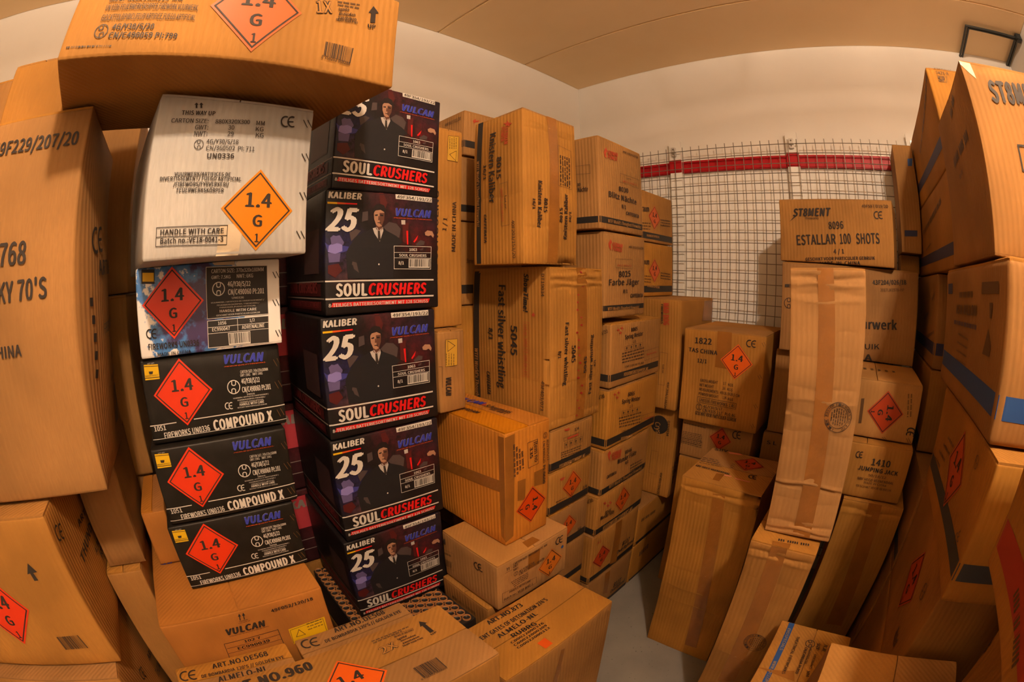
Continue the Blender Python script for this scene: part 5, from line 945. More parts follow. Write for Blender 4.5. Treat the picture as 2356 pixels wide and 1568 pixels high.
  ['d', 'E', -0.1596, -0.0534, -0.0832, -0.0483, 0.0052, 1, 'k'],
  ['d', 'E', 0.0154, -0.0183, 0.1303, -0.0117, 0.0057, 1, 'k'],
  ['d', 'E', -0.16, -0.0666, -0.0837, -0.0619, 0.0052, 1, 'k'],
  ['d', 'E', 0.0148, -0.031, 0.1296, -0.0251, 0.0057, 1, 'k'],
  ['w', 'SE', -0.105, -0.075, 'kp'],
  ['t', 'E', -0.1242, -0.096, 0.0016, -0.0926, 0.0099, 'VUURWERKTOPPERS.NL', 'ck', 2, 0.15],
]],
['traum2', 'cardboard_box', 'cardboard box with an orange diamond beside the wire mesh, lower of two', None, [0.535, -0.3485, 1.412], [0.37, 0.317, 0.247], [0, 0, 0], 'card', {'bulge': {'E': 0.003}, 'flap': 'x'}, [
  ['h', 'E', -0.0498, -0.0056, -0.0002, 0.0567, 'lo3', ['1.4', 'G', '']],
  ['t', 'E', -0.1851, 0.0208, -0.1035, 0.0207, 0.0255, 'Traum', 'k', 1, 0],
  ['d', 'E', -0.1621, -0.033, -0.0858, -0.0351, 0.0051, 1, 'k'],
  ['d', 'E', 0.0112, -0.0164, 0.126, -0.0209, 0.0055, 1, 'k'],
  ['d', 'E', -0.1619, -0.0459, -0.0856, -0.0484, 0.0051, 1, 'k'],
  ['d', 'E', 0.0114, -0.0288, 0.1263, -0.0339, 0.0055, 1, 'k'],
  ['d', 'E', -0.1617, -0.0587, -0.0853, -0.0617, 0.0051, 1, 'k'],
  ['d', 'E', 0.0116, -0.0412, 0.1266, -0.0469, 0.0055, 1, 'k'],
  ['w', 'SE', -0.105, -0.075, 'kp'],
  ['t', 'E', -0.1243, -0.0793, 0.002, -0.0879, 0.0098, 'VUURWERKTOPPERS.NL', 'ck', 2, 0.15],
]],
['mad', 'cardboard_box', 'tall cardboard box with red sideways lettering in the corner by the mesh', None, [0.705, -0.295, 0.92], [0.41, 0.41, 0.49], [0, 0, 0], 'card', {'flap': 'x', 'bulge': {'S': 0.003}}, [
  ['t', 'S', 0.1192, 0.2256, 0.1225, 0.13, 0.0255, 'MAD DOG', 'r1', 2, 0],
  ['t', 'S', 0.1069, 0.2195, 0.1098, 0.1344, 0.0091, 'FIREWORKS', 'k', 1, 0],
  ['l', 'S', [0.111, 0.0097, 0.1487, 0.0087, 0.1423, -0.1358, 0.1111, -0.1351, 0.111, 0.0097], 0.0009, 'k'],
  ['t', 'S', 0.1278, -0.0439, 0.1265, -0.0853, 0.0084, 'Lot nr.', 'k', 0, 0],
  ['t', 'S', 0.1564, -0.1166, 0.1505, -0.2421, 0.0104, '49F304/138/20', 'k', 0, 0],
  ['q', 'E', [0.0788, 0.232, 0.2959, 0.2307, 0.2877, 0.1243, 0.0539, 0.1376], 'tape', 1],
]],
['cry', 'cardboard_box', 'tall cardboard box with a black round mark, under the red lettered one', None, [0.7025, -0.271, 0.458], [0.405, 0.362, 0.459], [0, 0, 0], 'card', {'flap': 'x'}, [
  ['o', 'S', 0.1135, 0.1377, 0.045, 'kp'],
  ['t', 'S', 0.0892, 0.1464, 0.1065, 0.0557, 0.0265, 'Crystal', 'ck', 1, 0.2],
  ['t', 'S', 0.1545, 0.166, 0.1546, 0.0913, 0.0127, 'DT50034', 'k', 0, 0],
  ['l', 'S', [0.0857, 0.0004, 0.1212, 0.0019, 0.1195, -0.1208, 0.0802, -0.1185, 0.0857, 0.0004], 0.0009, 'k'],
  ['t', 'S', 0.1458, -0.1002, 0.144, -0.2202, 0.0126, '49F403/104/20', 'k', 0, 0],
  ['d', 'E', -0.1717, -0.0625, -0.1459, -0.1649, 0.0112, 1, 'k'],
  ['d', 'E', -0.1542, -0.0433, -0.1387, -0.1371, 0.012, 1, 'k'],
  ['d', 'E', -0.1362, -0.0242, -0.1312, -0.1097, 0.0128, 1, 'k'],
]],
['c16b', 'cardboard_box', 'cardboard box under the tall ones in the aisle corner, upper of two', None, [0.675, -0.3625, 0.238], [0.35, 0.525, 0.217], [0, 0, 0], 'card', {'flap': 'y'}, [
  ['w', 'E', -0.107, -0.085, 'kp'],
  ['d', 'E', -0.2298, 0.0248, -0.075, 0.013, 0.0168, 1, 'k2'],
]],
['c16a', 'cardboard_box', 'cardboard box on the floor in the aisle corner, lower of two', None, [0.675, -0.366, 0.0], [0.35, 0.532, 0.235], [0, 0, 0], 'card', {'flap': 'y'}, [
  ['d', 'E', -0.1877, 0.0162, -0.0932, 0.0244, 0.0311, 1, 'k2'],
  ['w', 'E', -0.116, -0.1, 'kp'],
]],
['tas', 'cardboard_box', 'square cardboard box with an orange diamond at the aisle end under the mesh', None, [1.1245, -0.325, 0.902], [0.367, 0.41, 0.396], [0, 0, 0], 'card', {'flap': 'x', 'bulge': {'S': 0.003}}, [
  ['t', 'S', -0.1305, 0.1369, -0.0529, 0.1389, 0.0235, '1822', 'k', 1, 0],
  ['t', 'S', -0.158, 0.0997, -0.024, 0.1001, 0.0163, 'TAS CHINA', 'k', 1, 0],
  ['t', 'S', -0.1135, 0.0594, -0.0692, 0.0602, 0.0156, '12/1', 'k', 1, 0],
  ['h', 'S', 0.063, 0.0825, 0.0022, 0.0715, 'lo', ['1.4', 'G', '1']],
  ['c', 'S', 0.0989, 0.1479, 0.1528, 0.1478, 0.028, 'k'],
  ['t', 'S', -0.0928, -0.0192, -0.0103, -0.0173, 0.0118, 'GROSS WEIGHT', 'k', 0, 0],
  ['t', 'S', 0.0137, -0.0164, 0.0267, -0.0157, 0.0115, '17', 'k', 0, 0],
  ['t', 'S', 0.0358, -0.0185, 0.0585, -0.0183, 0.0114, 'KGS', 'k', 0, 0],
  ['t', 'S', -0.0928, -0.0381, -0.0277, -0.0379, 0.0118, 'NET WEIGHT', 'k', 0, 0],
  ['t', 'S', 0.0131, -0.0365, 0.0254, -0.0363, 0.0115, '16', 'k', 0, 0],
  ['t', 'S', 0.0344, -0.0372, 0.0573, -0.0378, 0.0114, 'KGS', 'k', 0, 0],
  ['t', 'S', -0.0935, -0.0565, -0.0031, -0.057, 0.0118, 'MEASUREMENTS:', 'k', 0, 0],
  ['t', 'S', 0.0029, -0.0561, 0.07, -0.0562, 0.0116, '49X36.5X39.5', 'k', 0, 0],
  ['t', 'S', 0.0746, -0.0567, 0.0911, -0.0573, 0.0113, 'CM', 'k', 0, 0],
  ['t', 'S', -0.0944, -0.0761, -0.0019, -0.0766, 0.0119, 'POWDER WEIGHT', 'k', 0, 0],
  ['t', 'S', 0.0175, -0.0744, 0.0352, -0.0738, 0.0116, '1.96', 'k', 0, 0],
  ['t', 'S', 0.0408, -0.0761, 0.0646, -0.0771, 0.0115, 'KGS', 'k', 0, 0],
  ['l', 'S', [-0.0973, -0.084, 0.0817, -0.0847, 0.0804, -0.1088, -0.0977, -0.1078, -0.0973, -0.084], 0.0014, 'k'],
  ['t', 'S', -0.0886, -0.1028, 0.0762, -0.104, 0.0134, 'UN0336 FIREWORKS  1.4G', 'k', 0, 0],
  ['u', 'S', -0.0869, -0.128, -0.0017, 0.015, 'k'],
  ['t', 'S', -0.0666, -0.1278, 0.0209, -0.1248, 0.0117, '4G/Y30/S/17', 'k', 0, 0],
  ['t', 'S', -0.0677, -0.144, 0.0826, -0.1431, 0.0134, 'CN/4305 117   PI:0.46', 'k', 0, 0],
  ['t', 'S', -0.1014, -0.1633, 0.0902, -0.161, 0.0152, 'GESCHIKT VOOR PARTICULIER GEBRUIK', 'k', 1, 0],
  ['l', 'S', [0.1664, 0.1692, 0.1748, 0.1563], 0.0016, 'k2'],
  ['l', 'S', [0.1741, 0.173, 0.1828, 0.1602], 0.0016, 'k2'],
  ['l', 'S', [0.1612, 0.0406, 0.1702, 0.0276], 0.0016, 'k2'],
  ['l', 'S', [0.1689, 0.0448, 0.1781, 0.0318], 0.0016, 'k2'],
  ['l', 'S', [0.1583, -0.0786, 0.1678, -0.0918], 0.0016, 'k2'],
  ['l', 'S', [0.1659, -0.0742, 0.1758, -0.0873], 0.0016, 'k2'],
  ['l', 'S', [0.1568, -0.1617, 0.1667, -0.1751], 0.0016, 'k2'],
  ['l', 'S', [0.1645, -0.1571, 0.1747, -0.1704], 0.0016, 'k2'],
  ['q', 'S', [-0.0302, 0.2057, 0.0328, 0.207, 0.0375, 0.0487, -0.0311, 0.0507], 'tape', 1],
]],
['c18', 'cardboard_box', 'low cardboard box with a diamond, under the square one at the aisle end', None, [1.123, -0.31, 0.727], [0.34, 0.38, 0.172], [0, 0, 0], 'card', {'flap': 'y'}, [
  ['h', 'S', 0.0213, 0.0256, 0.0028, 0.0528, 'lr3', ['1.4', 'G', '']],
  ['c', 'S', 0.0764, 0.0407, 0.1216, 0.0448, 0.0339, 'k'],
  ['d', 'S', -0.1638, 0.0228, -0.067, 0.0238, 0.0038, 1, 'k'],
  ['d', 'S', -0.164, 0.0154, -0.0664, 0.0156, 0.0038, 1, 'k'],
  ['d', 'S', -0.1642, 0.008, -0.0658, 0.0075, 0.0039, 1, 'k'],
  ['d', 'S', -0.1644, 0.0005, -0.0652, -0.0007, 0.0039, 1, 'k'],
  ['d', 'S', -0.1646, -0.0069, -0.0645, -0.0089, 0.0039, 1, 'k'],
  ['d', 'S', -0.1648, -0.0144, -0.0639, -0.0171, 0.0039, 1, 'k'],
  ['d', 'S', -0.165, -0.0219, -0.0632, -0.0254, 0.0039, 1, 'k'],
  ['d', 'S', -0.1651, -0.0295, -0.0626, -0.0336, 0.0039, 1, 'k'],
  ['d', 'S', -0.1616, 0.0623, -0.0527, 0.0587, 0.0045, 1, 'k'],
  ['l', 'S', [-0.1644, -0.0064, -0.0631, -0.0039, -0.0647, -0.0212, -0.1638, -0.0222, -0.1644, -0.0064], 0.001, 'k'],
]],
['c18b', 'cardboard_box', 'plain cardboard box on the floor under the two diamond boxes at the aisle end', None, [1.1225, -0.31, 0.0], [0.335, 0.38, 0.725], [0, 0, 0], 'card', {'flap': 'y'}, [
]],
['c19', 'cardboard_box', 'cardboard box behind the tall narrow box, right of the low diamond box', None, [1.46, -0.275, 0.6], [0.27, 0.35, 0.293], [0, 0, 0], 'card', {'flap': 'y'}, [
  ['t', 'S', -0.1107, 0.0973, -0.0651, 0.0994, 0.0154, 'S L', 'k', 1, 0],
]],
['c24b', 'cardboard_box', 'shaded cardboard box behind the tall narrow box, under the wide one', None, [1.4625, -0.27, 0.896], [0.255, 0.34, 0.346], [0, 0, 0], 'card', {'flap': 'y'}, [
]],
['c19b', 'cardboard_box', 'cardboard box on the floor behind the leaning tall boxes', None, [1.46, -0.275, 0.0], [0.27, 0.35, 0.598], [0, 0, 0], 'card', {'flap': 'y'}, [
]],
['c24', 'cardboard_box', 'wide cardboard box behind the tall narrow box, below the one against the mesh', None, [1.6485, -0.29, 1.246], [0.593, 0.38, 0.342], [0, 0, 0], 'card', {'bulge': {'S': 0.004}, 'crease': {'S': [(0.03, -0.001), (-0.08, -0.001)]}, 'flap': 'x'}, [
  ['t', 'S', 0.0926, 0.1083, 0.2414, 0.1213, 0.0158, '43F204/026/18', 'k', 1, 0],
  ['t', 'S', 0.1268, 0.0865, 0.2324, 0.096, 0.0105, '2017LN1578-HP', 'k2', 0, 0],
  ['t', 'S', -0.006, -0.0598, 0.2093, -0.045, 0.0332, 'Vuurwerk', 'k', 1, 0],
  ['t', 'S', -0.0296, -0.1398, 0.1403, -0.1229, 0.019, 'GEBRUIK', 'k', 0, 0],
  ['t', 'S', -0.0553, -0.1895, 0.1142, -0.1699, 0.0247, 'CHINA', 'k', 1, 0],
  ['t', 'S', -0.2819, 0.0712, -0.1691, 0.0789, 0.0111, 'EX', 'k', 1, 0],
  ['u', 'S', -0.2629, 0.0112, -0.0009, 0.0216, 'k'],
]],
['est', 'cardboard_box', 'cardboard box with big black lettering standing in front of the wire mesh', None, [1.605, -0.355, 1.591], [0.5, 0.26, 0.247], [0, 0, -8], 'card', {'bulge': {'S': 0.003}, 'flap': 'x'}, [
  ['t', 'S', -0.1868, 0.0521, -0.017, 0.0552, 0.0296, 'ST8MENT', 'k', 2, 0.25],
  ['t', 'S', -0.1311, 0.0408, -0.0731, 0.0413, 0.0084, 'fireworks', 'k', 0, 0.2],
  ['p', 'S', [-0.2055, 0.0301, -0.1802, 0.0541, -0.1693, 0.0548], 'k', 2],
  ['t', 'S', -0.0305, 0.0039, 0.0342, 0.0086, 0.0268, '8096', 'k', 1, 0],
  ['t', 'S', -0.1738, -0.0603, -0.0009, -0.0508, 0.037, 'ESTALLAR', 'k', 1, 0],
  ['t', 'S', 0.0159, -0.0494, 0.0643, -0.0462, 0.0362, '100', 'k', 1, 0],
  ['t', 'S', 0.0864, -0.0462, 0.1877, -0.0399, 0.0368, 'SHOTS', 'k', 1, 0],
  ['t', 'S', -0.0131, -0.0876, 0.0331, -0.0846, 0.0163, '4 / 1', 'k', 1, 0],
  ['t', 'S', -0.1367, -0.1198, 0.1654, -0.0989, 0.0112, 'GESCHIKT VOOR PARTICULIER GEBRUIK', 'k', 1, 0],
  ['t', 'S', -0.0727, -0.1325, 0.1018, -0.1213, 0.0121, 'MADE  IN  CHINA', 'k', 1, 0],
  ['t', 'S', 0.1166, 0.0891, 0.2312, 0.092, 0.0109, '49F597/019/20', 'k', 0, 0],
  ['c', 'S', 0.1675, 0.0486, 0.2117, 0.0504, 0.0286, 'k'],
]],
['t1857', 'cardboard_box', 'tall cardboard box standing on the floor at the aisle with a diamond on its top', None, [1.3045, -0.759, 0.0], [0.313, 0.318, 0.84], [0, 0, 0], 'card', {'flap': 'x', 'rough': 0.003, 'bulge': {'S': 0.006}, 'crease': {'S': [(0.385, -0.004), (0.37, 0.003), (0.33, -0.0015), (0.22, -0.0012), (0.03, -0.0015), (-0.06, 0.0018), (-0.13, 0.0015), (-0.26, -0.001)]}}, [
  ['t', 'T', -0.1363, 0.1226, -0.0807, 0.1324, 0.0236, 'SBV', 'k', 1, 0],
  ['t', 'T', -0.1368, 0.1621, 0.0115, 0.1769, 0.0144, 'HORIZONT TASTERS', 'k', 0, 0],
  ['t', 'T', 0.0361, 0.1561, 0.1197, 0.1584, 0.0298, '1857', 'k', 2, 0],
  ['h', 'T', 0.0331, 0.0728, -0.0003, 0.0652, 'lr3', ['1.4', 'G', '1']],
  ['c', 'T', 0.0655, -0.0466, 0.1015, -0.0421, 0.0337, 'k'],
  ['t', 'T', -0.1443, -0.0595, -0.0038, -0.0577, 0.013, 'SBV HECO VEENENDAAL', 'k', 2, 0],
  ['d', 'T', -0.1472, 0.0267, -0.0859, 0.0345, 0.0066, 1, 'k'],
  ['d', 'T', -0.1454, 0.0099, -0.0753, 0.0189, 0.0065, 1, 'k'],
  ['d', 'T', -0.1437, -0.0066, -0.0648, 0.0036, 0.0063, 1, 'k'],
  ['d', 'T', -0.1419, -0.0228, -0.0546, -0.0113, 0.0062, 1, 'k'],
  ['d', 'T', -0.0278, 0.0366, -0.0127, 0.0367, 0.0053, 1, 'k'],
  ['d', 'T', -0.0265, 0.0207, -0.0103, 0.0215, 0.0052, 1, 'k'],
  ['d', 'T', -0.0251, 0.005, -0.008, 0.0066, 0.0052, 1, 'k'],
  ['q', 'T', [-0.0817, 0.1421, -0.0296, 0.1571, -0.0159, 0.1452, -0.0697, 0.1291], 'pk', 0],
  ['q', 'T', [-0.054, -0.0664, 0.0041, -0.0611, 0.0091, -0.0688, -0.0487, -0.0742], 'pk', 0],
  ['q', 'T', [0.0179, -0.0689, 0.0793, -0.0699, 0.0832, -0.0753, 0.0271, -0.0766], 'pk', 0],
  ['q', 'S', [-0.0243, 0.3807, 0.0217, 0.3848, 0.0865, -0.3572, 0.0296, -0.364], 'tape', 1],
  ['q', 'T', [-0.0522, -0.0681, -0.0218, -0.0631, -0.0193, -0.1276, -0.045, -0.128], 'tape', 1],
]],
['c21', 'cardboard_box', 'tall narrow cardboard box with round stamp and long tape, standing on another tall one', None, [1.627, -1.012, 0.849], [0.208, 0.24, 0.7], [0, -2.5, 0], 'cardpale', {'rough': 0.003, 'bulge': {'S': 0.004}, 'flap': 'x', 'crease': {'S': [(0.325, -0.006), (0.31, 0.004), (0.29, -0.002), (0.27, 0.002), (0.2, -0.0012), (0.14, -0.001), (0.06, -0.002), (0.03, 0.0025), (-0.01, -0.002), (-0.05, -0.0015), (-0.1, -0.001), (-0.19, 0.004), (-0.2, -0.003), (-0.24, -0.001), (-0.31, -0.003), (-0.325, 0.002), (-0.335, -0.003)]}}, [
  ['q', 'S', [-0.028, 0.3476, 0.0151, 0.3485, 0.041, -0.3473, -0.013, -0.3498], 'tape', 1],
  ['stamp', 'S', 0.0488, -0.0049, 0.0375, 'LILING EASTER FIREWORKS CO LTD'],
]],
['c22', 'cardboard_box', 'tall cardboard box on the floor carrying the tall narrow one, with long tape', None, [1.605, -1.0725, 0.0], [0.204, 0.235, 0.843], [0, 0, 0], 'card', {'flap': 'x', 'rough': 0.003, 'bulge': {'S': 0.005}, 'crease': {'S': [(0.39, -0.005), (0.375, 0.003), (0.3, -0.0015), (0.23, -0.001), (0.15, -0.001), (0.05, -0.0012), (-0.03, 0.0015), (-0.15, -0.001), (-0.25, 0.0012)]}}, [
  ['q', 'S', [-0.0361, 0.4162, 0.0123, 0.4197, 0.0286, -0.1529, -0.0309, -0.185], 'tape', 1],
  ['d', 'T', -0.0247, -0.0922, 0.079, -0.0808, 0.0116, 1, 'k'],
  ['q', 'T', [-0.0391, -0.099, 0.0157, -0.0909, 0.0161, -0.1188, -0.0352, -0.1259], 'tape', 1],
  ['stamp', 'S', 0.0304, 0.0585, 0.0375, 'LILING EASTER FIREWORKS CO LTD'],
]],
['c25', 'cardboard_box', 'cardboard box with an orange diamond turned sideways, right of the tall narrow box', None, [1.775, -0.625, 1.056], [0.35, 0.35, 0.185], [0, 0, 0], 'cardpale', {'bulge': {'S': 0.003}, 'flap': 'y'}, [
  ['h', 'S', 0.0487, -0.0053, 0.068, 0.0032, 'lr3', ['1.4', 'G', '1']],
  ['c', 'S', 0.1431, -0.0395, 0.1417, -0.0694, 0.0319, 'k'],
  ['q', 'S', [-0.0483, 0.0265, -0.037, 0.029, -0.0323, -0.0508, -0.0429, -0.0523], 'k2', 1],
  ['d', 'S', 0.1193, 0.0613, 0.1318, -0.01, 0.0055, 1, 'k2'],
  ['d', 'S', 0.1302, 0.0626, 0.1428, -0.0086, 0.0055, 1, 'k2'],
  ['l', 'S', [-0.0312, -0.0915, -0.0206, -0.1051], 0.0016, 'k2'],
  ['l', 'S', [-0.0244, -0.0895, -0.0138, -0.1025], 0.0016, 'k2'],
  ['l', 'S', [0.0558, -0.0846, 0.0669, -0.0981], 0.0016, 'k2'],
  ['l', 'S', [0.0628, -0.0827, 0.0737, -0.0955], 0.0016, 'k2'],
  ['l', 'S', [0.1481, -0.0758, 0.1597, -0.0892], 0.0016, 'k2'],
  ['l', 'S', [0.1553, -0.0739, 0.1667, -0.0867], 0.0016, 'k2'],
  ['d', 'T', -0.0505, -0.0281, -0.035, -0.027, 0.03, 1, 'k2'],
  ['d', 'T', -0.0213, -0.0252, -0.0056, -0.024, 0.03, 1, 'k2'],
  ['d', 'T', 0.0082, -0.0222, 0.0241, -0.021, 0.03, 1, 'k2'],
  ['d', 'T', 0.038, -0.0191, 0.054, -0.0178, 0.0299, 1, 'k2'],
  ['d', 'T', 0.0682, -0.0159, 0.0844, -0.0146, 0.0299, 1, 'k2'],
]],
['jj', 'cardboard_box', 'cardboard box under the sideways diamond box', None, [1.7775, -0.645, 0.868], [0.355, 0.39, 0.184], [0, 0, 0], 'card', {'bulge': {'S': 0.003}, 'flap': 'y'}, [
  ['t', 'S', 0.0316, 0.0248, 0.1031, 0.0259, 0.0205, '1410', 'k', 1, 0],
  ['t', 'S', -0.0124, 0.0029, 0.1409, 0.0031, 0.0136, 'JUMPING JACK', 'k', 1, 0],
  ['c', 'S', -0.0309, 0.0392, -0.0013, 0.0414, 0.0206, 'k'],
  ['t', 'S', 0.0319, -0.0131, 0.1005, -0.0129, 0.008, '50/18/12', 'k2', 0, 0],
  ['t', 'S', -0.0051, -0.0293, 0.1349, -0.0276, 0.0082, 'SBV HECO VEENENDAAL', 'k2', 1, 0],
  ['t', 'S', 0.0234, -0.0397, 0.1108, -0.039, 0.0075, 'MADE IN CHINA', 'k2', 0, 0],
  ['t', 'S', -0.002, -0.0543, 0.1347, -0.0522, 0.0076, 'GESCHIKT VOOR GEBRUIK', 'k2', 0, 0],
]],
['c27', 'cardboard_box', 'tall shaded cardboard box on the floor behind the leaning tall ones', None, [1.8625, -0.6525, 0.0], [0.245, 0.405, 0.865], [0, 0, 0], 'card', {'flap': 'x', 'rough': 0.003, 'crease': {'S': [(0.4, -0.004), (0.385, 0.002), (0.1, -0.001), (-0.1, -0.001)]}}, [
  ['q', 'S', [-0.021, 0.4325, 0.03, 0.4334, 0.0771, -0.0829, 0.0097, -0.0893], 'tape', 1],
]],
['c28', 'cardboard_box', 'narrow cardboard box with two blue marks against the mesh, right of the big lettered one', None, [1.94, -0.195, 1.67], [0.104, 0.21, 0.453], [0, 0, 0], 'card', {'rough': 0.002, 'flap': 'y'}, [
  ['q', 'S', [0.0195, 0.1644, 0.0459, 0.1683, 0.0373, 0.1343, 0.0158, 0.1328], 'bs', 1],
  ['q', 'S', [-0.0329, -0.1377, 0.0313, -0.1334, 0.0297, -0.1577, -0.0334, -0.162], 'bs2', 1],
]],
['c28b', 'cardboard_box', 'small cardboard box below the narrow one against the mesh', None, [1.94, -0.16, 1.591], [0.1, 0.12, 0.077], [0, 0, 0], 'card', {'flap': 'y'}, [
]],
['r1', 'cardboard_box', 'big cardboard box with bold black lettering on top of the right hand stack', None, [2.265, -1.203, 1.588], [0.57, 0.406, 0.374], [0, 0, 0], 'card', {'bulge': {'S': 0.006, 'W': 0.006}, 'rough': 0.003, 'flap': 'x'}, [
  ['t', 'S', -0.2234, 0.1001, -0.0439, 0.115, 0.0431, 'ST8MENT', 'k', 2, 0.2],
  ['l', 'S', [-0.1836, 0.0195, -0.1409, 0.0229, -0.1431, -0.0259, -0.1834, -0.0268, -0.1836, 0.0195], 0.004, 'k'],
  ['d', 'W', -0.007, 0.1325, 0.081, 0.1539, 0.0189, 1, 'k2'],
  ['d', 'W', -0.0657, 0.0323, 0.1359, 0.0483, 0.0219, 1, 'k2'],
  ['d', 'W', -0.0243, -0.0062, 0.0237, 0.0024, 0.0106, 1, 'k2'],
  ['q', 'S', [-0.2886, 0.1806, -0.2521, 0.178, -0.2484, 0.1449, -0.2618, 0.1549], 'tapec', 1],
]],
['r2a', 'cardboard_box', 'long cardboard box with a dark stripe behind the big lettered box, upper of two', None, [2.21, -0.5375, 1.862], [0.42, 0.875, 0.293], [0, 0, 0], 'card', {'bulge': {'W': 0.004}, 'flap': 'y'}, [
  ['w', 'WS', -0.09, -0.055, 'bs2'],
  ['d', 'W', -0.0467, 0.0182, 0.439, 0.1193, 0.0161, 1, 'k2'],
  ['t', 'S', -0.1778, 0.1412, -0.112, 0.1444, 0.0093, '2426.1.01', 'k2', 0, 0],
  ['t', 'S', -0.1754, 0.125, -0.1273, 0.1263, 0.0092, '2421-A', 'k2', 0, 0],
  ['l', 'S', [-0.1732, 0.1198, -0.1381, 0.1197, -0.1448, 0.1011, -0.174, 0.1, -0.1732, 0.1198], 0.001, 'k2'],
  ['t', 'S', -0.1731, 0.1025, -0.1484, 0.1025, 0.0139, 'SP', 'k2', 1, 0],
]],
['r2b', 'cardboard_box', 'long cardboard box with a dark stripe behind the big lettered box, lower of two', None, [2.21, -0.5375, 1.587], [0.42, 0.875, 0.273], [0, 0, 0], 'card', {'bulge': {'W': 0.004}, 'flap': 'y'}, [
  ['w', 'WS', -0.1, -0.065, 'bs2'],
  ['d', 'W', -0.197, 0.0167, 0.2646, 0.0646, 0.0192, 1, 'k2'],
  ['d', 'W', -0.1504, -0.0478, -0.0141, -0.0352, 0.0064, 1, 'k2'],
]],
['r3', 'cardboard_box', 'shaded cardboard box with a blue stripe in the right stack, under the long boxes', None, [2.21, -0.3725, 1.272], [0.42, 0.545, 0.312], [0, 0, 0], 'card', {'flap': 'y'}, [
  ['w', 'WS', -0.11, -0.07, 'bs2'],
  ['d', 'W', 0.1525, 0.0627, 0.2241, 0.0866, 0.012, 1, 'k2'],
  ['d', 'W', -0.0267, -0.0143, 0.0984, 0.0175, 0.0133, 1, 'k2'],
  ['d', 'W', 0.0615, -0.0784, 0.2611, -0.0397, 0.0113, 1, 'k2'],
]],
['r4', 'cardboard_box', 'cardboard box with a bright blue stripe in the right stack, under the big lettered box', None, [2.265, -1.1975, 1.288], [0.57, 0.595, 0.296], [0, 0, 0], 'card', {'bulge': {'S': 0.006, 'W': 0.003}, 'rad': 0.012, 'flap': 'y'}, [
  ['w', 'WS', -0.105, -0.066, 'bs'],
  ['t', 'W', -0.1272, 0.0367, 0.0833, 0.0424, 0.0201, 'ASIA MILLON', 'k2', 2, 0],
  ['d', 'W', -0.1498, 0.0107, 0.0918, 0.0159, 0.0093, 1, 'bs2'],
  ['d', 'W', -0.1019, 0.0743, 0.0401, 0.0774, 0.0128, 1, 'k2'],
  ['q', 'W', [0.1159, 0.1073, 0.2381, 0.1077, 0.2429, 0.0871, 0.1158, 0.0856], 'k2', 1],
  ['q', 'W', [-0.2648, 0.108, -0.1999, 0.1087, -0.1968, 0.0823, -0.2614, 0.0816], 'bs2', 1],
  ['p', 'W', [0.1846, 0.0261, 0.2138, -0.0013, 0.209, -0.0198, 0.1581, -0.0209], 'k2', 2],
  ['p', 'W', [0.1817, 0.071, 0.2038, 0.0717, 0.2015, 0.0453, 0.1897, 0.0446], 'k2', 2],
  ['d', 'W', -0.0889, -0.0091, 0.0244, -0.0123, 0.0039, 1, 'k2'],
  ['d', 'W', -0.0902, -0.0284, 0.024, -0.0296, 0.0039, 1, 'k2'],
  ['d', 'W', -0.0904, -0.0477, 0.0247, -0.0468, 0.0039, 1, 'k2'],
  ['d', 'W', -0.0894, -0.0669, 0.0263, -0.064, 0.0039, 1, 'k2'],
]],
['r5', 'cardboard_box', 'dark cardboard box low in the right stack, under the blue striped shaded one', None, [2.21, -0.375, 0.99], [0.42, 0.55, 0.28], [0, 0, 0], 'card', {'flap': 'y'}, [
  ['w', 'W', -0.12, -0.085, 'gs'],
]],
['r6', 'cardboard_box', 'cardboard box with a grey stripe in the right stack, beneath the bright blue striped one', None, [2.27, -1.269, 1.027], [0.56, 0.568, 0.258], [0, 0, 0], 'card', {'flap': 'y'}, [
  ['w', 'WS', -0.085, -0.05, 'gs'],
  ['h', 'W', 0.0221, 0.0135, 0.0, 0.085, 'lr3', ['1.4', 'G', '1']],
  ['u', 'W', 0.1648, 0.0833, -0.0111, 0.0073, 'k2'],
  ['c', 'W', 0.2019, -0.0606, 0.2439, -0.0261, 0.0204, 'k2'],
  ['d', 'W', -0.2252, -0.0524, -0.1257, -0.0414, 0.0077, 1, 'k2'],
  ['d', 'W', -0.1919, -0.0224, -0.0985, -0.0142, 0.0075, 1, 'k2'],
  ['d', 'W', -0.1596, 0.0059, -0.0718, 0.0117, 0.0073, 1, 'k2'],
  ['d', 'W', -0.1282, 0.0328, -0.0457, 0.0363, 0.0071, 1, 'k2'],
]],
['r7', 'cardboard_box', 'cardboard box with a small diamond in the right stack, beneath the grey striped one', None, [2.275, -1.245, 0.7], [0.55, 0.55, 0.324], [0, 0, 0], 'card', {'flap': 'y'}, [
  ['h', 'W', 0.0177, 0.01, 0.0, 0.085, 'lr3', ['1.4', 'G', '1']],
  ['u', 'W', 0.1557, 0.0775, -0.0194, 0.0, 'k2'],
  ['c', 'W', 0.1778, -0.0712, 0.1776, -0.0434, 0.0506, 'k2'],
]],
['r7b', 'cardboard_box', 'cardboard box second from the floor in the right stack', None, [2.275, -1.245, 0.35], [0.55, 0.55, 0.348], [0, 0, 0], 'card', {'flap': 'y'}, [
]],
['r7c', 'cardboard_box', 'cardboard box on the floor in the right stack', None, [2.275, -1.245, 0.0], [0.55, 0.55, 0.348], [0, 0, 0], 'card', {'flap': 'y'}, [
]],
['r9', 'cardboard_box', 'shaded cardboard box in the right stack behind the small diamond one', None, [2.21, -0.6275, 0.7], [0.42, 0.655, 0.285], [0, 0, 0], 'card', {'flap': 'y'}, [
  ['w', 'W', -0.12, -0.085, 'gs'],
]],
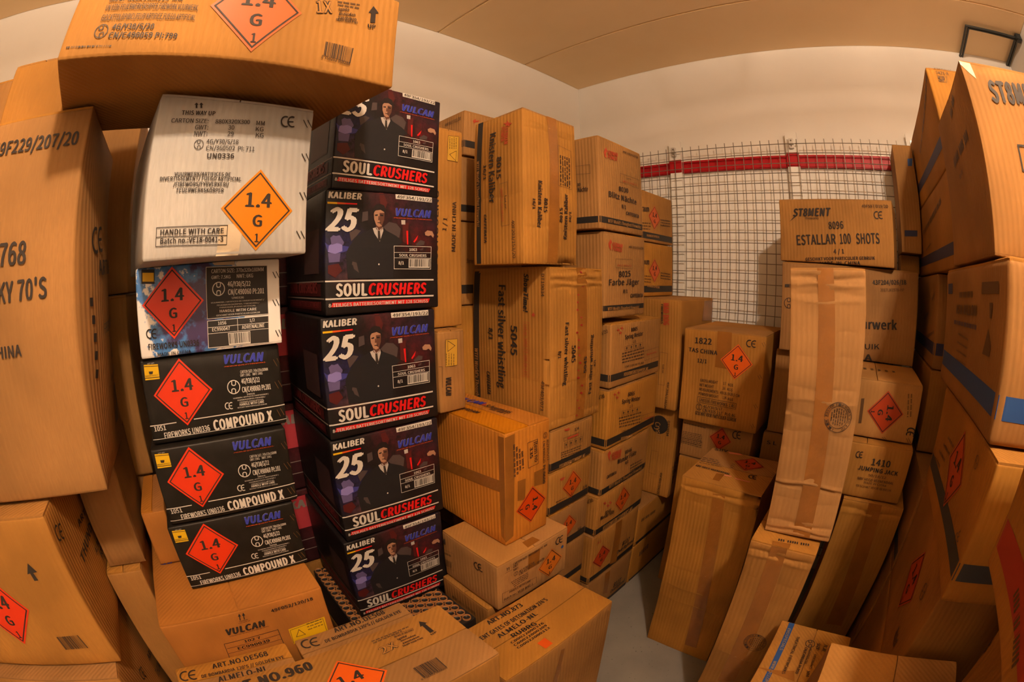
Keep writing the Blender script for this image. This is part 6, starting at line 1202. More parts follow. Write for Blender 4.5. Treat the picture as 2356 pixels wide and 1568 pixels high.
['r9b', 'cardboard_box', 'shaded cardboard box second from the floor behind the right stack', None, [2.21, -0.6275, 0.36], [0.42, 0.655, 0.338], [0, 0, 0], 'card', {'flap': 'y'}, [
]],
['r9c', 'cardboard_box', 'shaded cardboard box on the floor behind the right stack', None, [2.21, -0.6275, 0.0], [0.42, 0.655, 0.358], [0, 0, 0], 'card', {'flap': 'y'}, [
]],
['r8', 'cardboard_box', 'cardboard box with a red stripe at the near end of the right stack', None, [2.265, -1.917, 1.19], [0.57, 0.466, 0.31], [0, 0, 0], 'card', {'flap': 'x'}, [
  ['w', 'W', -0.125, -0.085, 'rs'],
  ['d', 'W', 0.0052, -0.121, -0.0942, -0.1033, 0.0125, 3, 'k2'],
]],
['r8b', 'cardboard_box', 'dark cardboard box beneath the red striped one', None, [2.37, -1.86, 0.75], [0.46, 0.48, 0.437], [0, 0, 0], 'card', {'flap': 'y'}, [
  ['c', 'W', -0.2316, 0.0083, -0.2337, 0.0418, 0.0763, 'k2'],
]],
['r8c', 'cardboard_box', 'dark cardboard box on the floor under the red striped one', None, [2.37, -1.86, 0.0], [0.46, 0.48, 0.748], [0, 0, 0], 'card', {'flap': 'y'}, [
]],
['g3', 'cardboard_box', 'foreground cardboard box lying flat with orange diamond, arrow and barcode on top', None, [1.1075, -2.1375, 0.415], [0.215, 0.635, 0.35], [0, 0, 0], 'card', {'bulge': {'T': 0.004}, 'flap': 'y'}, [
  ['t', 'U', -0.2443, 0.063, -0.0308, 0.0629, 0.0256, 'ART.NO.960', 'k', 2, 0],
  ['h', 'U', 0.0242, -0.014, 0.0, 0.0775, 'lo', ['1.4', 'G', '1']],
  ['t', 'U', 0.1183, 0.0305, 0.1606, 0.0333, 0.0211, '2X', 'ko', 1, 0],
  ['t', 'U', 0.1696, 0.0504, 0.193, 0.05, 0.0062, 'Ignite', 'k', 1, 0],
  ['t', 'U', 0.1717, 0.0427, 0.2105, 0.0417, 0.0053, 'anzünden', 'k', 1, 0],
  ['t', 'U', 0.1714, 0.0338, 0.2135, 0.0329, 0.0058, 'aansteken', 'k', 1, 0],
  ['t', 'U', 0.1677, 0.0263, 0.218, 0.0246, 0.0049, 'ENJOY YOUR PYRO', 'k', 1, 0],
  ['d', 'U', 0.1194, 0.0777, 0.2154, 0.076, 0.0039, 1, 'k'],
  ['d', 'U', 0.1193, 0.0711, 0.1929, 0.0715, 0.0038, 1, 'k'],
  ['l', 'U', [0.1701, 0.0699, 0.2176, 0.0676, 0.2161, 0.0606, 0.1681, 0.0628, 0.1701, 0.0699], 0.0007, 'k'],
  ['d', 'U', 0.1702, 0.0641, 0.214, 0.0621, 0.0033, 1, 'k'],
  ['p', 'U', [0.2432, 0.0798, 0.2556, 0.0649, 0.2499, 0.0637, 0.2515, 0.0325, 0.2405, 0.0318, 0.2408, 0.0629, 0.2348, 0.0611], 'k', 2],
  ['t', 'U', 0.238, 0.0229, 0.2539, 0.0238, 0.0049, 'UP', 'k', 1, 0],
  ['b', 'U', [0.146, -0.0378, 0.2067, -0.0381, 0.207, -0.0735, 0.1482, -0.0717], 'k', None],
  ['t', 'U', 0.1424, -0.0759, 0.2043, -0.0776, 0.0044, '8 758202 009609', 'k', 0, 0],
]],
['g3b', 'cardboard_box', 'cardboard box on the floor under the flat foreground box', None, [1.1025, -2.15, 0.0], [0.195, 0.6, 0.413], [0, 0, 0], 'card', {'flap': 'y'}, [
]],
['g1', 'cardboard_box', 'slim cardboard box with black lettering between tubes and flat foreground box', None, [0.942, -2.019, 0.6], [0.112, 0.306, 0.112], [0, 0, 0], 'card', {'bulge': {'T': 0.002}, 'flap': 'y'}, [
  ['c', 'U', -0.1432, 0.0152, -0.09, 0.0082, 0.0312, 'k'],
  ['t', 'U', -0.0468, 0.0311, 0.0971, 0.0316, 0.0163, 'ART.NO.DE568', 'k', 1, 0],
  ['t', 'U', -0.0823, 0.0095, 0.1335, 0.0135, 0.0106, "DE BOMBARDIA 120'S // GOLDEN EYE", 'k', 1, 0],
]],
['g2', 'cardboard_box', 'slim cardboard box with black lettering in front of the yellow stickered box', None, [0.943, -2.3495, 0.6], [0.11, 0.311, 0.118], [0, 0, 0], 'card', {'bulge': {'T': 0.002}, 'flap': 'y'}, [
  ['c', 'U', -0.1464, 0.0061, -0.0911, 0.0025, 0.0319, 'k'],
  ['t', 'U', -0.0503, 0.0243, 0.1007, 0.0225, 0.0158, 'ART.NO.DE568', 'k', 1, 0],
  ['t', 'U', -0.0862, 0.0027, 0.1347, -0.0005, 0.0099, "DE BOMBARDIA 120'S // GOLDEN EYE", 'k', 1, 0],
  ['t', 'U', -0.047, -0.0218, 0.084, -0.0247, 0.0166, 'ALMELO-NL', 'k', 1, 0],
]],
['g2b', 'cardboard_box', 'cardboard box beneath the two slim lettered ones', None, [0.9425, -2.25, 0.3], [0.105, 0.5, 0.298], [0, 0, 0], 'card', {'flap': 'y'}, [
]],
['g2c', 'cardboard_box', 'cardboard box on the floor beneath the two slim lettered ones', None, [0.9325, -2.25, 0.0], [0.085, 0.5, 0.298], [0, 0, 0], 'card', {'flap': 'y'}, [
]],
['c9', 'cardboard_box', 'cardboard box at the aisle with black lettering and an orange sticker on its top', None, [1.0765, -1.5625, 0.0], [0.217, 0.435, 0.58], [0, 0, 0], 'card', {'flap': 'y', 'bulge': {'E': 0.005}}, [
  ['t', 'U', -0.1044, 0.0781, 0.0234, 0.0731, 0.0169, 'ART.NO.873', 'k', 1, 0],
  ['t', 'U', -0.1688, 0.0432, 0.0931, 0.0396, 0.0151, "VENT GATES OF DETONATION 276'S", 'k', 1, 0],
  ['t', 'U', -0.1205, 0.0184, 0.0254, 0.0163, 0.0153, 'ALMELO-NL', 'k', 1, 0],
  ['t', 'U', -0.0922, -0.0052, -0.0081, -0.0119, 0.015, 'RUBRG', 'k', 1, 0],
  ['t', 'U', -0.1121, -0.0193, 0.0083, -0.0228, 0.0078, 'C00022000376', 'k', 1, 0],
  ['t', 'U', -0.1132, -0.0322, 0.0069, -0.0358, 0.0077, 'C00022000309', 'k', 1, 0],
  ['t', 'U', -0.1143, -0.0449, 0.0055, -0.0487, 0.0076, 'C00022000312', 'k', 1, 0],
  ['q', 'U', [-0.0634, -0.0638, -0.034, -0.0634, -0.0355, -0.0938, -0.0634, -0.0949], 'lo2', 1],
  ['l', 'U', [0.2094, 0.0884, 0.2196, 0.0797], 0.0012, 'r2'],
  ['l', 'U', [0.2031, 0.0815, 0.2135, 0.0726], 0.0012, 'r2'],
  ['l', 'U', [0.2054, 0.0174, 0.2151, 0.0086], 0.0012, 'r2'],
  ['l', 'U', [0.1993, 0.011, 0.2092, 0.002], 0.0012, 'r2'],
  ['l', 'U', [0.2, -0.062, 0.2091, -0.0709], 0.0012, 'r2'],
  ['l', 'U', [0.194, -0.0679, 0.2033, -0.077], 0.0012, 'r2'],
  ['q', 'U', [-0.0077, 0.1147, -0.0085, 0.0896, -0.0881, 0.0902, -0.0926, 0.1145], 'tape', 1],
  ['q', 'E', [-0.0168, 0.256, -0.0021, 0.2513, -0.0239, 0.0958, -0.0427, 0.1151], 'tape', 1],
]],
['f1', 'cardboard_box', 'cardboard box with a blue strip on its top, in front of the tall boxes', None, [1.805, -1.3835, 0.0], [0.24, 0.343, 0.62], [0, 0, 0], 'card', {'bulge': {'T': 0.002}, 'flap': 'y'}, [
  ['q', 'T', [-0.0948, 0.1661, -0.0766, 0.1674, -0.0751, -0.0737, -0.0896, -0.0794], 'bs', 0],
  ['t', 'V', -0.1387, -0.0908, -0.0448, -0.0871, 0.0087, 'EVOSPECIALS', 'cb', 1, 0],
  ['t', 'V', -0.0013, -0.088, 0.0842, -0.0847, 0.0087, 'WWW.CYCLOPS', 'cb', 1, 0],
  ['t', 'V', -0.1157, -0.0541, 0.0354, -0.0505, 0.0094, 'THEATRICAL FIREWORKS', 'k', 0, 0],
  ['u', 'V', -0.1, -0.006, -0.0154, -0.0045, 'k'],
  ['t', 'V', -0.0829, -0.0024, -0.0207, -0.0012, 0.0077, '4G/Y70/S/19', 'k', 0, 0],
  ['t', 'V', -0.0809, -0.0174, 0.0228, -0.0145, 0.0086, 'CN/C490164-PI:059', 'k', 1, 0],
  ['t', 'V', -0.1087, 0.0145, -0.0792, 0.0174, 0.0101, 'SIZE:', 'k', 1, 0],
  ['t', 'V', -0.0643, 0.0172, -0.0063, 0.0185, 0.0076, '440X380X475', 'k', 0, 0],
  ['t', 'V', 0.0038, 0.0159, 0.024, 0.0182, 0.0094, 'MM', 'k', 0, 0],
  ['t', 'V', -0.1087, 0.0376, -0.08, 0.036, 0.0126, 'N.W.', 'k', 0, 0],
  ['q', 'T', [-0.1301, -0.0346, -0.0676, -0.0287, -0.0193, -0.0134, -0.0063, -0.0493], 'tape', 1],
]],
['f2', 'cardboard_box', 'plain cardboard box with folded flaps at the near end of the aisle', None, [1.9665, -1.755, 0.0], [0.327, 0.39, 0.9], [0, 0, 0], 'card', {'flap': 'y'}, [
]],
]

# ------------------------------------------------------------------ carton builder
class Surf:
    """surface of one carton: rounded box with bulges, dents and creases; prints, tape and labels are laid on the same surface"""
    def __init__(s, dim, seed, o):
        s.h = np.array(dim)/2; s.r = o.get('rad', .0055); s.bulge = o.get('bulge', {}); s.crease = o.get('crease', {}); s.top = 0
        rs = np.random.RandomState(seed); amp = .0007 + .55*o.get('rough', .0004)
        s.F = rs.uniform(-1, 1, (7, 3))*np.array([9, 14, 18, 24, 30, 36, 44])[:, None]; s.ph = rs.uniform(0, 6.28, 7)
        s.A = amp*np.array([.5, .4, .3, .25, .18, .12, .1])*(1 if not o.get('rough') else 1.1)
    AX = {'E': (0, 1), 'W': (0, -1), 'N': (1, 1), 'S': (1, -1), 'T': (2, 1), 'U': (2, 1), 'V': (2, 1), 'B': (2, -1)}
    def cube(s, face, u, v):
        h = s.h; u = np.asarray(u, float); v = np.asarray(v, float); k = np.ones_like(u)
        return {'E': lambda: (k*h[0], u, v), 'W': lambda: (-k*h[0], -u, v), 'N': lambda: (-u, k*h[1], v), 'S': lambda: (u, -k*h[1], v),
                'T': lambda: (u, v, k*h[2]), 'U': lambda: (-v, u, k*h[2]), 'V': lambda: (v, -u, k*h[2]), 'B': lambda: (u, -v, -k*h[2])}[face]()
    def half(s, face):
        h = s.h
        return {'E': (h[1], h[2]), 'W': (h[1], h[2]), 'N': (h[0], h[2]), 'S': (h[0], h[2]), 'T': (h[0], h[1]), 'B': (h[0], h[1]), 'U': (h[1], h[0]), 'V': (h[1], h[0])}[face]
    def at(s, face, u, v, off=0., cr=True):
        hu, hv = s.half(face); u = np.clip(u, -hu, hu); v = np.clip(v, -hv, hv)
        P = np.stack(s.cube(face, u, v), -1); I = np.clip(P, -(s.h-s.r), s.h-s.r); d = P-I
        n = d/np.maximum(np.linalg.norm(d, axis=-1, keepdims=True), 1e-9); Q = I + n*s.r
        ax, sg = s.AX[face]
        fn = np.zeros(3); fn[ax] = sg
        fu = 1-(u/hu)**2; fv = 1-(v/hv)**2
        key = 'T' if face in 'UV' else face
        disp = s.bulge.get(key, 0)*fu*fv
        for (c, a) in s.crease.get(key, []):
            wob = .004*np.sin(u*40+c*90)
            disp = disp + a*np.exp(-((v-c-wob)/.0045)**2)*(1-np.abs(u/hu)**10)
        nz = sum(A*np.sin(P@F+p) for A, F, p in zip(s.A, s.F, s.ph))
        nz = (nz - .6*s.A.sum())*(0 if face == 'B' else 1)
        Q = Q + fn*disp[..., None] + n*(nz[..., None] + off)
        Q[..., 2] += s.h[2]
        return Q
def axis_lines(h, r, step, extra=()):
    L = [-h, -h+.35*r, -h+r, h-r, h-.35*r, h]
    n = max(2, int(round((2*h-2*r)/step))); L += list(np.linspace(-h+r, h-r, n+1))
    for c in extra:
        if abs(c) < h-.012: L += [c-.008, c-.004, c, c+.004, c+.008]
    L = sorted(L); out = [L[0]]
    for x in L[1:]:
        if x-out[-1] > .0009: out.append(x)
    out[-1] = h
    return np.array(out)
def carton_mesh(name, S):
    ez = [c for k in ('E', 'S', 'N', 'W') for c, a in S.crease.get(k, [])]
    g = [axis_lines(S.h[0], S.r, .026), axis_lines(S.h[1], S.r, .026), axis_lines(S.h[2], S.r, .026, ez)]
    idx = {}; V = []; F = []
    for face, (a, b2, ax, end, flip) in {'E': (1, 2, 0, 1, 0), 'W': (1, 2, 0, 0, 1), 'N': (0, 2, 1, 1, 1), 'S': (0, 2, 1, 0, 0), 'T': (0, 1, 2, 1, 0), 'B': (0, 1, 2, 0, 1)}.items():
        A, Bg = np.meshgrid(g[a], g[b2], indexing='ij')
        u = -A if face in 'WN' else A
        v = -Bg if face == 'B' else Bg
        P = S.at(face, u, v); ids = np.zeros(A.shape, int)
        for i in range(A.shape[0]):
            for j in range(A.shape[1]):
                k = [0, 0, 0]; k[a] = i; k[b2] = j; k[ax] = len(g[ax])-1 if end else 0; k = tuple(k)
                if k not in idx: idx[k] = len(V); V.append(P[i, j])
                ids[i, j] = idx[k]
        for i in range(A.shape[0]-1):
            for j in range(A.shape[1]-1):
                q = (ids[i, j], ids[i+1, j], ids[i+1, j+1], ids[i, j+1]); F.append(q[::-1] if flip else q)
    return mesh(name, V, F, True)
def patch(S, face, c, off, n=None):
    """quad given by four (u,v) corners, subdivided so that it follows the surface"""
    c = np.array(c).reshape(4, 2); L1 = np.linalg.norm(c[1]-c[0]); L2 = np.linalg.norm(c[3]-c[0])
    a = max(1, min(24, int(L1/.012))); b2 = max(1, min(40, int(L2/.012)))
    s, t = np.meshgrid(np.linspace(0, 1, a+1), np.linspace(0, 1, b2+1), indexing='ij')
    uv = ((1-s)*(1-t))[..., None]*c[0] + (s*(1-t))[..., None]*c[1] + (s*t)[..., None]*c[2] + ((1-s)*t)[..., None]*c[3]
    V = S.at(face, uv[..., 0], uv[..., 1], off).reshape(-1, 3)
    F = [(i*(b2+1)+j, (i+1)*(b2+1)+j, (i+1)*(b2+1)+j+1, i*(b2+1)+j+1) for i in range(a) for j in range(b2)]
    e = np.array([c[1]-c[0], c[3]-c[0]]); 
    if e[0, 0]*e[1, 1]-e[0, 1]*e[1, 0] < 0: F = [q[::-1] for q in F]
    return V, F
class Print:
    def __init__(s): s.V = []; s.F = []
    def add(s, V, F):
        k = len(s.V); s.V += [tuple(p) for p in V]; s.F += [tuple(i+k for i in q) for q in F]
def flat_poly(S, face, pts, off):
    p = np.array(pts).reshape(-1, 2)
    area = sum(p[i-1][0]*p[i][1]-p[i][0]*p[i-1][1] for i in range(len(p)))
    if area < 0: p = p[::-1]
    tri = tessellate_polygon([[Vector((x, y, 0)) for x, y in p]])
    out = []
    for t in tri:
        a, b2, c = (p[i] for i in t)
        out.append(t if (b2[0]-a[0])*(c[1]-a[1])-(b2[1]-a[1])*(c[0]-a[0]) > 0 else t[::-1])
    return S.at(face, p[:, 0], p[:, 1], off), out
def stroke(S, face, pts, wd, off):
    p = np.array(pts).reshape(-1, 2); V = []; F = []
    for a, b2 in zip(p[:-1], p[1:]):
        d = b2-a; L = np.hypot(*d)
        if L < 1e-6: continue
        d = d/L; n = np.array([-d[1], d[0]])*wd/2; e = d*wd/2; k = max(1, int(L/.02))
        for i in range(k+1):
            c = a-e+(b2-a+2*e)*i/k; V += [c-n, c+n]
        o = len(V)-2*(k+1)
        F += [(o+2*i, o+2*i+2, o+2*i+3, o+2*i+1) for i in range(k)]
    V = np.array(V); return S.at(face, V[:, 0], V[:, 1], off), F

# text shapes: every distinct string is turned into triangles once
TXT = {}
def want(s, b2, i): TXT.setdefault((s, b2, round(i, 3)), None)
def sans_font():
    import os
    p = os.path.join(bpy.utils.resource_path('LOCAL'), 'datafiles', 'fonts', 'Noto Sans CJK Regular.woff2')     # a plain sans that ships with Blender
    try: return bpy.data.fonts.load(p)
    except Exception: return None
def bake_text():
    obs = []; fnt = sans_font()
    for key in [('H', 0, 0)] + list(TXT):
        cu = bpy.data.curves.new('t', 'FONT'); cu.body = key[0]; cu.resolution_u = 3; cu.fill_mode = 'FRONT'
        if fnt: cu.font = fnt
        cu.shear = key[2]; cu.space_character = 1 + .035*key[1]
        o = bpy.data.objects.new('t', cu); COL.objects.link(o); obs.append((key, o))
    dg = bpy.context.evaluated_depsgraph_get(); dg.update(); cap = .7
    for key, o in obs:
        me = bpy.data.meshes.new_from_object(o.evaluated_get(dg))
        V = np.array([v.co[:2] for v in me.vertices]) if len(me.vertices) else np.zeros((0, 2)); F = [tuple(p.vertices) for p in me.polygons]
        if key == ('H', 0, 0): cap = V[:, 1].max() if len(V) else .7
        if key in TXT:
            n = len(V); b3 = {0: ((.010, 0),), 1: ((.030, 0), (.015, .010)), 2: ((.028, .012), (.056, 0), (.028, -.012))}[key[1]]   # bolder weights: the shape laid down again slightly shifted
            F = F + [tuple(i+n*(q+1) for i in f) for q in range(len(b3)) for f in F]
            V = np.concatenate([V] + [V+np.array(d) for d in b3]) if n else V
            TXT[key] = (V, F)
        cu = o.data; bpy.data.objects.remove(o); bpy.data.curves.remove(cu); bpy.data.meshes.remove(me)
    return cap
def put_text(pr, S, face, u0, v0, u1, v1, h, s, b2, it, off):
    V, F = TXT[(s, b2, round(it, 3))]
    if not len(V): return
    x0, x1 = V[:, 0].min(), V[:, 0].max()
    d = np.array([u1-u0, v1-v0]); L = np.hypot(*d); d /= L; n = np.array([-d[1], d[0]])
    X = (V[:, 0]-x0)/max(1e-6, x1-x0)*L; Y = V[:, 1]/CAP*h
    pr.add(S.at(face, u0+d[0]*X+n[0]*Y, v0+d[1]*X+n[1]*Y, off), F)
def arc(cx, cy, rx, ry, a0, a1, n, d, nn, o):
    return [o + d*(cx+rx*math.cos(a0+(a1-a0)*k/n)) + nn*(cy+ry*math.sin(a0+(a1-a0)*k/n)) for k in range(n+1)]
EPS = .0008
def add_print(pr, S, row, prs, parts):
    """pr(material key) -> Print to add to"""
    k, face = row[0], row[1]
    if k == 't':
        _, _, u0, v0, u1, v1, h, s, m, b2, it = row
        if m == 'ko':
            put_text(prs('k'), S, face, u0, v0, u1, v1, h, s, 2, it, EPS*2); put_text(prs('cd'), S, face, u0+(u1-u0)*.03, v0+(v1-v0)*.03, u0+(u1-u0)*.97, v0+(v1-v0)*.97, h*.96, s, 0, it, EPS*3)
        else: put_text(prs(m), S, face, u0, v0, u1, v1, h, s, 2 if m == 'bl' else b2, it, EPS*(3.4 if m not in ('wv',) else 2.6))
    elif k == 'd':
        _, _, u0, v0, u1, v1, h, n, m = row
        a = np.array([u0, v0]); d = np.array([u1-u0, v1-v0]); L = np.hypot(*d); d = d/max(L, 1e-6); nn = np.array([-d[1], d[0]]); x = 0; rr = random.Random(int(abs(u0*1e5)))
        while x < L:
            w = h*rr.uniform(1.2, 3.2); w = min(w, L-x)
            if w > h*.4:
                V, F = patch(S, face, [a+d*x, a+d*(x+w), a+d*(x+w)+nn*h, a+d*x+nn*h], EPS*2)
                y = 0
                while y < w:                                     # letter-like uprights
                    b3 = min(h*.38, w-y)
                    V, F = patch(S, face, [a+d*(x+y), a+d*(x+y+b3), a+d*(x+y+b3)+nn*h, a+d*(x+y)+nn*h], EPS*2); prs(m).add(V, F); y += h*.62
            x += w + h*.7
    elif k == 'q': prs(row[3]).add(*patch(S, face, row[2], EPS*(1+row[4]*.5))) if row[3] not in ('tape', 'tapec') else parts.append((row[3], patch(S, face, row[2], EPS*1.2)))
    elif k == 'p': prs(row[3]).add(*flat_poly(S, face, row[2], EPS*(1.5+row[4]*.25)))
    elif k == 'l': prs(row[4]).add(*stroke(S, face, row[2], row[3], EPS*2.4))
    elif k == 'o':
        _, _, u, v, r, m = row
        prs(m).add(*flat_poly(S, face, [c for j in range(28) for c in (u+r*math.cos(j*math.pi/14), v+r*math.sin(j*math.pi/14))], EPS*2))
    elif k == 'u':
        _, _, u, v, du, dv, m = row
        o = np.array([u, v]); nn = np.array([du, dv]); R = np.hypot(*nn); nn = nn/R; d = np.array([nn[1], -nn[0]])
        for pts in (arc(0, 0, R*.9, R*.9, 0, 2*math.pi, 26, d, nn, o),
                    [o+d*(-.28*R)+nn*(.72*R)] + arc(0, .42*R, .28*R, .2*R, math.pi, 2*math.pi, 8, d, nn, o) + [o+d*(.28*R)+nn*(.72*R)],
                    [o+d*(-.28*R)-nn*(.72*R)] + arc(0, -.42*R, .28*R, .2*R, math.pi, 0, 8, d, nn, o) + [o+d*(.28*R)-nn*(.72*R)]):
            prs(m).add(*stroke(S, face, np.concatenate(pts), R*.12, EPS*2.5))
    elif k == 'c':
        _, _, u0, v0, u1, v1, h, m = row
        o = np.array([u0, v0]); d = np.array([u1-u0, v1-v0]); L = np.hypot(*d); d = d/L; nn = np.array([-d[1], d[0]]); r = h/2; L = min(L, 1.75*h); rx = min(r, L*.30)
        for cx in (rx, L-rx*.95): prs(m).add(*stroke(S, face, np.concatenate(arc(cx, r, rx*.9, r*.9, math.radians(72), math.radians(288), 14, d, nn, o)), h*.13, EPS*2.5))
        prs(m).add(*stroke(S, face, np.concatenate([o+d*(L-rx*1.8)+nn*r, o+d*(L-rx*.85)+nn*r]), h*.12, EPS*2.5))
    elif k == 'b':
        c = np.array(row[2]).reshape(4, 2); rr = random.Random(7); x = .03
        if row[4]: prs(row[4]).add(*patch(S, face, row[2], EPS*1.6))
        y0, y1 = (.05, .88) if row[4] else (0, 1)
        while x < .95:
            w = rr.choice((.012, .012, .024, .036)); f = lambda s, t: (1-s)*(1-t)*c[0]+s*(1-t)*c[1]+s*t*c[2]+(1-s)*t*c[3]
            prs(row[3]).add(*patch(S, face, [f(x, y1), f(x+w, y1), f(x+w, y0), f(x, y0)], EPS*2.6)); x += w + rr.choice((.012, .02, .03))
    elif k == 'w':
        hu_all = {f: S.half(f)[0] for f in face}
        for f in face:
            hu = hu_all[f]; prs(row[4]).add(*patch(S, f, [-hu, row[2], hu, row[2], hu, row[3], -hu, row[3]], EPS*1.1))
    elif k == 'stamp':
        _, _, u, v, R, s = row
        o = np.array([u, v]); d = np.array([1., 0]); nn = np.array([0, 1.])
        for q in (R, R*.74): prs('k').add(*stroke(S, face, np.concatenate(arc(0, 0, q, q, 0, 2*math.pi, 40, d, nn, o)), .0012, EPS*2.5))
        L = len(s)
        for j, ch in enumerate(s):
            if ch == ' ': continue
            a = math.radians(250) - math.radians(320)*j/L; t = np.array([math.sin(a), -math.cos(a)]); c = o + R*.80*np.array([math.cos(a), math.sin(a)])
            put_text(prs('k'), S, face, *(c-t*.0028), *(c+t*.0028), .0055, ch, 0, 0, EPS*2.5)
        for j in range(7):
            x = (-.52+.17*j)*R; y = math.sqrt(max(0, .6**2*R*R-x*x)); add_print(pr, S, ['d', face, u+x, v+y, u+x, v-y, R*.09, 1, 'k'], prs, parts)

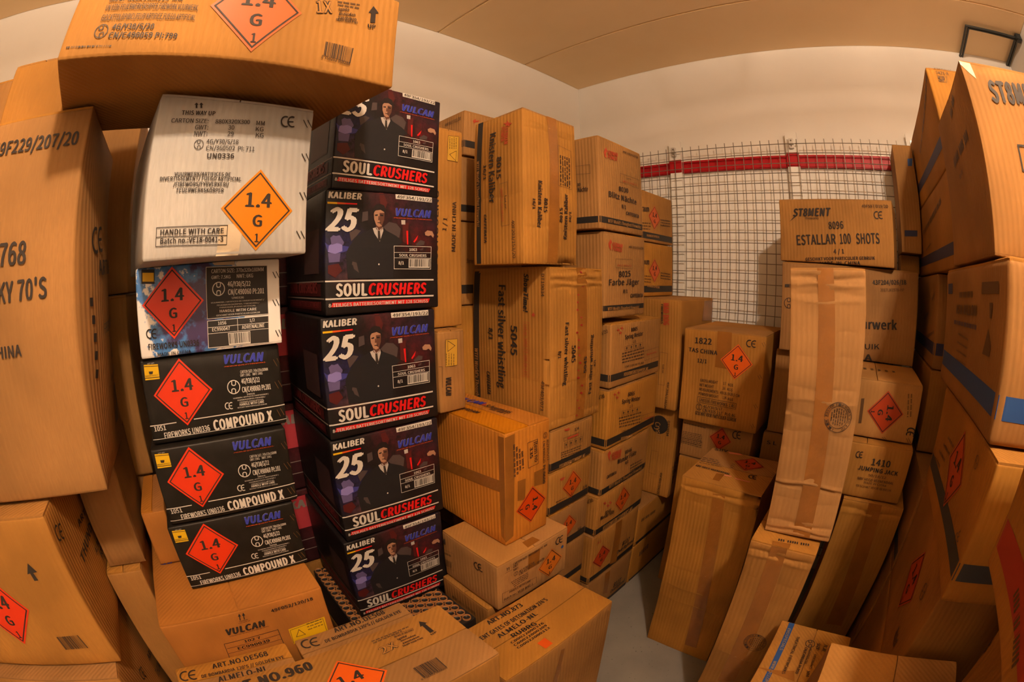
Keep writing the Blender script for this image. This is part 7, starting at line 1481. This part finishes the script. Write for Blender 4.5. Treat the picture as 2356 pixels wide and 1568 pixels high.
NAMES = dict(yl='sticker', yl2='sticker', bs='blue_stripe', bs2='blue_stripe', gs='grey_stripe', rs='red_stripe', kp='printed_panel', pk='highlighter_mark', skn='printed_picture')
def build_box(row, prints):
    bid, name, label, group, pos, dim, rot, mat, o, _ = row
    proto = {'cx2': 'cx1', 'cx3': 'cx1'}.get(bid, 'sc1' if bid[:2] == 'sc' else bid)
    seed = sum(ord(c)*(i+3) for i, c in enumerate(proto)) % 9973
    root = thing(name, label, 'box', pos, tuple(math.radians(a) for a in rot), group)
    S = Surf(dim, seed, o); fl = o.get('flap'); Sb = S
    if fl:
        Sb = Surf((dim[0], dim[1], dim[2]-.0045), seed, o)
    link('body', carton_mesh('body', Sb), root, mat)
    if fl:                                            # two closing flaps meeting along the middle of the top
        hx, hy = dim[0]/2, dim[1]/2; gap = .0015
        quads = [[-hx, -hy, hx, -hy, hx, -gap, -hx, -gap], [-hx, gap, hx, gap, hx, hy, -hx, hy]] if fl == 'x' else [[-hx, -hy, -gap, -hy, -gap, hy, -hx, hy], [gap, -hy, hx, -hy, hx, hy, gap, hy]]
        for q in quads:
            V, F = patch(S, 'T', q, 0); n = len(V); c = np.array(q).reshape(4, 2)
            a = max(1, min(24, int(np.linalg.norm(c[1]-c[0])/.012))); b2 = max(1, min(40, int(np.linalg.norm(c[3]-c[0])/.012)))
            V = np.array(V); top = V.copy(); Vb = V.copy(); Vb[:, 2] = np.minimum(Vb[:, 2], dim[2]-.001)-.0042
            ring = [i*(b2+1) for i in range(a+1)] + [a*(b2+1)+j for j in range(1, b2+1)] + [i*(b2+1)+b2 for i in range(a-1, -1, -1)] + [j for j in range(b2-1, 0, -1)]
            G = list(F) + [tuple(x+n for x in f[::-1]) for f in F] + [(ring[i], ring[i-1], ring[i-1]+n, ring[i]+n) for i in range(len(ring))]
            link('flap', mesh('flap', np.concatenate([V, Vb]), G, False), root, mat)
    for n_row, r in enumerate(prints):
        key = (proto, n_row)
        if key in SHARED:                              # alike boxes share the print meshes
            for nm, me, sub in SHARED[key]:
                c = link(nm, me, root)
                if sub: link(sub[0], sub[1], c)
                if r[0] == 'd': c['kind'] = 'stuff'
            continue
        made = SHARED.setdefault(key, [])
        if r[0] == 'h':
            _, face, u, v, du, dv, m, tx = r
            o_ = np.array([u, v]); up = np.array([du, dv]); R = np.hypot(*up); rt = np.array([dv, -du])
            V, F = patch(S, face, np.concatenate([o_-rt, o_-up, o_+rt, o_+up]), EPS*1.6)
            lab = link('hazard_label', mesh('hazard_label', V, F, True), root, 'label_' + m)
            p = Print(); k = .90
            p.add(*stroke(S, face, np.concatenate([o_-rt*k, o_-up*k, o_+rt*k, o_+up*k, o_-rt*k]), R*.035, EPS*2.4))
            d = rt/R; n = up/R
            for s, (x0, y0, w, h) in zip(tx, ((-.36, .05, .74, .34), (-.13, -.42, .27, .27), (-.05, -.80, .12, .2))):
                if s: put_text(p, S, face, *(o_+d*x0*R+n*y0*R), *(o_+d*(x0+w)*R+n*y0*R), h*R, s, 1, 0, EPS*2.6)
            le = link('label_print', mesh('label_print', p.V, p.F), lab, 'print_k')
            made.append(('hazard_label', lab.data, ('label_print', le.data)))
            continue
        groups = {}; parts = []
        add_print(None, S, r, lambda m: groups.setdefault(m, Print()), parts)
        for m, p in groups.items():
            if not p.F: continue
            nm = 'barcode' if r[0] == 'b' else 'fine_print' if r[0] == 'd' else 'stripe' if r[0] == 'w' else 'stamp' if r[0] == 'stamp' else NAMES.get(m, 'lettering' if r[0] in 'tcu' else 'printed_mark')
            c = link(nm, mesh(nm, p.V, p.F), root, ('label_' if m in LABEL else 'print_') + m)
            if r[0] == 'd': c['kind'] = 'stuff'
            made.append((nm, c.data, None))
        for m, (V, F) in parts:
            c = link('tape', mesh('tape', V, F, True), root, m); made.append(('tape', c.data, None))
    return root
SHARED = {}

ROWS = {r[0]: r for r in BOXES}
PRINTS = {r[0]: r[9] for r in BOXES}
for k in ('cx2', 'cx3'): PRINTS[k] = PRINTS['cx1']
for k in ('sc1', 'sc3', 'sc4', 'sc5'): PRINTS[k] = PRINTS['sc2']
for r in BOXES:
    for p in PRINTS[r[0]]:
        if p[0] == 't': want(p[7], p[9], p[10]); want(p[7], 2, p[10]); want(p[7], 2, p[10]) if p[8] == 'ko' else None; want(p[7], 0, p[10]) if p[8] == 'ko' else None
        if p[0] == 'h': [want(s, 1, 0) for s in p[7] if s]
        if p[0] == 'stamp': [want(c, 0, 0) for c in p[5] if c != ' ']
CAP = bake_text()
for r in BOXES: build_box(r, PRINTS[r[0]])

# ------------------------------------------------------------------ battery of open cardboard tubes
bx0, bx1, by0, by1, bz = .335, .872, -1.948, -1.614, .480
bat = thing('firework_battery', 'battery of open brown cardboard tubes in black wrapping under the lowest lettered black box', 'fireworks', ((bx0+bx1)/2, (by0+by1)/2, .282))
link('wrapping', box_me('wrapping', -(bx1-bx0)/2, (bx1-bx0)/2, -(by1-by0)/2, (by1-by0)/2, 0, bz-.282+.003, bev=.002), bat, 'tube_black')
tm = lathe('tube', [(.0140, -.002), (.0140, .0095), (.0136, .0099), (.0120, .0099), (.0117, .0095), (.0117, .0042), (.0, .0042)], 18); tm.materials.append(MATS['tube_card']); tm.materials.append(MATS['tube_black'])
for p in tm.polygons:
    if max(tm.vertices[i].co.z for i in p.vertices) < .0045 and min(math.hypot(*tm.vertices[i].co[:2]) for i in p.vertices) < .001: p.material_index = 1  # shallow floors coloured black, standing for the shade deep inside each tube
pitch_x, row = .0305, 0
y = by0+.016
while y < by1-.014:
    x = bx0 + .016 + (pitch_x/2 if row % 2 else 0)
    while x < bx1-.014:
        link('tube', tm, bat).location = (x-(bx0+bx1)/2, y-(by0+by1)/2, bz-.282)
        x += pitch_x
    y += .0268; row += 1
